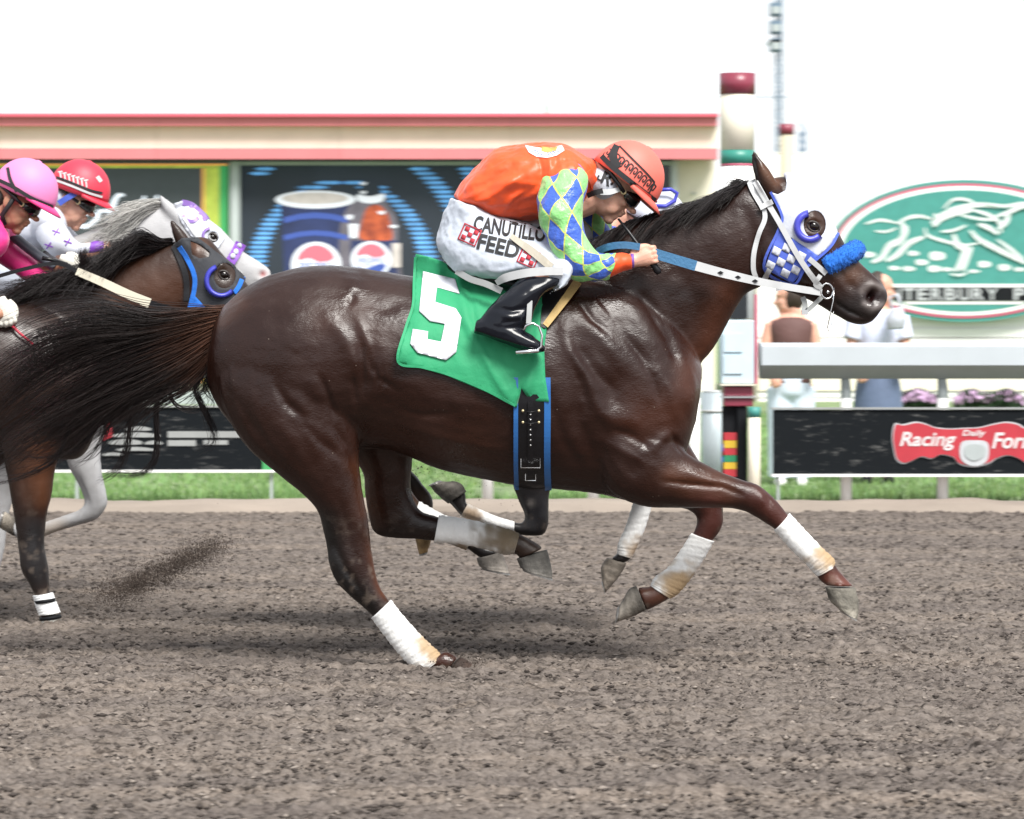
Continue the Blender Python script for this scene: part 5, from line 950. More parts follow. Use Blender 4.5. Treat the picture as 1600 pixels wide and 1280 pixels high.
def tack_main():
    hd = thing('blinker_hood', P(1260, 360, YM), 'white blinker hood with blue eye cup and checked cheek panel on the front horse', 'horse hood')
    eyeh = ell(1273, 351, 17.5, 22, 20)
    hood = [(1204, 300), (1222, 338), (1217, 362), (1240, 376), (1276, 402), (1298, 383), (1309, 364), (1303, 347), (1290, 331), (1275, 317), (1264, 297), (1250, 277), (1236, 270), (1226, 270), (1229, 286), (1227, 298), (1215, 304)]
    drape_poly('hood', hood, bvh_main, YM, 0.006, M['hood_white'], hd, 5, [eyeh], 0.004, YM, 2, wrinkle=0.003)
    panel = [(1216, 360), (1240, 374), (1280, 401), (1258, 420), (1238, 444), (1195, 419)]
    pn = drape_poly('cheek_panel', panel, bvh_main, YM, 0.009, M['royal'], hd, 5, (), 0.003, YM, 2)
    cells = []
    for i in range(-3, 7):
        for j in range(-1, 8):
            if (i + j) % 2 == 0:
                ox, oy = 1219 + i * 11.5 - j * 4.6, 362 + i * 6.2 + j * 11.0; q = [(ox, oy), (ox + 11.5, oy + 6.2), (ox + 6.9, oy + 17.2), (ox - 4.6, oy + 11.0)]
                if sum(inside(panel, np.array([x]), np.array([y]))[0] for x, y in q) == 4: cells.append(q)
    for q in cells:
        drape_poly('check_patch', q, bvh_main, YM, 0.013, M['hood_white'], pn, 5, (), 0.002, YM)
    for l in ([(1204, 300), (1222, 338), (1216, 360), (1194, 419), (1238, 445), (1258, 420), (1280, 402), (1299, 384), (1310, 364)],): strap('trim', l, 4, bvh_main, YM, 0.012, M['royal'], hd, 0.003, YM, n=8)
    arc_cup('eye_cup', 1266, 354, 15, 27, math.radians(42), math.radians(262), bvh_main, YM, 0.032, M['cup_blue'], hd)
    br = thing('bridle', P(1240, 420, YM), 'white racing bridle with reins and steel bit on the front horse', 'bridle')
    strap('crown_piece', [(1173, 282), (1180, 300), (1192, 322)], [14, 13, 11], bvh_main, YM, 0.008, M['tack_white'], br, 0.005, YM)
    strap('cheek_strap', [(1180, 284), (1196, 312), (1216, 345), (1248, 402), (1276, 442), (1284, 450)], 8.5, bvh_main, YM, 0.017, M['tack_white'], br, 0.005, YM)
    strap('throat_latch', [(1193, 322), (1195, 342), (1186, 365), (1178, 395), (1177, 420), (1181, 434)], 7.5, bvh_main, YM, 0.008, M['tack_white'], br, 0.005, YM)
    strap('keeper', [(1187, 325), (1207, 315)], 8, bvh_main, YM, 0.022, M['tack_white'], br, 0.006, YM)
    strap('noseband', [(1264, 404), (1278, 416), (1291, 428)], 8, bvh_main, YM, 0.014, M['tack_white'], br, 0.005, YM)
    strap('jaw_strap', [(1203, 420), (1196, 434), (1192, 442)], 8, bvh_main, YM, 0.012, M['tack_white'], br, 0.004, YM)
    strap('cheek_end', [(1282, 430), (1274, 444), (1283, 450)], 7, bvh_main, YM, 0.02, M['tack_white'], br, 0.004, YM)
    yb = (hit_y(bvh_main, 1290, 455, YM) or YM - .06)
    ring('bit_ring', 1292, 455, yb - 0.012, 9.5, 0.0035, M['metal'], br, 0.006, 1.25); ring('bit_ring', 1292, 455, 2 * YM - yb + 0.012, 9.5, 0.0035, M['metal'], br, 0.006, 1.25)
    MB().tube([P(1293, 456, yb - .012), P(1297, 458, YM), P(1293, 456, 2 * YM - yb + .012)], 0.006, 6).build('bit_bar', M['metal'], br, True)
    MB().tube([P(1303, 450, yb - .01), P(1302, 470, yb - .014), P(1297, 492, yb - .012), P(1293, 512, yb - .008), P(1295, 518, yb - .004), P(1299, 508, yb + .002), P(1303, 486, yb + .006)], 0.0022, 5).build('bit_wire', M['metal'], br, True)
    for l, w in (([(1286, 462), (1272, 476), (1258, 488)], 7), ([(1254, 464), (1258, 476), (1256, 488)], 8)): strap('chin_strap', [(x, y, yb + 0.004) for x, y in l], w, None, YM, 0, M['grey_strap'], br, 0.005)
    MB().box(*P(1253, 492, yb - .012), *P(1262, 484, yb + .004)).build('chin_buckle', M['metal'], br)
    # reins: near hand to bit, and the far one
    yh = YM - 0.20
    for sg in (1, -1):
        f = lambda y: YM + (y - YM) * sg
        strap('rein', [(1082, 414, f(yh + .025)), (1130, 427, f(yh + .045)), (1190, 441, f(yh + .07)), (1240, 450, f(yb - .03)), (1284, 457, f(yb - .016))], [15, 14, 12, 11, 11], None, YM, 0, M['tack_white'], br, 0.006, rel=0)
        strap('rein_grip', [(1022, 396, f(yh)), (1052, 405, f(yh + .012)), (1087, 415.5, f(yh + .026))], 16, None, YM, 0, M['rein_blue'], br, 0.009, rel=0)
    for x, y, dy in ((1126, 426, .043), (1153, 433, .055), (1180, 439, .064)): flat('rein_slot', [(x - 5, y), (x, y - 2.6), (x + 5, y + .4), (x, y + 3)], yh + dy - 0.007, M['leather'], br, 0.002)
    strap('rein_keeper', [(1216, 441, yb - .034), (1218, 454, yb - .034)], 10, None, YM, 0, M['metal'], br, 0.012, rel=0)
    strap('rein_loop', [(930, 395, yh + .05), (950, 386, yh + .02), (975, 383, yh), (1000, 386, yh - .01)], 11, None, YM, 0, M['rein_blue'], br, 0.007, rel=0)
    # fleece roll over the nose
    rl = thing('shadow_roll', P(1312, 402, YM), 'fluffy bright blue fleece roll across the nose of the front horse', 'shadow roll')
    half = [(1288, 417, -.076), (1304, 409, -.073), (1320, 401, -.06), (1332, 394, -.035), (1337, 391, 0.0)]
    pth = [(a, b, c) for a, b, c in half] + [(a, b, -c) for a, b, c in half[-2::-1]]
    g = cr(np.array([tuple(P(a, b, YM + c)) for a, b, c in pth]), 10); v, f = tube_geo(g, [0.022 + 0.010 * min(1, min(i, len(g) - 1 - i) / 3) for i in range(len(g))], 26); v = np.array(v); m = len(g)
    c0 = np.repeat(g, 26, 0); d = v - c0; v = c0 + d * (1 + 0.24 * np.abs(vnoise(v[:, 0] * 150, v[:, 1] * 150, v[:, 2] * 150, 4)) + 0.15 * vnoise(v[:, 0] * 330, v[:, 1] * 330, v[:, 2] * 330, 6))[:, None]
    mesh_obj('fleece', v, f, M['bright_blue'], rl, True)
    rg = np.random.default_rng(2); n = 5200; k = rg.integers(0, len(v), n); bpt = c0[k] + (v[k] - c0[k]) * 0.92; dr = d[k] / np.linalg.norm(d[k], axis=1)[:, None] + rg.normal(0, .55, (n, 3)); dr /= np.linalg.norm(dr, axis=1)[:, None]
    sd = np.cross(dr, rg.normal(0, 1, (n, 3))); sd /= np.linalg.norm(sd, axis=1)[:, None]; L = rg.uniform(.006, .012, (n, 1))
    V = np.stack([bpt - sd * .0013, bpt + sd * .0013, bpt + dr * L], 1).reshape(-1, 3); mesh_obj('pile', V, np.arange(3 * n).reshape(-1, 3), M['bright_blue'], rl, False)['kind'] = 'stuff'
    # saddle cloth, number, girth, saddle
    sc = thing('saddle_cloth', P(740, 520, YM - .3), 'green saddle cloth with a big white number five', 'saddle cloth')
    body_ids = bvh_main
    out = [(650, 397), (672, 402), (692, 409), (716, 425), (760, 437), (800, 447), (848, 450), (870, 448), (856, 500), (850, 545), (852, 590), (858, 628), (838, 627), (822, 618), (815, 606), (807, 637), (760, 613), (700, 588), (660, 576), (620, 567), (634, 512), (645, 478), (648, 440)]
    V, F = fill_poly(out, 6.0); v = drape_pts(bvh_main, V, YM, 0.014, YM - 0.02); v = relax(v, F, 6); V = np.array(V)
    fold = 0.016 * np.exp(-(seg_dist(V[:, 0], V[:, 1], [(716, 430), (728, 500), (760, 560), (800, 632)])[0] / 7) ** 2) + 0.010 * np.exp(-(seg_dist(V[:, 0], V[:, 1], [(742, 470), (760, 540), (806, 620)])[0] / 6) ** 2) - 0.008 * np.exp(-(seg_dist(V[:, 0], V[:, 1], [(735, 450), (745, 520), (790, 600)])[0] / 5) ** 2)
    fold += 0.012 * np.exp(-(seg_dist(V[:, 0], V[:, 1], [(846, 470), (838, 560), (822, 612)])[0] / 6) ** 2) + 0.022 * np.clip((655 - V[:, 0]) / 20, 0, 1) * np.sin(V[:, 1] * .06)
    v[:, 1] -= fold + 0.004 * fnoise(V[:, 0] * .05, V[:, 1] * .04, 0, 5, 2)
    v[:, 1] -= np.clip((432 - V[:, 1]) / 30, 0, 1) * 0.03
    v2, F2 = mirror_geo(v, [t[::-1] for t in F], YM); cl = mesh_obj('cloth', v2, F2, M['green_cloth'], sc, True, solid=0.004)
    bvh_cl = BVHTree.FromPolygons([tuple(q) for q in v], F)
    five = [(661, 424), (711, 436), (718, 459), (683, 449), (680, 472), (712, 482), (721, 496), (713, 550), (697, 563), (652, 551), (641, 537), (645, 514), (669, 518), (668, 530), (689, 534), (695, 506), (672, 502), (655, 486)]
    drape_poly('number_five', five, bvh_cl, YM, 0.009, M['white_num'], sc, 5, (), 0.002)
    hem = [(649, 402), (647, 440), (645, 478), (634, 512), (622, 565), (660, 574), (700, 585), (760, 610), (805, 634)]
    strap('hem', hem, 4, bvh_cl, YM, 0.005, M['green_cloth'], sc, 0.003)
    gi = thing('girth', P(832, 760, YM), 'black girth with blue edges buckled round the belly of the front horse', 'girth')
    gl = [(831, 590), (831, 625), (831, 660), (831, 720), (832, 752), (833, 764)]
    strap('girth_band', gl, 44, bvh_main, YM, 0.012, M['leather'], gi, 0.006, YM, rel=3, m=7)
    strap('girth_edge', [(x - 25, y) for x, y in gl], 7, bvh_main, YM, 0.012, M['girth_blue'], gi, 0.012, YM); strap('girth_edge', [(x + 24, y) for x, y in gl], 10, bvh_main, YM, 0.012, M['girth_blue'], gi, 0.012, YM)
    strap('billet', [(829, 628), (829, 690), (829, 742)], 9, bvh_main, YM, 0.021, M['leather'], gi, 0.005)
    for y in (648, 656, 664, 672, 680, 688, 696): 
        yy = hit_y(bvh_main, 829, y, YM) - 0.027; MB().tube([P(828, y, yy), P(830, y, yy)], 0.0028, 6).build('eyelet', M['metal'], gi)
    for y in (642, 660):
        yy = hit_y(bvh_main, 829, y, YM) - 0.024
        for x in (817, 842): v, f = ball(P(x, y, yy), (.005, .004, .005), 6); mesh_obj('stud', v, f, M['brass'], gi)
        MB().tube([P(817, y, yy), P(829, y + 2, yy - .004), P(842, y, yy)], 0.0016, 5).build('lace', M['leather'], gi, True)
    for cy, w, h in ((722, 15, 9), (744, 8, 7)):
        yy = hit_y(bvh_main, 829, cy, YM) - 0.024; MB().tube([P(829 - w, cy - h, yy), P(829 + w, cy - h, yy), P(829 + w, cy + h, yy), P(829 - w, cy + h, yy), P(829 - w, cy - h, yy)], 0.0022, 5).build('buckle', M['metal'], gi)
    sd_ = thing('saddle', P(780, 440, YM), 'small black racing saddle with grey edge under the front jockey', 'saddle')
    g1 = loft([(690, 404, 700, 424, .06), (720, 412, 724, 438, .15), (770, 422, 772, 455, .18), (820, 424, 822, 470, .19), (862, 418, 862, 470, .17), (892, 414, 890, 452, .10), (902, 420, 900, 440, .04)], YM, 5, 24); fuse('seat', [g1], 0.008, 3, M['leather'], sd_)
    strap('saddle_edge', [(714, 424, YM - .15), (735, 436, YM - .22), (760, 444, YM - .25), (784, 455, YM - .262)], 10, None, YM, 0, M['grey_strap'], sd_, 0.008, rel=0)
    strap('flap', [(868, 448), (858, 480), (848, 512)], [40, 24, 8], bvh_main, YM, 0.022, M['leather'], sd_, 0.006, YM)
    strap('tan_strap', [(903, 440), (880, 472), (852, 509)], [13, 12, 10], bvh_main, YM, 0.028, M['tan'], sd_, 0.005, YM)
    strap('surcingle_end', [(776, 442, YM - .27), (790, 434, YM - .30), (820, 427, YM - .325), (850, 424, YM - .335), (880, 424, YM - .335)], [9, 13, 13, 13, 12], None, YM, 0, M['tack_white'], sd_, 0.006, rel=0)
    st = thing('stirrup', P(835, 545, YM - .36), 'polished steel stirrup iron round the toe of the front jockey boot', 'stirrup')
    strap('stirrup_leather', [(828, 470, YM - .37), (827, 488, YM - .385), (826, 506, YM - .395)], 8, None, YM, 0, M['grey_strap'], st, 0.004, rel=0)
    MB().tube([P(818, 517, YM - .40), P(822, 509, YM - .405), P(832, 505, YM - .405), P(842, 510, YM - .40), P(847, 524, YM - .40), P(846, 542, YM - .40), P(836, 549, YM - .40), P(808, 552, YM - .40)], 0.0045, 8).build('iron', M['metal'], st, True)
    MB().tube([P(806, 551, YM - .40), P(842, 548, YM - .40)], 0.008, 8).build('tread', M['metal'], st, True)
tack_main()

# ------------------------------------------------------------------ riders
M['skin'] = mat('skin', (0.62, 0.34, 0.25), 0.5, var=0.12, vscale=14, bump=0.12, bscale=70, sss=0.15); M['skin_tan'] = mat('skin_tan', (0.40, 0.20, 0.125), 0.5, var=0.12, vscale=14, bump=0.12, bscale=70, sss=0.15)
M['lens'] = mat('goggle_lens', (0.008, 0.008, 0.009), 0.08, coat=0.5); M['breeches'] = cloth_mat('white_breeches', (0.46, 0.50, 0.57), 0.75)
class Head:
    def __init__(s, px, py, Y, pitch, sc=1.0): s.o = np.array(P(px, py, Y)); s.p = math.radians(pitch); s.sc = sc
    def w(s, pts):
        q = np.atleast_2d(np.asarray(pts, float)) * s.sc; c, n = math.cos(s.p), math.sin(s.p)
        return np.stack([s.o[0] + q[:, 0] * c + q[:, 2] * n, s.o[1] + q[:, 1], s.o[2] - q[:, 0] * n + q[:, 2] * c], 1)
    def b(s, c, r, rot=0.0, n=10):
        v, f = ball(c, r, n, rot); return [tuple(x) for x in s.w(v)], f
    def geos(s):
        g = [s.b((-.005, 0, .045), (.096, .075, .088), n=12), s.b((.036, 0, -.030), (.058, .059, .080)), s.b((.024, 0, -.074), (.056, .050, .040), .25), s.b((.068, 0, -.104), (.021, .024, .017)), s.b((.080, 0, .036), (.022, .055, .020)),
             s.b((.100, 0, -.004), (.013, .011, .032), .34), s.b((.119, 0, -.025), (.016, .015, .012)), s.b((.094, 0, -.051), (.013, .022, .008)), s.b((.090, 0, -.066), (.012, .019, .008)), s.b((.076, 0, -.082), (.016, .022, .016))]
        for e in (-1, 1): g += [s.b((.060, .038 * e, -.020), (.030, .019, .024)), s.b((-.010, .076 * e, -.006), (.018, .008, .031), .15), s.b((.104, .012 * e, -.027), (.010, .007, .008)), s.b((.046, .036 * e, -.058), (.032, .018, .032))]
        v, f = tube_geo(s.w([(-.015, 0, -.03), (-.035, 0, -.10), (-.075, 0, -.17)]), .054 * s.sc, 14); g.append((v, f)); return g
    def helmet(s, par, m, peak=None):
        na, ne = 44, 14; v, f = [], []
        for i in range(ne + 1):
            e = math.pi / 2 * i / ne * 0.985
            for j in range(na):
                a = 2 * math.pi * j / na; fr = max(0, math.cos(a)) ; rx = .133 + 0.004 * fr
                v.append((.027 + rx * math.cos(e) ** 0.92 * math.cos(a), .108 * math.cos(e) ** 0.92 * math.sin(a), .050 - 0.014 * (1 - fr) * (i == 0) + .142 * math.sin(e)))
        f = [(i * na + j, i * na + (j + 1) % na, (i + 1) * na + (j + 1) % na, (i + 1) * na + j) for i in range(ne) for j in range(na)] + [tuple(ne * na + j for j in range(na))]
        o = mesh_obj('helmet', s.w(v), f, m, par, True, solid=0.006)
        v, f = [], []; aa = np.linspace(-1.35, 1.35, 31)
        for a in aa:
            k = math.cos(a / 1.35 * math.pi / 2) ** 0.8
            for r, z in ((1.0, .048), (1.0 + .16 * k, .044 - .006 * k), (1.0 + .34 * k, .034 - .012 * k)): v.append((.027 + .136 * r * math.cos(a), .109 * (1 + (r - 1) * .75) * math.sin(a), z))
        f = [(i * 3 + j, i * 3 + j + 1, (i + 1) * 3 + j + 1, (i + 1) * 3 + j) for i in range(30) for j in range(2)]; mesh_obj('peak', s.w(v), f, peak or m, o, True, solid=0.005)
        v, f = s.b((.027, 0, .193), (.014, .014, .006), n=8); mesh_obj('button', v, f, m, o)
        return o
    def goggles(s, par, up=0.0):
        g = thing if False else None; v, f = [], []; n = 24
        for i in range(n + 1):
            a = -1.15 + 2.3 * i / n; k = math.cos(a / 1.15 * math.pi / 2) ** 0.35
            for z, r in ((-.026 * k, .99), (-.010, 1.07), (.012, 1.07), (.030 * k, .99)): v.append((.018 + .095 * r * math.cos(a), .082 * r * math.sin(a), .004 + z + up))
        f = [(i * 4 + j, i * 4 + j + 1, (i + 1) * 4 + j + 1, (i + 1) * 4 + j) for i in range(n) for j in range(3)]; o = mesh_obj('goggles', s.w(v), f, M['lens'], par, True, solid=0.004)
        for e in (-1, 1):
            v, f = s.b((.050, .084 * e, .006 + up), (.011, .004, .011), n=8); mesh_obj('stud', v, f, M['brass'], o)
            v, f = tube_geo(s.w([(.052, .083 * e, .006 + up), (.02, .092 * e, .016 + up), (-.03, .088 * e, .03 + up), (-.085, .045 * e, .04 + up)]), .008 * s.sc, 6); mesh_obj('strap', v, f, M['leather'], o)
        return o
def limb(pts, Y0, radii, n=14): 
    c = cr(np.array([tuple(P(p[0], p[1], Y0 + p[2])) for p in pts]), 5); r = np.interp(np.linspace(0, 1, len(c)), np.linspace(0, 1, len(radii)), radii); return tube_geo(c, r, n)
def hand_geo(w, k, Y0, sc=1.0, up=(0, -1)):
    """closed fist: w = wrist, k = knuckles (px,py,depth); four curled fingers and a thumb"""
    w, k = np.array(w, float), np.array(k, float); d = k[:2] - w[:2]; L = np.hypot(*d); d = d / L; n = np.array([d[1], -d[0]]); n = n if n[1] < 0 else -n; q = L / 32.0; u = q * S * 1000 * Y0 / D / 1000
    pt = lambda a, b, y: (w[0] + d[0] * a * q + n[0] * b * q, w[1] + d[1] * a * q + n[1] * b * q, y)
    g = [loft([(*pt(-6, 8, 0)[:2], *pt(-6, -9, 0)[:2], .020 * sc, w[2]), (*pt(6, 11, 0)[:2], *pt(6, -12, 0)[:2], .022 * sc, w[2]), (*pt(22, 15, 0)[:2], *pt(22, -15, 0)[:2], .021 * sc, k[2]), (*pt(31, 14, 0)[:2], *pt(31, -14, 0)[:2], .018 * sc, k[2])], Y0, 4, 14)]
    for i, (ln, r) in enumerate(((14, .0092), (16, .0095), (14.5, .009), (11, .008))):
        b = 11.5 - i * 7.6
        g.append(limb([pt(27, b, k[2]), pt(30 + ln * .5, b - 1, k[2] - .006), pt(31 + ln * .55, b - 2, k[2] + .022), pt(24, b - 2, k[2] + .034), pt(17, b - 1.5, k[2] + .030)], Y0, [r * sc * 1.05, r * sc, r * sc, r * sc * .92, r * sc * .8], 9))
    g.append(limb([pt(4, 10, w[2] + .005), pt(16, 17, k[2] + .012), pt(28, 15.5, k[2] + .016), pt(35, 11, k[2] + .018)], Y0, [.014 * sc, .0115 * sc, .0105 * sc, .008 * sc], 10)); return g
def diamond_material(name, c1, c2, line, au, av, lw=0.06):
    m = bpy.data.materials.new(name); m.use_nodes = True; nt = m.node_tree; b = nt.nodes['Principled BSDF']; b.inputs['Roughness'].default_value = 0.38; b.inputs['Sheen Weight'].default_value = 0.2
    uv = nt.nodes.new('ShaderNodeUVMap'); sp = nt.nodes.new('ShaderNodeSeparateXYZ'); nt.links.new(uv.outputs[0], sp.inputs[0])
    def mth(op, a, bb=None):
        q = nt.nodes.new('ShaderNodeMath'); q.operation = op
        for i, x in enumerate((a, bb)):
            if x is None: continue
            if isinstance(x, (int, float)): q.inputs[i].default_value = x
            else: nt.links.new(x, q.inputs[i])
        return q.outputs[0]
    U, V = mth('MULTIPLY', sp.outputs[0], au), mth('MULTIPLY', sp.outputs[1], av); p, q = mth('ADD', U, V), mth('SUBTRACT', U, V)
    par = mth('PINGPONG', mth('ADD', mth('FLOOR', p), mth('FLOOR', q)), 1.0); d = mth('MINIMUM', mth('PINGPONG', p, 0.5), mth('PINGPONG', q, 0.5)); ln = mth('LESS_THAN', d, lw)
    mx = nt.nodes.new('ShaderNodeMix'); mx.data_type = 'RGBA'; mx.inputs['A'].default_value = c1 + (1,); mx.inputs['B'].default_value = c2 + (1,); nt.links.new(par, mx.inputs['Factor'])
    m2 = nt.nodes.new('ShaderNodeMix'); m2.data_type = 'RGBA'; m2.inputs['B'].default_value = line + (1,); nt.links.new(mx.outputs['Result'], m2.inputs['A']); nt.links.new(ln, m2.inputs['Factor']); nt.links.new(m2.outputs['Result'], b.inputs['Base Color'])
    tc = nt.nodes.new('ShaderNodeTexCoord'); nz = nt.nodes.new('ShaderNodeTexNoise'); nz.inputs['Scale'].default_value = 22; nz.inputs['Detail'].default_value = 4; nt.links.new(tc.outputs['Object'], nz.inputs[0]); bp = nt.nodes.new('ShaderNodeBump'); bp.inputs['Strength'].default_value = 0.9; bp.inputs['Distance'].default_value = 0.02; nt.links.new(nz.outputs['Fac'], bp.inputs['Height']); nt.links.new(bp.outputs[0], b.inputs['Normal'])
    return m
def wrinkled(v, amp, fx, seed):
    v = np.array(v, float); c = v.mean(0); w = fnoise(v[:, 0] * fx, v[:, 1] * fx, v[:, 2] * fx * 0.6, seed, 2); d = v - c; d /= np.linalg.norm(d, axis=1)[:, None] + 1e-9; return v + d * (amp * w)[:, None]
def loft_obj(name, pairs, Y0, m, par, nsub=8, nring=32, wr=0.0, fx=18, seed=1, **k):
    v, f = loft(pairs, Y0, nsub, nring)
    if wr: v = wrinkled(v, wr, fx, seed)
    return mesh_obj(name, v, f, m, par, True, uvs=loft_uv(pairs, 1.0, nsub, nring), **k)
def drape_text(name, s, box, bvh, Y0, off, m, par, **k):
    v, f = text_geo(s, *box, **k); bm = bmesh.new(); vs = [bm.verts.new((a, b, 0)) for a, b in v]
    for t in f:
        try: bm.faces.new([vs[i] for i in t])
        except ValueError: pass
    for ax in (0, 1):
        lo, hi = v[:, ax].min(), v[:, ax].max()
        for q in np.arange(lo + 4, hi, 5.0):
            bmesh.ops.bisect_plane(bm, geom=bm.verts[:] + bm.edges[:] + bm.faces[:], plane_co=(q, q, 0), plane_no=(1, 0, 0) if ax == 0 else (0, 1, 0))
    bm.verts.index_update(); pts = [(q.co.x, q.co.y) for q in bm.verts]; F = [tuple(q.index for q in p.verts) for p in bm.faces]; bm.free()
    return mesh_obj(name, drape_pts(bvh, pts, Y0, off), F, m, par, False)

def rider_main():
    Y0 = YM; t = thing('person', P(800, 430, Y0), 'jockey in orange silks with blue and green diamond sleeves crouched over the front horse', 'person', 'jockeys')
    hd = Head(955, 290, Y0 - .02, 38)
    g = hd.geos() + [limb([(735, 325, 0), (777, 300, 0), (813, 288, 0), (852, 283, 0), (889, 279, 0), (914, 275, 0), (935, 282, 0)], Y0, [.07, .09, .10, .10, .08, .06, .05]), limb([(890, 285, -.06), (882, 300, -.17), (886, 355, -.215), (903, 415, -.235), (945, 416, -.215), (990, 407, -.195)], Y0, [.06, .056, .045, .04, .034, .026]),
        limb([(905, 285, .06), (905, 298, .16), (925, 345, .21), (945, 385, .20), (975, 396, .15), (1000, 398, .12)], Y0, [.06, .055, .045, .04, .034, .026]), limb([(745, 355, -.03), (781, 393, -.12), (830, 408, -.20), (868, 424, -.255), (842, 445, -.29), (812, 467, -.32), (790, 500, -.345), (805, 522, -.35), (836, 540, -.357)], Y0, [.08, .07, .055, .045, .036, .032, .03, .028, .02]),
        limb([(745, 355, .05), (820, 375, .14), (910, 378, .22), (890, 425, .26), (800, 485, .33), (790, 503, .345), (840, 535, .353)], Y0, [.08, .07, .05, .042, .035, .03, .02])]
    g += hand_geo((988, 408, -.195), (1018, 398, -.195), Y0) + hand_geo((1000, 400, .12), (1030, 394, .12), Y0)
    fuse('body', g, 0.0042, 2, M['skin'], t)
    M['orange'] = cloth_mat('orange_satin', (0.82, 0.085, 0.016), 0.46, 0.2); M['silk_line'] = cloth_mat('silk_yellow', (0.6, 0.6, 0.08))
    tp = [(710, 306, 724, 324, .10), (727, 280, 758, 338, .155), (754, 250, 800, 345, .175), (790, 229, 836, 343, .185), (835, 223, 870, 340, .195), (876, 225, 902, 330, .19), (906, 238, 922, 305, .15), (932, 252, 930, 296, .085)]
    sl = fuse('silks', [loft(tp, Y0, 7, 34), ball(P(884, 284, Y0 - .15), (.085, .08, .075), 12), ball(P(895, 280, Y0 + .15), (.085, .08, .075), 12)], 0.006, 3, M['orange'], t)
    ripple(sl, 0.006, 15, 3, (1, 1, .5)); ripple(sl, 0.003, 34, 13, (.45, .8, 1)); ripple(sl, 0.0007, 80, 14); sculpt(sl, [([(720, 305), (760, 285), (800, 262)], -10, 6), ([(735, 322), (775, 300), (815, 276)], 10, 5), ([(780, 338), (800, 310), (835, 290)], 11, 5), ([(800, 340), (818, 318), (840, 306)], -12, 5), ([(840, 240), (846, 262), (846, 285)], -9, 4), ([(858, 244), (860, 262), (858, 278)], 8, 4), ([(900, 246), (905, 262), (908, 278)], -8, 4), ([(752, 258), (790, 244)], 6, 5), ([(765, 290), (800, 284), (836, 288)], 8, 6), ([(760, 330), (790, 290), (840, 262)], 12, 9), ([(790, 335), (820, 300), (850, 285)], -10, 8), ([(740, 320), (775, 280)], -8, 7), ([(815, 318), (840, 300), (858, 292)], 10, 7), ([(770, 260), (830, 250)], 5, 12), ([(880, 240), (885, 262)], -6, 4), ([(868, 238), (870, 260)], -5, 4), ([(895, 248), (900, 268)], 5, 5), ([(750, 336), (800, 338), (838, 330)], 8, 7)], Y0)
    bs = bvh_of(sl); M['patch'] = mat('white_patch', (0.78, 0.78, 0.78), 0.7); M['gold'] = mat('gold_embroidery', (0.45, 0.33, 0.08), 0.5, var=0.4, vscale=30)
    drape_poly('back_emblem', [(820, 227), (826, 238), (838, 245), (854, 247), (870, 243), (882, 235), (878, 227), (866, 230), (850, 232), (834, 230)], bs, Y0, 0.004, M['patch'], sl, 4, (), 0.002); drape_poly('emblem_gold', [(846, 229), (860, 231), (872, 229), (868, 236), (856, 239), (846, 236)], bs, Y0, 0.007, M['gold'], sl, 4, (), 0.002)
    for i in range(9): a = 0.5 + i * .27; x, y = 852 + 25 * math.cos(a), 231 + 13 * math.sin(a); strap('emblem_ray', [(852 + 15 * math.cos(a), 231 + 8 * math.sin(a)), (x, y)], 1.2, bs, Y0, 0.007, M['royal'], sl, 0.001, n=3)
    strap('collar', [(918, 268), (930, 290), (930, 312)], [12, 14, 10], bs, Y0, 0.010, M['orange'], sl, 0.006)
    M['diamond'] = diamond_material('diamond_silk', (0.04, 0.11, 0.50), (0.24, 0.60, 0.20), (0.55, 0.60, 0.12), 4.9, 6.0, .035)
    sp = [(872, 280, 905, 268, .04, -.06), (856, 268, 903, 256, .06, -.12), (846, 285, 918, 272, .083, -.17), (839, 310, 918, 293, .088, -.20), (839, 332, 912, 316, .083, -.22), (845, 358, 911, 342, .078, -.235), (857, 383, 916, 368, .073, -.245), (869, 408, 928, 388, .070, -.25), (884, 432, 941, 396, .065, -.245), (906, 441, 950, 397, .06, -.235), (932, 440, 957, 397, .055, -.225), (950, 435, 964, 396, .051, -.212)]
    loft_obj('sleeve', sp, Y0, M['diamond'], t, 10, 56, 0.008, 26, 4)
    loft_obj('cuff', [(947, 436, 962, 396, .053, -.215), (960, 431, 970, 395, .050, -.208), (975, 425, 979, 396, .045, -.20), (988, 420, 986, 397, .037, -.195)], Y0, M['orange'], t, 5, 28, 0.003, 30, 5); M['purple_band'] = mat('purple_band', (0.17, 0.07, 0.33), 0.6); loft_obj('wristband', [(986, 420, 985, 396, .036, -.195), (991, 418, 990, 396, .034, -.195)], Y0, M['purple_band'], t, 2, 24)
    fs = [(870, 275, 905, 262, .06, .12), (880, 300, 935, 285, .085, .17), (900, 335, 950, 318, .08, .205), (918, 368, 955, 345, .07, .215), (930, 395, 962, 368, .062, .20), (955, 408, 975, 380, .055, .17), (985, 410, 992, 386, .042, .14), (1000, 408, 1002, 388, .034, .12)]
    loft_obj('sleeve', fs, Y0, M['diamond'], t, 7, 36, 0.006, 22, 6)
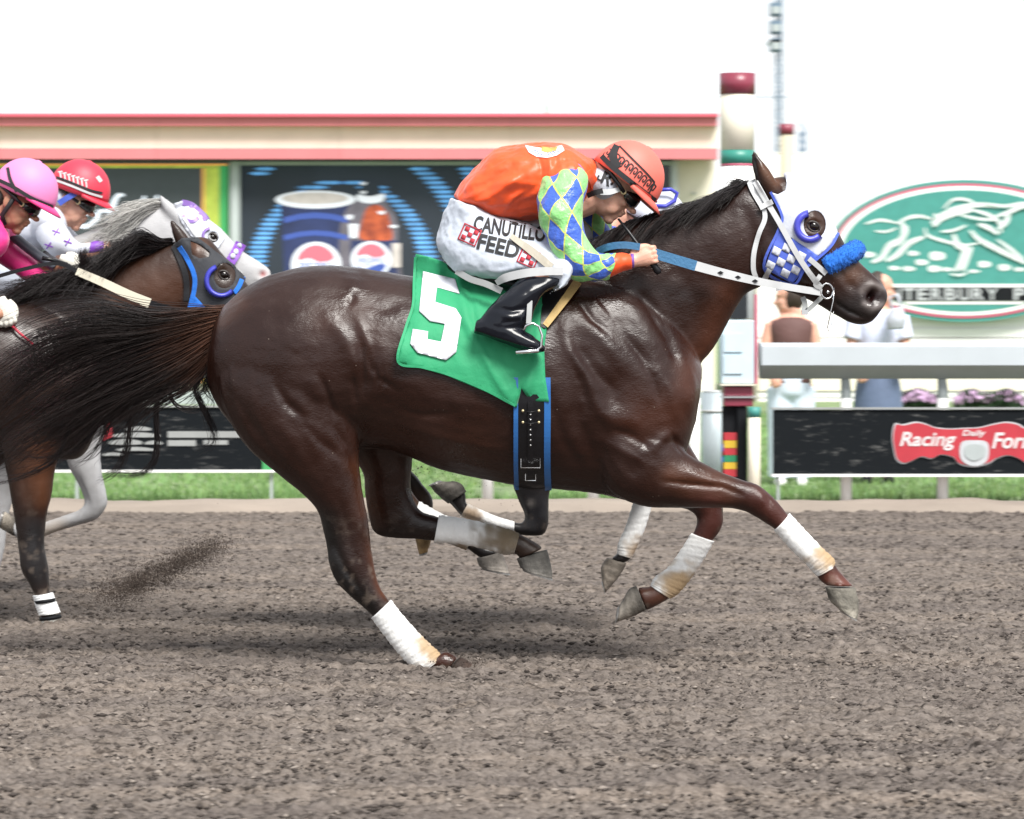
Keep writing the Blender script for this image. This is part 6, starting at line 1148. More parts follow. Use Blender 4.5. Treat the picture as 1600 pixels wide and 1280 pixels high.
    br = fuse('breeches', [loft([(704, 308, 764, 336, .145, 0), (687, 350, 800, 342, .165, 0), (685, 388, 828, 352, .14, -.06), (712, 424, 850, 362, .12, -.12), (762, 435, 872, 374, .10, -.17), (812, 436, 892, 388, .085, -.22), (848, 446, 902, 404, .07, -.255), (868, 454, 898, 426, .055, -.275), (846, 464, 886, 446, .05, -.29)], Y0, 6, 32), loft([(700, 330, 770, 340, .12, .05), (720, 405, 830, 342, .12, .10), (790, 410, 890, 344, .09, .17), (860, 405, 932, 350, .075, .21), (895, 410, 938, 372, .062, .23), (880, 430, 915, 410, .05, .25)], Y0, 6, 28), ball(P(738, 362, Y0), (.115, .16, .125), 14)], 0.006, 3, M['breeches'], t)
    ripple(br, 0.004, 14, 7); ripple(br, 0.003, 36, 8, (.5, 1, 1)); ripple(br, 0.001, 80, 18); sculpt(br, [([(700, 320), (705, 350), (700, 380)], -5, 5), ([(850, 380), (868, 400), (880, 420)], -8, 5), ([(820, 412), (850, 404), (880, 402)], -7, 4), ([(860, 436), (880, 424)], 7, 4), ([(740, 424), (790, 424), (830, 412)], 6, 5), ([(715, 335), (750, 350)], 6, 5), ([(700, 330), (740, 345), (790, 350)], -6, 6), ([(760, 415), (820, 405), (870, 395)], 7, 8), ([(780, 430), (840, 420)], -6, 5), ([(838, 358), (820, 380), (800, 410)], -7, 5), ([(860, 400), (845, 430)], 7, 6), ([(690, 380), (720, 400)], 6, 14)], Y0); bb = bvh_of(br)
    M['ink'] = mat('black_ink', (0.012, 0.012, 0.014), 0.7); M['red_ink'] = mat('red_ink', (0.36, 0.02, 0.035), 0.7)
    drape_text('leg_lettering', 'CANUTILLO', (740, 345, 853, 370), bb, Y0, 0.004, M['ink'], br, bold=0.03, rot=math.radians(9)); drape_text('leg_lettering', 'FEED', (746, 372, 812, 397), bb, Y0, 0.004, M['ink'], br, bold=0.03, rot=math.radians(14))
    def sq(cx, cy, w, h, a): c, s_ = math.cos(a), math.sin(a); return [(cx + x * c - y * s_, cy + x * s_ + y * c) for x, y in ((-w, -h), (w, -h), (w, h), (-w, h))]
    A = math.radians(24); ux, uy = math.cos(A), math.sin(A)
    for cx, cy in ((734, 367), (826, 402)):
        drape_poly('emblem_outline', sq(cx, cy, 15, 14, A), bb, Y0, 0.004, M['red_ink'], br, 5, [sq(cx, cy, 13, 12, A)], 0.001)
        for i, j in ((-1, -1), (1, -1), (0, 0), (-1, 1), (1, 1)): drape_poly('emblem_square', sq(cx + (i * ux - j * uy) * 7.5, cy + (i * uy + j * ux) * 7, 3.6, 3.6, A), bb, Y0, 0.004, M['red_ink'], br, 5, (), 0.001)
    strap('thigh_strap', [(798, 369), (830, 392), (862, 418)], [8, 12, 12], bb, Y0, 0.012, mat('beige_strap', (0.36, 0.33, 0.27), 0.6), br, 0.004)
    bt = [loft([(820, 430, 886, 436, .062, -.275), (799, 448, 868, 448, .066, -.30), (777, 467, 847, 462, .064, -.32), (760, 484, 836, 482, .056, -.335), (747, 502, 829, 504, .054, -.345), (742, 514, 815, 520, .045, -.347)], Y0, 6, 26), loft([(744, 500, 740, 521, .036, -.345), (765, 496, 760, 527, .045, -.348), (795, 503, 788, 537, .047, -.352), (822, 518, 815, 547, .047, -.356), (841, 531, 836, 551, .042, -.36), (852, 542, 850, 549, .024, -.36)], Y0, 6, 22)]
    b1 = fuse('boot', bt, 0.005, 2, M['patent'], t); sculpt(b1, [([(770, 480), (800, 486), (828, 480)], -7, 4), ([(775, 490), (800, 497), (826, 494)], 5, 4), ([(785, 505), (810, 500)], -5, 3), ([(762, 478), (790, 470)], 4, 5), ([(745, 522), (790, 536), (835, 551)], -4, 2.5), ([(742, 516), (790, 530), (840, 546)], 4, 3)], Y0); ripple(b1, 0.0025, 20, 9)
    fuse('boot', [limb([(895, 420, .26), (860, 450, .30), (800, 485, .33), (785, 505, .345)], Y0, [.06, .058, .055, .05]), limb([(780, 508, .345), (820, 528, .35), (850, 540, .355)], Y0, [.045, .042, .028])], 0.007, 2, M['patent'], t)
    M['salmon'] = mat('salmon_helmet', (0.76, 0.145, 0.11), 0.55, var=0.04, vscale=20); h = hd.helmet(t, M['salmon']); bh = BVHTree.FromPolygons([tuple(v.co) for v in h.data.vertices], [tuple(p.vertices) for p in h.data.polygons])
    strap('helmet_band', [(940, 244), (958, 262), (985, 284), (1010, 304), (1024, 314)], 8, bh, Y0, 0.008, M['ink'], h, 0.003); strap('helmet_line', [(968, 228), (990, 250), (1010, 270), (1023, 285)], 2.4, bh, Y0, 0.007, M['ink'], h, 0.002); strap('helmet_line', [(1023, 285), (1014, 302)], 2.2, bh, Y0, 0.007, M['ink'], h, 0.002); strap('dark_tape', [(964, 227), (958, 244), (966, 262)], [10, 13, 10], bh, Y0, 0.008, M['ink'], h, 0.002)
    for i in range(11):                                              # meander band
        q = i / 10; cx, cy = 947 + q * 70, 238 + q * 56 - 10 * math.sin(q * 3.1) * .35; e = math.radians(40); c, s_ = math.cos(e), math.sin(e); R = lambda a, b: (cx + a * c - b * s_ + 2, cy + a * s_ + b * c)
        for l in ([R(-3, 7), R(-3, -6), R(3.2, -6)], [R(3.2, -6), R(3.2, 2), R(0, 2)], [R(0, 2), R(0, -1.5)]): strap('meander', l if len(l) > 2 else [l[0], l[1]], 1.7, bh, Y0, 0.006, M['ink'], h, 0.001, n=4, rel=0, m=2)
    v, f = hd.b((-.026, 0, -.014), (.072, .092, .066), n=14); ec = mesh_obj('ear_cover', v, f, M['hood_white'], t); be = BVHTree.FromPolygons(v, f)
    drape_text('ear_cover_mark', 'R', (942, 268, 958, 290), be, Y0, 0.003, M['ink'], ec, rot=.5, bold=.02); strap('mark_swash', [(936, 274), (934, 279), (940, 281), (946, 268), (956, 266)], 2.4, be, Y0, 0.003, M['ink'], ec, 0.001); drape_poly('mark_dot', ell(956, 287, 2.2, 2.2, 10), be, Y0, 0.003, M['ink'], ec, 3, (), 0.001)
    strap('chin_strap', [(918, 306, Y0 - .09), (930, 301, Y0 - .112), (942, 298, Y0 - .116)], [8, 8, 8], None, Y0, 0, M['ink'], ec, 0.004, rel=0); strap('chin_strap', [(938, 300, Y0 - .114), (952, 300, Y0 - .110), (968, 296, Y0 - .098)], [9, 9, 7], None, Y0, 0, M['tack_white'], ec, 0.005, rel=0)
    hd.goggles(t)
    wp = thing('whip', P(1000, 385, Y0 - .2), 'thin black whip held in the bare hand of the front jockey', 'whip')
    MB().tube([P(966, 342, Y0 - .13), P(982, 362, Y0 - .15), P(998, 384, Y0 - .165), P(1010, 398, Y0 - .17)], [0.0045, .006, .007, .008], 8).build('shaft', M['leather'], wp, True); MB().tube([P(1008, 396, Y0 - .17), P(1020, 412, Y0 - .175), P(1028, 424, Y0 - .178), P(1030, 428, Y0 - .178)], [.010, .012, .014, .009], 10).build('grip', M['leather'], wp, True)
rider_main()

def rider_left():
    Y0 = YL; t = thing('person', P(-60, 470, Y0), 'jockey in bright pink silks and pale pink helmet at the left edge', 'person', 'jockeys'); hd = Head(20, 314, Y0 - .02, 26)
    g = hd.geos() + [limb([(-190, 410, 0), (-130, 360, 0), (-70, 345, 0), (-25, 350, 0), (0, 350, 0)], Y0, [.12, .125, .14, .12, .055]), limb([(-25, 370, -.06), (-40, 390, -.19), (-55, 440, -.24), (-40, 490, -.26), (-5, 490, -.24), (4, 488, -.235)], Y0, [.06, .055, .045, .04, .03, .026]), limb([(-15, 365, .06), (0, 378, .16), (40, 415, .17), (80, 425, .10), (104, 415, .03)], Y0, [.06, .055, .045, .036, .026]),
        limb([(-190, 420, -.09), (-110, 440, -.2), (-50, 470, -.29), (-90, 510, -.32), (-150, 550, -.35), (-110, 575, -.36)], Y0, [.1, .09, .062, .05, .04, .03]), limb([(-190, 420, .09), (-110, 440, .2), (-50, 470, .29), (-90, 510, .32), (-150, 550, .35), (-110, 575, .36)], Y0, [.1, .09, .062, .05, .04, .03])]
    fuse('body', g, 0.0042, 2, M['skin_tan'], t)
    M['glove'] = mat('cream_glove', (0.62, 0.60, 0.54), 0.7, var=0.1, bump=0.3)
    fuse('glove', hand_geo((2, 470, -.235), (12, 500, -.235), Y0, 1.05) , 0.004, 1, M['glove'], t); fuse('glove', hand_geo((98, 404, .03), (120, 414, .03), Y0, .9), 0.004, 1, M['glove'], t)
    M['pink'] = cloth_mat('pink_satin', (0.78, 0.04, 0.24), 0.4, 0.25); M['pink_pale'] = mat('pale_pink_helmet', (0.70, 0.21, 0.44), 0.55, bump=0.06, bscale=60); M['pink_rim'] = mat('pink_peak', (0.72, 0.05, 0.22), 0.4); M['grey_silk'] = cloth_mat('charcoal_sleeve', (0.07, 0.08, 0.10), 0.45)
    sl = fuse('silks', [loft([(-200, 395, -185, 430, .1), (-170, 350, -150, 430, .16), (-120, 318, -95, 420, .18), (-70, 308, -50, 415, .19), (-30, 315, -12, 405, .17), (0, 330, 14, 380, .10), (8, 336, 10, 362, .06)], Y0, 6, 30), ball(P(-20, 375, Y0 - .16), (.09, .08, .08), 10), ball(P(-5, 372, Y0 + .15), (.08, .08, .08), 10)], 0.008, 3, M['pink'], t); ripple(sl, 0.006, 14, 2)
    loft_obj('sleeve', [(-30, 385, 10, 372, .06, .12), (-10, 405, 22, 378, .062, .16), (18, 424, 45, 398, .056, .15), (44, 442, 66, 416, .05, .12), (68, 446, 86, 424, .042, .08), (84, 440, 100, 420, .034, .04)], Y0, M['pink'], t, 6, 26, .005, 20, 3); loft_obj('sleeve', [(-70, 360, -5, 372, .08, -.19), (-90, 420, -30, 425, .075, -.23), (-85, 470, -32, 460, .07, -.25), (-60, 505, -30, 470, .06, -.255), (-30, 505, -22, 475, .05, -.25), (-6, 500, 0, 474, .038, -.24)], Y0, M['pink'], t, 6, 26, .005, 20, 4)
    loft_obj('under_sleeve', [(12, 372, 30, 366, .03, .10), (36, 392, 52, 384, .035, .10), (60, 410, 72, 398, .03, .08), (82, 424, 90, 412, .025, .05)], Y0, M['grey_silk'], t, 5, 18, .003, 24, 5)
    fuse('breeches', [limb([(-195, 410, 0), (-180, 430, 0)], Y0, [.16, .16]), limb([(-190, 420, -.09), (-110, 445, -.19), (-50, 470, -.28), (-75, 495, -.30)], Y0, [.13, .11, .08, .06]), limb([(-190, 420, .09), (-110, 445, .19), (-50, 470, .28), (-75, 495, .30)], Y0, [.13, .11, .08, .06])], 0.009, 3, M['breeches'], t)
    for sg in (-1, 1): fuse('boot', [limb([(-65, 490, sg * .30), (-110, 525, sg * .335), (-148, 552, sg * .35)], Y0, [.06, .055, .05]), limb([(-155, 555, sg * .35), (-125, 572, sg * .355), (-100, 582, sg * .36)], Y0, [.045, .042, .028])], 0.009, 2, M['patent'], t)
    h = hd.helmet(t, M['pink_pale'], M['pink_rim']); bh = BVHTree.FromPolygons([tuple(v.co) for v in h.data.vertices], [tuple(p.vertices) for p in h.data.polygons])
    strap('helmet_strap', [(-8, 279), (20, 292), (50, 310), (83, 324)], 5.5, bh, Y0, 0.007, M['ink'], h, 0.003); strap('helmet_strap', [(12, 262), (16, 280), (26, 300)], 4.5, bh, Y0, 0.007, M['ink'], h, 0.003); hd.goggles(t)
    v, f = tube_geo(hd.w([(.01, -.082, .03), (.005, -.084, -.02), (-.005, -.074, -.07), (.02, -.055, -.10)]), .010, 8); mesh_obj('chin_strap', v, f, M['ink'], t)
    v, f = hd.b((-.055, 0, -.015), (.045, .072, .055)); mesh_obj('hair', v, f, mat('dark_hair_cap', (0.02, 0.014, 0.012), 0.6), t)
    w = thing('whip', P(25, 516, Y0 - .24), 'red whip held in the white glove of the pink jockey', 'whip'); M['whip_red'] = mat('red_whip', (0.5, 0.03, 0.06), 0.4)
    MB().tube([P(8, 498, Y0 - .22), P(30, 520, Y0 - .235), P(56, 542, Y0 - .24)], [.007, .006, .005], 8).build('shaft', M['whip_red'], w, True); MB().tube([P(-8, 482, Y0 - .21), P(9, 499, Y0 - .22)], .009, 8).build('grip', M['leather'], w, True)
    w = thing('whip', P(90, 408, Y0), 'black whip grip poking above the mane of the brown horse', 'whip'); MB().tube([P(66, 403, Y0 - .02), P(80, 406, Y0 - .01), P(105, 413, Y0 + .01)], [.010, .008, .008], 8).build('grip', M['leather'], w, True); MB().tube([P(104, 413, Y0 + .01), P(124, 419, Y0 + .03)], .006, 8).build('shaft', M['leather'], w, True)
rider_left()

def rider_grey():
    Y0 = YG; t = thing('person', P(20, 420, Y0), 'jockey in white silks with purple crosses and a red helmet', 'person', 'jockeys'); hd = Head(108, 313, Y0 - .02, 20)
    g = hd.geos() + [limb([(-60, 400, 0), (-20, 355, 0), (40, 335, 0), (80, 340, 0), (92, 338, 0)], Y0, [.12, .125, .13, .12, .05]), limb([(70, 350, -.06), (72, 358, -.16), (90, 385, -.2), (110, 396, -.2), (140, 390, -.17), (160, 386, -.15)], Y0, [.06, .055, .045, .04, .032, .026]), limb([(80, 350, .06), (82, 358, .16), (105, 378, .2), (135, 384, .17), (160, 382, .12)], Y0, [.06, .055, .045, .032, .026]),
        limb([(-55, 405, -.09), (10, 430, -.2), (60, 440, -.27), (20, 480, -.3), (-20, 510, -.33), (10, 530, -.34)], Y0, [.1, .09, .062, .05, .04, .03]), limb([(-55, 405, .09), (10, 430, .2), (60, 440, .27), (20, 480, .3), (-20, 510, .33), (10, 530, .34)], Y0, [.1, .09, .062, .05, .04, .03])] + hand_geo((156, 388, -.15), (174, 392, -.15), Y0, 1.0)
    fuse('body', g, 0.0045, 2, M['skin'], t)
    M['wsilk'] = cloth_mat('white_satin', (0.48, 0.50, 0.56), 0.45, 0.25); M['purple'] = cloth_mat('purple_cloth', (0.18, 0.05, 0.38), 0.5); M['red_h'] = mat('red_helmet', (0.58, 0.03, 0.06), 0.5, bump=0.06, bscale=60)
    sl = fuse('silks', [loft([(-70, 385, -50, 420, .1), (-45, 345, -20, 420, .16), (0, 315, 20, 405, .18), (45, 308, 60, 395, .18), (75, 318, 85, 380, .15), (92, 326, 96, 360, .09)], Y0, 6, 30), ball(P(76, 350, Y0 - .14), (.085, .08, .08), 10), ball(P(80, 350, Y0 + .14), (.08, .08, .08), 10)], 0.008, 3, M['wsilk'], t); ripple(sl, 0.006, 14, 5)
    sv = loft_obj('sleeve', [(52, 345, 92, 338, .07, -.13), (56, 370, 102, 352, .075, -.17), (70, 392, 110, 366, .07, -.2), (92, 404, 122, 378, .06, -.2), (118, 404, 132, 380, .05, -.19), (142, 398, 146, 378, .042, -.17)], Y0, M['wsilk'], t, 6, 30, .006, 20, 6); loft_obj('sleeve', [(60, 345, 94, 338, .06, .12), (80, 375, 108, 352, .065, .17), (105, 390, 122, 368, .055, .18), (135, 392, 140, 374, .045, .16), (158, 390, 160, 374, .036, .12)], Y0, M['wsilk'], t, 6, 26, .006, 20, 7)
    loft_obj('cuff', [(140, 399, 143, 377, .043, -.172), (152, 397, 152, 376, .040, -.16), (163, 394, 162, 377, .034, -.15)], Y0, M['purple'], t, 4, 22, .003, 24, 3); bs = bvh_of(sv)
    for cx, cy in ((84, 340), (88, 362), (106, 378), (76, 384)):
        for a in (.4, 2.1): strap('cross_stitch', [(cx - 7 * math.cos(a), cy - 6 * math.sin(a)), (cx + 7 * math.cos(a), cy + 6 * math.sin(a))], 1.8, bs, Y0, 0.004, M['purple'], sv, 0.002, n=4)
    fuse('breeches', [limb([(-60, 395, 0), (-50, 415, 0)], Y0, [.16, .16]), limb([(-55, 405, -.09), (10, 430, -.2), (60, 440, -.27), (40, 462, -.28)], Y0, [.13, .11, .08, .06]), limb([(-55, 405, .09), (10, 430, .2), (60, 440, .27), (40, 462, .28)], Y0, [.13, .11, .08, .06])], 0.009, 3, M['breeches'], t)
    for sg in (-1, 1): fuse('boot', [limb([(48, 455, sg * .28), (10, 490, sg * .31), (-22, 512, sg * .33)], Y0, [.06, .055, .05]), limb([(-24, 514, sg * .33), (0, 526, sg * .34), (22, 536, sg * .345)], Y0, [.045, .042, .028])], 0.009, 2, M['patent'], t)
    h = hd.helmet(t, M['red_h']); bh = BVHTree.FromPolygons([tuple(v.co) for v in h.data.vertices], [tuple(p.vertices) for p in h.data.polygons]); strap('helmet_line', [(88, 282), (110, 290), (140, 302), (160, 308)], 3.5, bh, Y0, 0.007, M['tack_white'], h, 0.002); strap('helmet_strap', [(88, 277), (110, 285), (140, 297), (160, 302)], 3.5, bh, Y0, 0.009, M['ink'], h, 0.003)
    for i, x in enumerate(np.linspace(94, 134, 7)): y = 268 + i * 2.2; strap('helmet_mark', [(x, y), (x + 1.5, y + 12)], 2.4, bh, Y0, 0.007, M['tack_white'], h, 0.002, n=4); strap('helmet_mark', [(x - 3, y + 1), (x + 3.5, y)], 2.2, bh, Y0, 0.008, M['tack_white'], h, 0.002, n=4)
    strap('helmet_mark', [(152, 276), (158, 284)], 6, bh, Y0, 0.008, M['tack_white'], h, 0.002); hd.goggles(t); Head(118, 306, Y0 - .02, 20).goggles(t, .045)
    v, f = hd.b((-.035, 0, -.0), (.058, .083, .052)); mesh_obj('ear_cover', v, f, M['hood_white'], t); strap('blue_strap', [(92, 318, Y0 - .11), (104, 310, Y0 - .118), (118, 302, Y0 - .118)], 9, None, Y0, 0, M['royal'], t, 0.004, rel=0)
rider_grey()

def rider_back():
    Y0 = YB; t = thing('person', P(840, 430, Y0), 'hidden jockey whose white and blue capped head peeks behind the front helmet', 'person', 'jockeys'); hd = Head(1000, 360, Y0 - .02, 30)
    g = hd.geos() + [limb([(790, 390, 0), (840, 350, 0), (900, 340, 0), (960, 345, 0), (985, 352, 0)], Y0, [.11, .115, .125, .12, .05]), limb([(950, 350, -.06), (940, 365, -.15), (945, 410, -.19), (990, 425, -.18), (1030, 418, -.15)], Y0, [.055, .05, .042, .034, .026]), limb([(950, 350, .06), (940, 365, .15), (945, 410, .19), (990, 425, .18), (1030, 418, .15)], Y0, [.055, .05, .042, .034, .026]),
        limb([(790, 395, -.09), (850, 425, -.17), (910, 440, -.24), (870, 470, -.27), (820, 500, -.30), (860, 520, -.31)], Y0, [.1, .09, .06, .05, .04, .03]), limb([(790, 395, .09), (850, 425, .17), (910, 440, .24), (870, 470, .27), (820, 500, .30), (860, 520, .31)], Y0, [.1, .09, .06, .05, .04, .03])] + hand_geo((1028, 418, -.15), (1052, 414, -.15), Y0, .9)
    fuse('body', g, 0.007, 2, M['skin'], t); fuse('silks', [loft([(782, 380, 792, 402, .1), (800, 352, 815, 405, .15), (845, 328, 860, 398, .165), (900, 318, 910, 392, .17), (945, 324, 950, 382, .14), (978, 335, 978, 366, .07)], Y0, 6, 26), limb([(940, 362, -.14), (945, 410, -.19), (1000, 424, -.17), (1026, 418, -.15)], Y0, [.08, .065, .05, .038]), limb([(940, 362, .14), (945, 410, .19), (1000, 424, .17), (1026, 418, .15)], Y0, [.08, .065, .05, .038])], 0.009, 3, M['royal'], t)
    fuse('breeches', [limb([(790, 390, 0), (795, 410, 0)], Y0, [.14, .14]), limb([(790, 395, -.09), (850, 425, -.17), (910, 440, -.24), (890, 455, -.25)], Y0, [.12, .1, .075, .06]), limb([(790, 395, .09), (850, 425, .17), (910, 440, .24), (890, 455, .25)], Y0, [.12, .1, .075, .06])], 0.009, 3, M['breeches'], t)
    for sg in (-1, 1): fuse('boot', [limb([(895, 452, sg * .25), (860, 478, sg * .28), (822, 500, sg * .30)], Y0, [.055, .05, .046]), limb([(820, 502, sg * .30), (845, 514, sg * .305), (868, 522, sg * .31)], Y0, [.04, .038, .026])], 0.009, 2, M['patent'], t)
    hd.helmet(t, M['hood_white'], M['cup_blue']); hd.goggles(t)
    q = Head(998, 328, Y0 - .02, 34); o = q.goggles(t, .05); v, f = tube_geo([P(1020, 322, Y0 - .125), P(1040, 322, Y0 - .12), P(1054, 314, Y0 - .105), P(1058, 302, Y0 - .10), P(1048, 296, Y0 - .11), P(1030, 297, Y0 - .12)], .008, 8); mesh_obj('goggle_rim', v, f, M['cup_blue'], o)
rider_back()

# ------------------------------------------------------------------ tack of the two horses at the left
def tack_left():
    hd = thing('blinker_hood', P(320, 430, YL), 'black blinker hood with blue trim and blue eye cup on the brown horse', 'horse hood'); M['hood_black'] = cloth_mat('hood_black', (0.022, 0.024, 0.030), 0.75)
    out = [(270, 384), (284, 372), (309, 371), (337, 393), (363, 413), (382, 434), (378, 460), (360, 490), (330, 492), (298, 484), (305, 441), (282, 390)]
    drape_poly('hood', out, bvh_l, YL, 0.007, M['hood_black'], hd, 5, [ell(351, 431, 17, 20, 18), [(297, 376), (312, 382), (328, 394), (326, 402), (312, 404), (300, 398)]], 0.004, YL, 2)
    for l in ([(280, 386), (292, 404), (303, 428), (304, 450), (296, 484)], [(296, 484), (312, 480), (326, 490)], [(379, 432), (374, 446), (366, 458)]): strap('trim', l, 7, bvh_l, YL, 0.012, M['bright_blue'], hd, 0.004, YL)
    drape_poly('corner_patch', [(306, 440), (304, 462), (326, 486), (297, 486)], bvh_l, YL, 0.011, M['bright_blue'], hd, 5, (), 0.003, YL)
    arc_cup('eye_cup', 346, 439, 19, 28, math.radians(40), math.radians(250), bvh_l, YL, 0.03, M['cup_blue'], hd)
    br = thing('bridle', P(220, 470, YL), 'dark bridle with a cream rubber rein on the brown horse', 'bridle'); M['cream_rein'] = mat('cream_rubber', (0.62, 0.58, 0.47), 0.6, var=0.06)
    for sg in (1, -1):
        f = lambda y: YL + y * sg
        strap('rein_grip', [(120, 424, f(-.16)), (160, 441, f(-.165)), (200, 460, f(-.165)), (234, 474, f(-.16))], [12, 13, 14, 15], None, YL, 0, M['cream_rein'], br, 0.008, rel=0); strap('rein', [(232, 473, f(-.16)), (270, 484, f(-.14)), (310, 496, f(-.11)), (370, 505, f(-.07))], 9, None, YL, 0, M['leather'], br, 0.005, rel=0)
    strap('cheek_strap', [(272, 384), (290, 430), (292, 470)], 9, bvh_l, YL, 0.010, M['leather'], br, 0.005, YL); strap('rein_loop', [(-30, 440, YL - .16), (40, 420, YL - .17), (90, 412, YL - .165), (125, 426, YL - .16)], 6, None, YL, 0, M['leather'], br, 0.005, rel=0)
    hd = thing('blinker_hood', P(320, 360, YG), 'white hood with purple trim on the grey horse at left', 'horse hood'); M['purple_pl'] = mat('purple_cup', (0.22, 0.12, 0.40), 0.4)
    drape_poly('hood', [(272, 318), (284, 314), (296, 320), (318, 338), (345, 358), (352, 372), (340, 390), (316, 384), (296, 366), (282, 345)], bvh_g, YG, 0.006, M['hood_white'], hd, 4, [ell(333, 371, 8.5, 9, 14)], 0.004, YG, 2)
    strap('trim', [(284, 316), (298, 320), (316, 336), (322, 344)], 9, bvh_g, YG, 0.010, M['purple_pl'], hd, 0.004, YG); strap('trim', [(286, 336), (292, 344), (302, 346), (310, 340)], 5, bvh_g, YG, 0.010, M['purple_pl'], hd, 0.004, YG); arc_cup('eye_cup', 329, 369, 9, 15, math.radians(110), math.radians(265), bvh_g, YG, 0.022, M['purple_pl'], hd)
    rl = thing('shadow_roll', P(368, 395, YG), 'purple noseband with white spots on the grey horse', 'shadow roll'); strap('band', [(376, 380), (368, 396), (358, 412)], 16, bvh_g, YG, 0.012, M['purple'], rl, 0.012, YG)
    for x, y in ((374, 384), (364, 400), (369, 393)): drape_poly('spot', ell(x, y, 4, 4.5, 10), bvh_g, YG, 0.022, M['hood_white'], rl, 4, (), 0.002, YG)
    br = thing('bridle', P(260, 400, YG), 'white bridle and reins on the grey horse', 'bridle')
    for sg in (1, -1): strap('rein', [(170, 392, YG - .15 * sg), (230, 410, YG - .14 * sg), (300, 425, YG - .1 * sg), (372, 428, YG - .06 * sg)], 8, None, YG, 0, M['tack_white'], br, 0.005, rel=0)
    strap('cheek_strap', [(276, 322), (310, 372), (350, 405), (378, 428)], 5, bvh_g, YG, 0.012, M['tack_white'], br, 0.004, YG)
    # plain racing saddles under the riders behind
    for Y0, (x, y), lab, kx in ((YL, (-120, 455), 'black racing saddle under the pink jockey', 1), (YG, (-10, 430), 'black racing saddle under the jockey in white', 1), (YB, (850, 440), 'black racing saddle under the hidden jockey', .9)):
        sd_ = thing('saddle', P(x, y, Y0), lab, 'saddle'); fuse('seat', [loft([(x - 90, y - 20, x - 86, y + 5, .05), (x - 50, y - 12, x - 48, y + 22, .15), (x, y - 10, x, y + 40, .20), (x + 40, y - 14, x + 40, y + 30, .17), (x + 66, y - 12, x + 64, y + 10, .05)], Y0, 4, 20)], 0.012, 2, M['leather'], sd_)
tack_left()

# ------------------------------------------------------------------ spectators behind the rail
def spectator(cx, Y, top, label, shirt, legs, hair, shoe, skirt=False, turn=0, sleeve=None):
    t = thing('person', P(cx, gyrow(Y), Y), label, 'person', 'spectators on the lawn'); ft = gyrow(Y); h = (ft - top); q = lambda f: top + h * f; w = h / 7.6
    hd = Head(cx + turn * 4, q(.072), Y, 6, .93); hg = hd.geos()
    R = 1.0 if turn >= 0 else -1.0
    if R < 0: hg = [([(2 * hd.o[0] - x, y, z) for x, y, z in v], f) for v, f in hg]
    px = lambda a: cx + a * w
    arms = [limb([(px(-.75), q(.20), 0), (px(-.98), q(.34), -.03), (px(-.72), q(.45), -.16)], Y, [.052, .042, .034]), limb([(px(.75), q(.20), 0), (px(1.0), q(.34), -.03), (px(.95), q(.44), -.22)], Y, [.052, .042, .034])]
    hands = hand_geo((px(-.72), q(.45), -.16), (px(-.55), q(.50), -.17), Y, .9) + hand_geo((px(.95), q(.44), -.22), (px(.85), q(.40), -.24), Y, .9)
    torso = loft([(px(-.3), q(.155), px(.3), q(.155), .06), (px(-.85), q(.19), px(.85), q(.19), .09), (px(-.72), q(.27), px(.72), q(.27), .12), (px(-.6), q(.38), px(.6), q(.38), .105), (px(-.72), q(.47), px(.72), q(.47), .125), (px(-.7), q(.53), px(.7), q(.53), .12)], Y, 5, 22)
    lg = [limb([(px(e * .36), q(.5), 0), (px(e * .36), q(.72), -.02), (px(e * .34), q(.94), 0.01), (px(e * .36), q(.975), -.03)], Y, [.09, .06, .045, .036]) for e in (-1, 1)]
    fuse('body', hg + arms + hands + [torso] + lg, 0.011, 2, M['skin'], t)
    fuse('shirt', [loft([(px(-.5), q(.165), px(.5), q(.165), .08), (px(-.9), q(.20), px(.9), q(.20), .11), (px(-.8), q(.28), px(.8), q(.28), .135), (px(-.68), q(.38), px(.68), q(.38), .12), (px(-.78), q(.50), px(.78), q(.50), .14)], Y, 5, 22)] + ([limb([(px(e * .78), q(.20), 0), (px(e * .98), q(.31), -.03)], Y, [.075, .065]) for e in (-1, 1)] if sleeve else []), 0.012, 2, shirt, t)
    if skirt: fuse('skirt', [loft([(px(-.72), q(.47), px(.72), q(.47), .135), (px(-.86), q(.56), px(.86), q(.56), .15), (px(-.92), q(.70), px(.92), q(.70), .16), (px(-.95), q(.92), px(.95), q(.92), .17)], Y, 4, 24)], 0.013, 2, legs, t)
    else: fuse('trousers', [loft([(px(-.72), q(.46), px(.72), q(.46), .135), (px(-.78), q(.54), px(.78), q(.54), .14), (px(-.6), q(.58), px(.6), q(.58), .1)], Y, 4, 22)] + [limb([(px(e * .38), q(.52), 0), (px(e * .4), q(.72), -.02), (px(e * .42), q(.965), 0)], Y, [.11, .095, .09]) for e in (-1, 1)], 0.012, 2, legs, t)
    for e in (-1, 1): fuse('shoe', [limb([(px(e * .40), ft - 3, .04), (px(e * .40), ft - 3, -.06), (px(e * .42), ft - 2.2, -.14)], Y, [.042, .045, .03])], 0.009, 1, shoe, t)
    v, f = ball(P(cx - R * 2.5, q(.058), Y + .015), (.105, .095, .115), 10); v = wrinkled(v, .012, 30, 3); mesh_obj('hair', v, f, hair, t)
M['brown_top'] = cloth_mat('brown_top', (0.10, 0.045, 0.04)); M['pale_jean'] = cloth_mat('pale_jeans', (0.58, 0.66, 0.76)); M['blue_dress'] = cloth_mat('dark_blue_skirt', (0.10, 0.135, 0.22)); M['hair_b'] = mat('spectator_hair', (0.035, 0.022, 0.016), 0.6); M['pale_top'] = cloth_mat('pale_blue_top', (0.60, 0.64, 0.80))
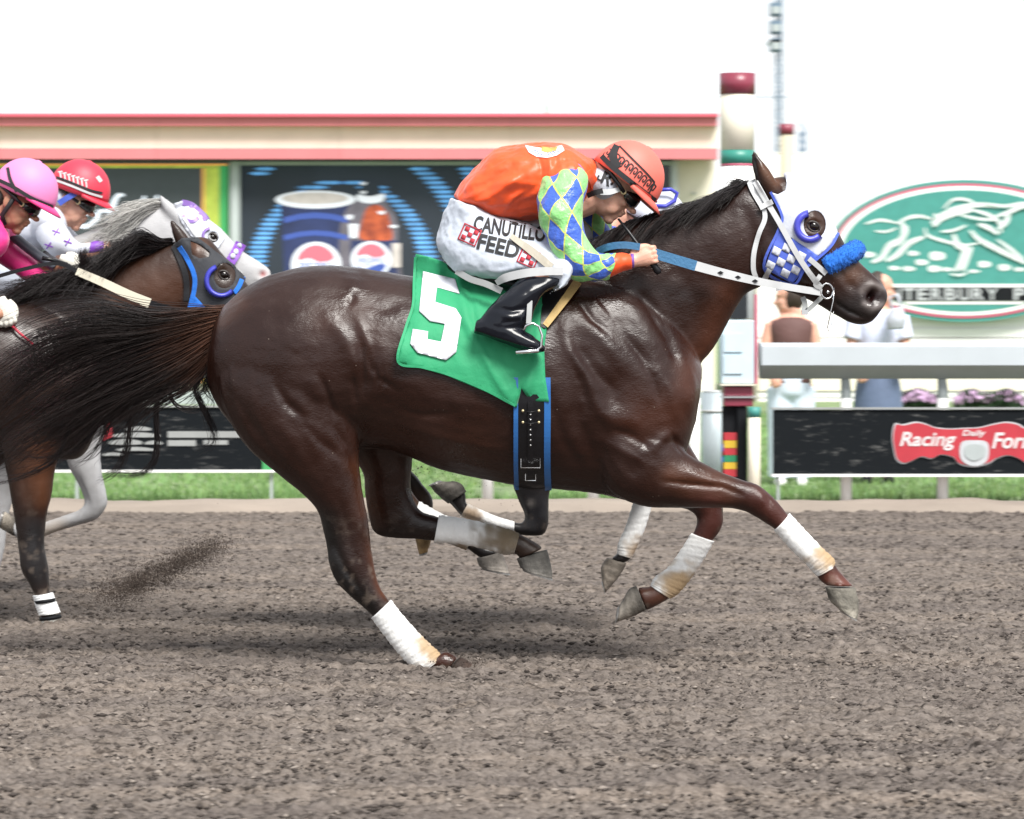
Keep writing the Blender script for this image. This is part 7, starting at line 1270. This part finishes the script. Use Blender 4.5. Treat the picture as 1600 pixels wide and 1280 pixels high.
spectator(1236, gy(757), 444, 'spectator in a brown sleeveless top and pale trousers under the horse jaw', M['brown_top'], M['pale_jean'], M['hair_b'], M['white'], False, -1)
spectator(1372, gy(755), 430, 'spectator in a pale top and long dark blue skirt behind the rail', M['pale_top'], M['blue_dress'], M['hair_b'], M['black'], True, 1, True)
sb = thing('tote_bag', P(1400, 500, 27.6), 'white bag carried by the spectator in the dark blue skirt', 'bag'); v, f = loft([(1392, 482, 1410, 480, .05), (1384, 500, 1416, 498, .07), (1386, 515, 1412, 514, .05)], gy(755) - .25, 4, 18); mesh_obj('bag', v, f, M['hood_white'], sb); MB().tube([P(1394, 482, gy(755) - .25), P(1390, 464, gy(755) - .2), P(1402, 460, gy(755) - .2), P(1408, 481, gy(755) - .25)], .01, 6).build('handle', M['hood_white'], sb, True)

# ------------------------------------------------------------------ dirt thrown up by the hooves
def spray():
    rg = np.random.default_rng(11); pts = []
    def cone(n, a, b, w0, w1, Y, sy, s0, s1, pw=1.0):
        t = rg.uniform(0, 1, n) ** pw; w = w0 + (w1 - w0) * t; hv = 1 + 1.6 * rg.uniform(0, 1, n) ** 5 + 0.5 * vnoise(t * 9, 0, 0, 3); px = a[0] + (b[0] - a[0]) * t + rg.normal(0, 1, n) * w * hv; py = a[1] + (b[1] - a[1]) * t + rg.normal(0, 1, n) * w * .55 * hv
        pts.append((PN(px, py, Y + rg.normal(0, sy, n)), rg.uniform(s0, s1, n) * rg.uniform(.4, 1, n)))
    cone(30000, (160, 938), (340, 850), 24, 13, 15.3, .12, .0010, .0045); cone(3500, (90, 935), (420, 880), 30, 30, 15.3, .15, .0006, .002); cone(240, (700, 745), (860, 800), 40, 40, 14.2, .15, .0015, .004); cone(1500, (690, 1036), (765, 1046), 20, 10, 13.88, .08, .0015, .006); cone(60, (690, 740), (640, 735), 20, 12, 15.1, .1, .003, .006); cone(220, (60, 975), (130, 960), 22, 16, 15.8, .08, .002, .006)
    c = np.vstack([p[0] for p in pts]); s_ = np.concatenate([p[1] for p in pts]); k = c[:, 2] > 0.012; c, s_ = c[k], s_[k]; n = len(c); d = rg.normal(0, 1, (n, 4, 3)); d /= np.linalg.norm(d, axis=2)[:, :, None]; V = (c[:, None] + d * s_[:, None, None]).reshape(-1, 3)
    F = (np.arange(n)[:, None, None] * 4 + np.array([(0, 1, 2), (0, 2, 3), (0, 3, 1), (1, 3, 2)])[None]).reshape(-1, 3); M['clod'] = mat('flying_dirt', (0.042, 0.029, 0.022), 0.95, var=0.3, vscale=20)
    tag(mesh_obj('flying_dirt', V, F, M['clod'], None, False), 'spray of dark dirt crumbs thrown up by the hooves', 'dirt', None, 'stuff')
spray()
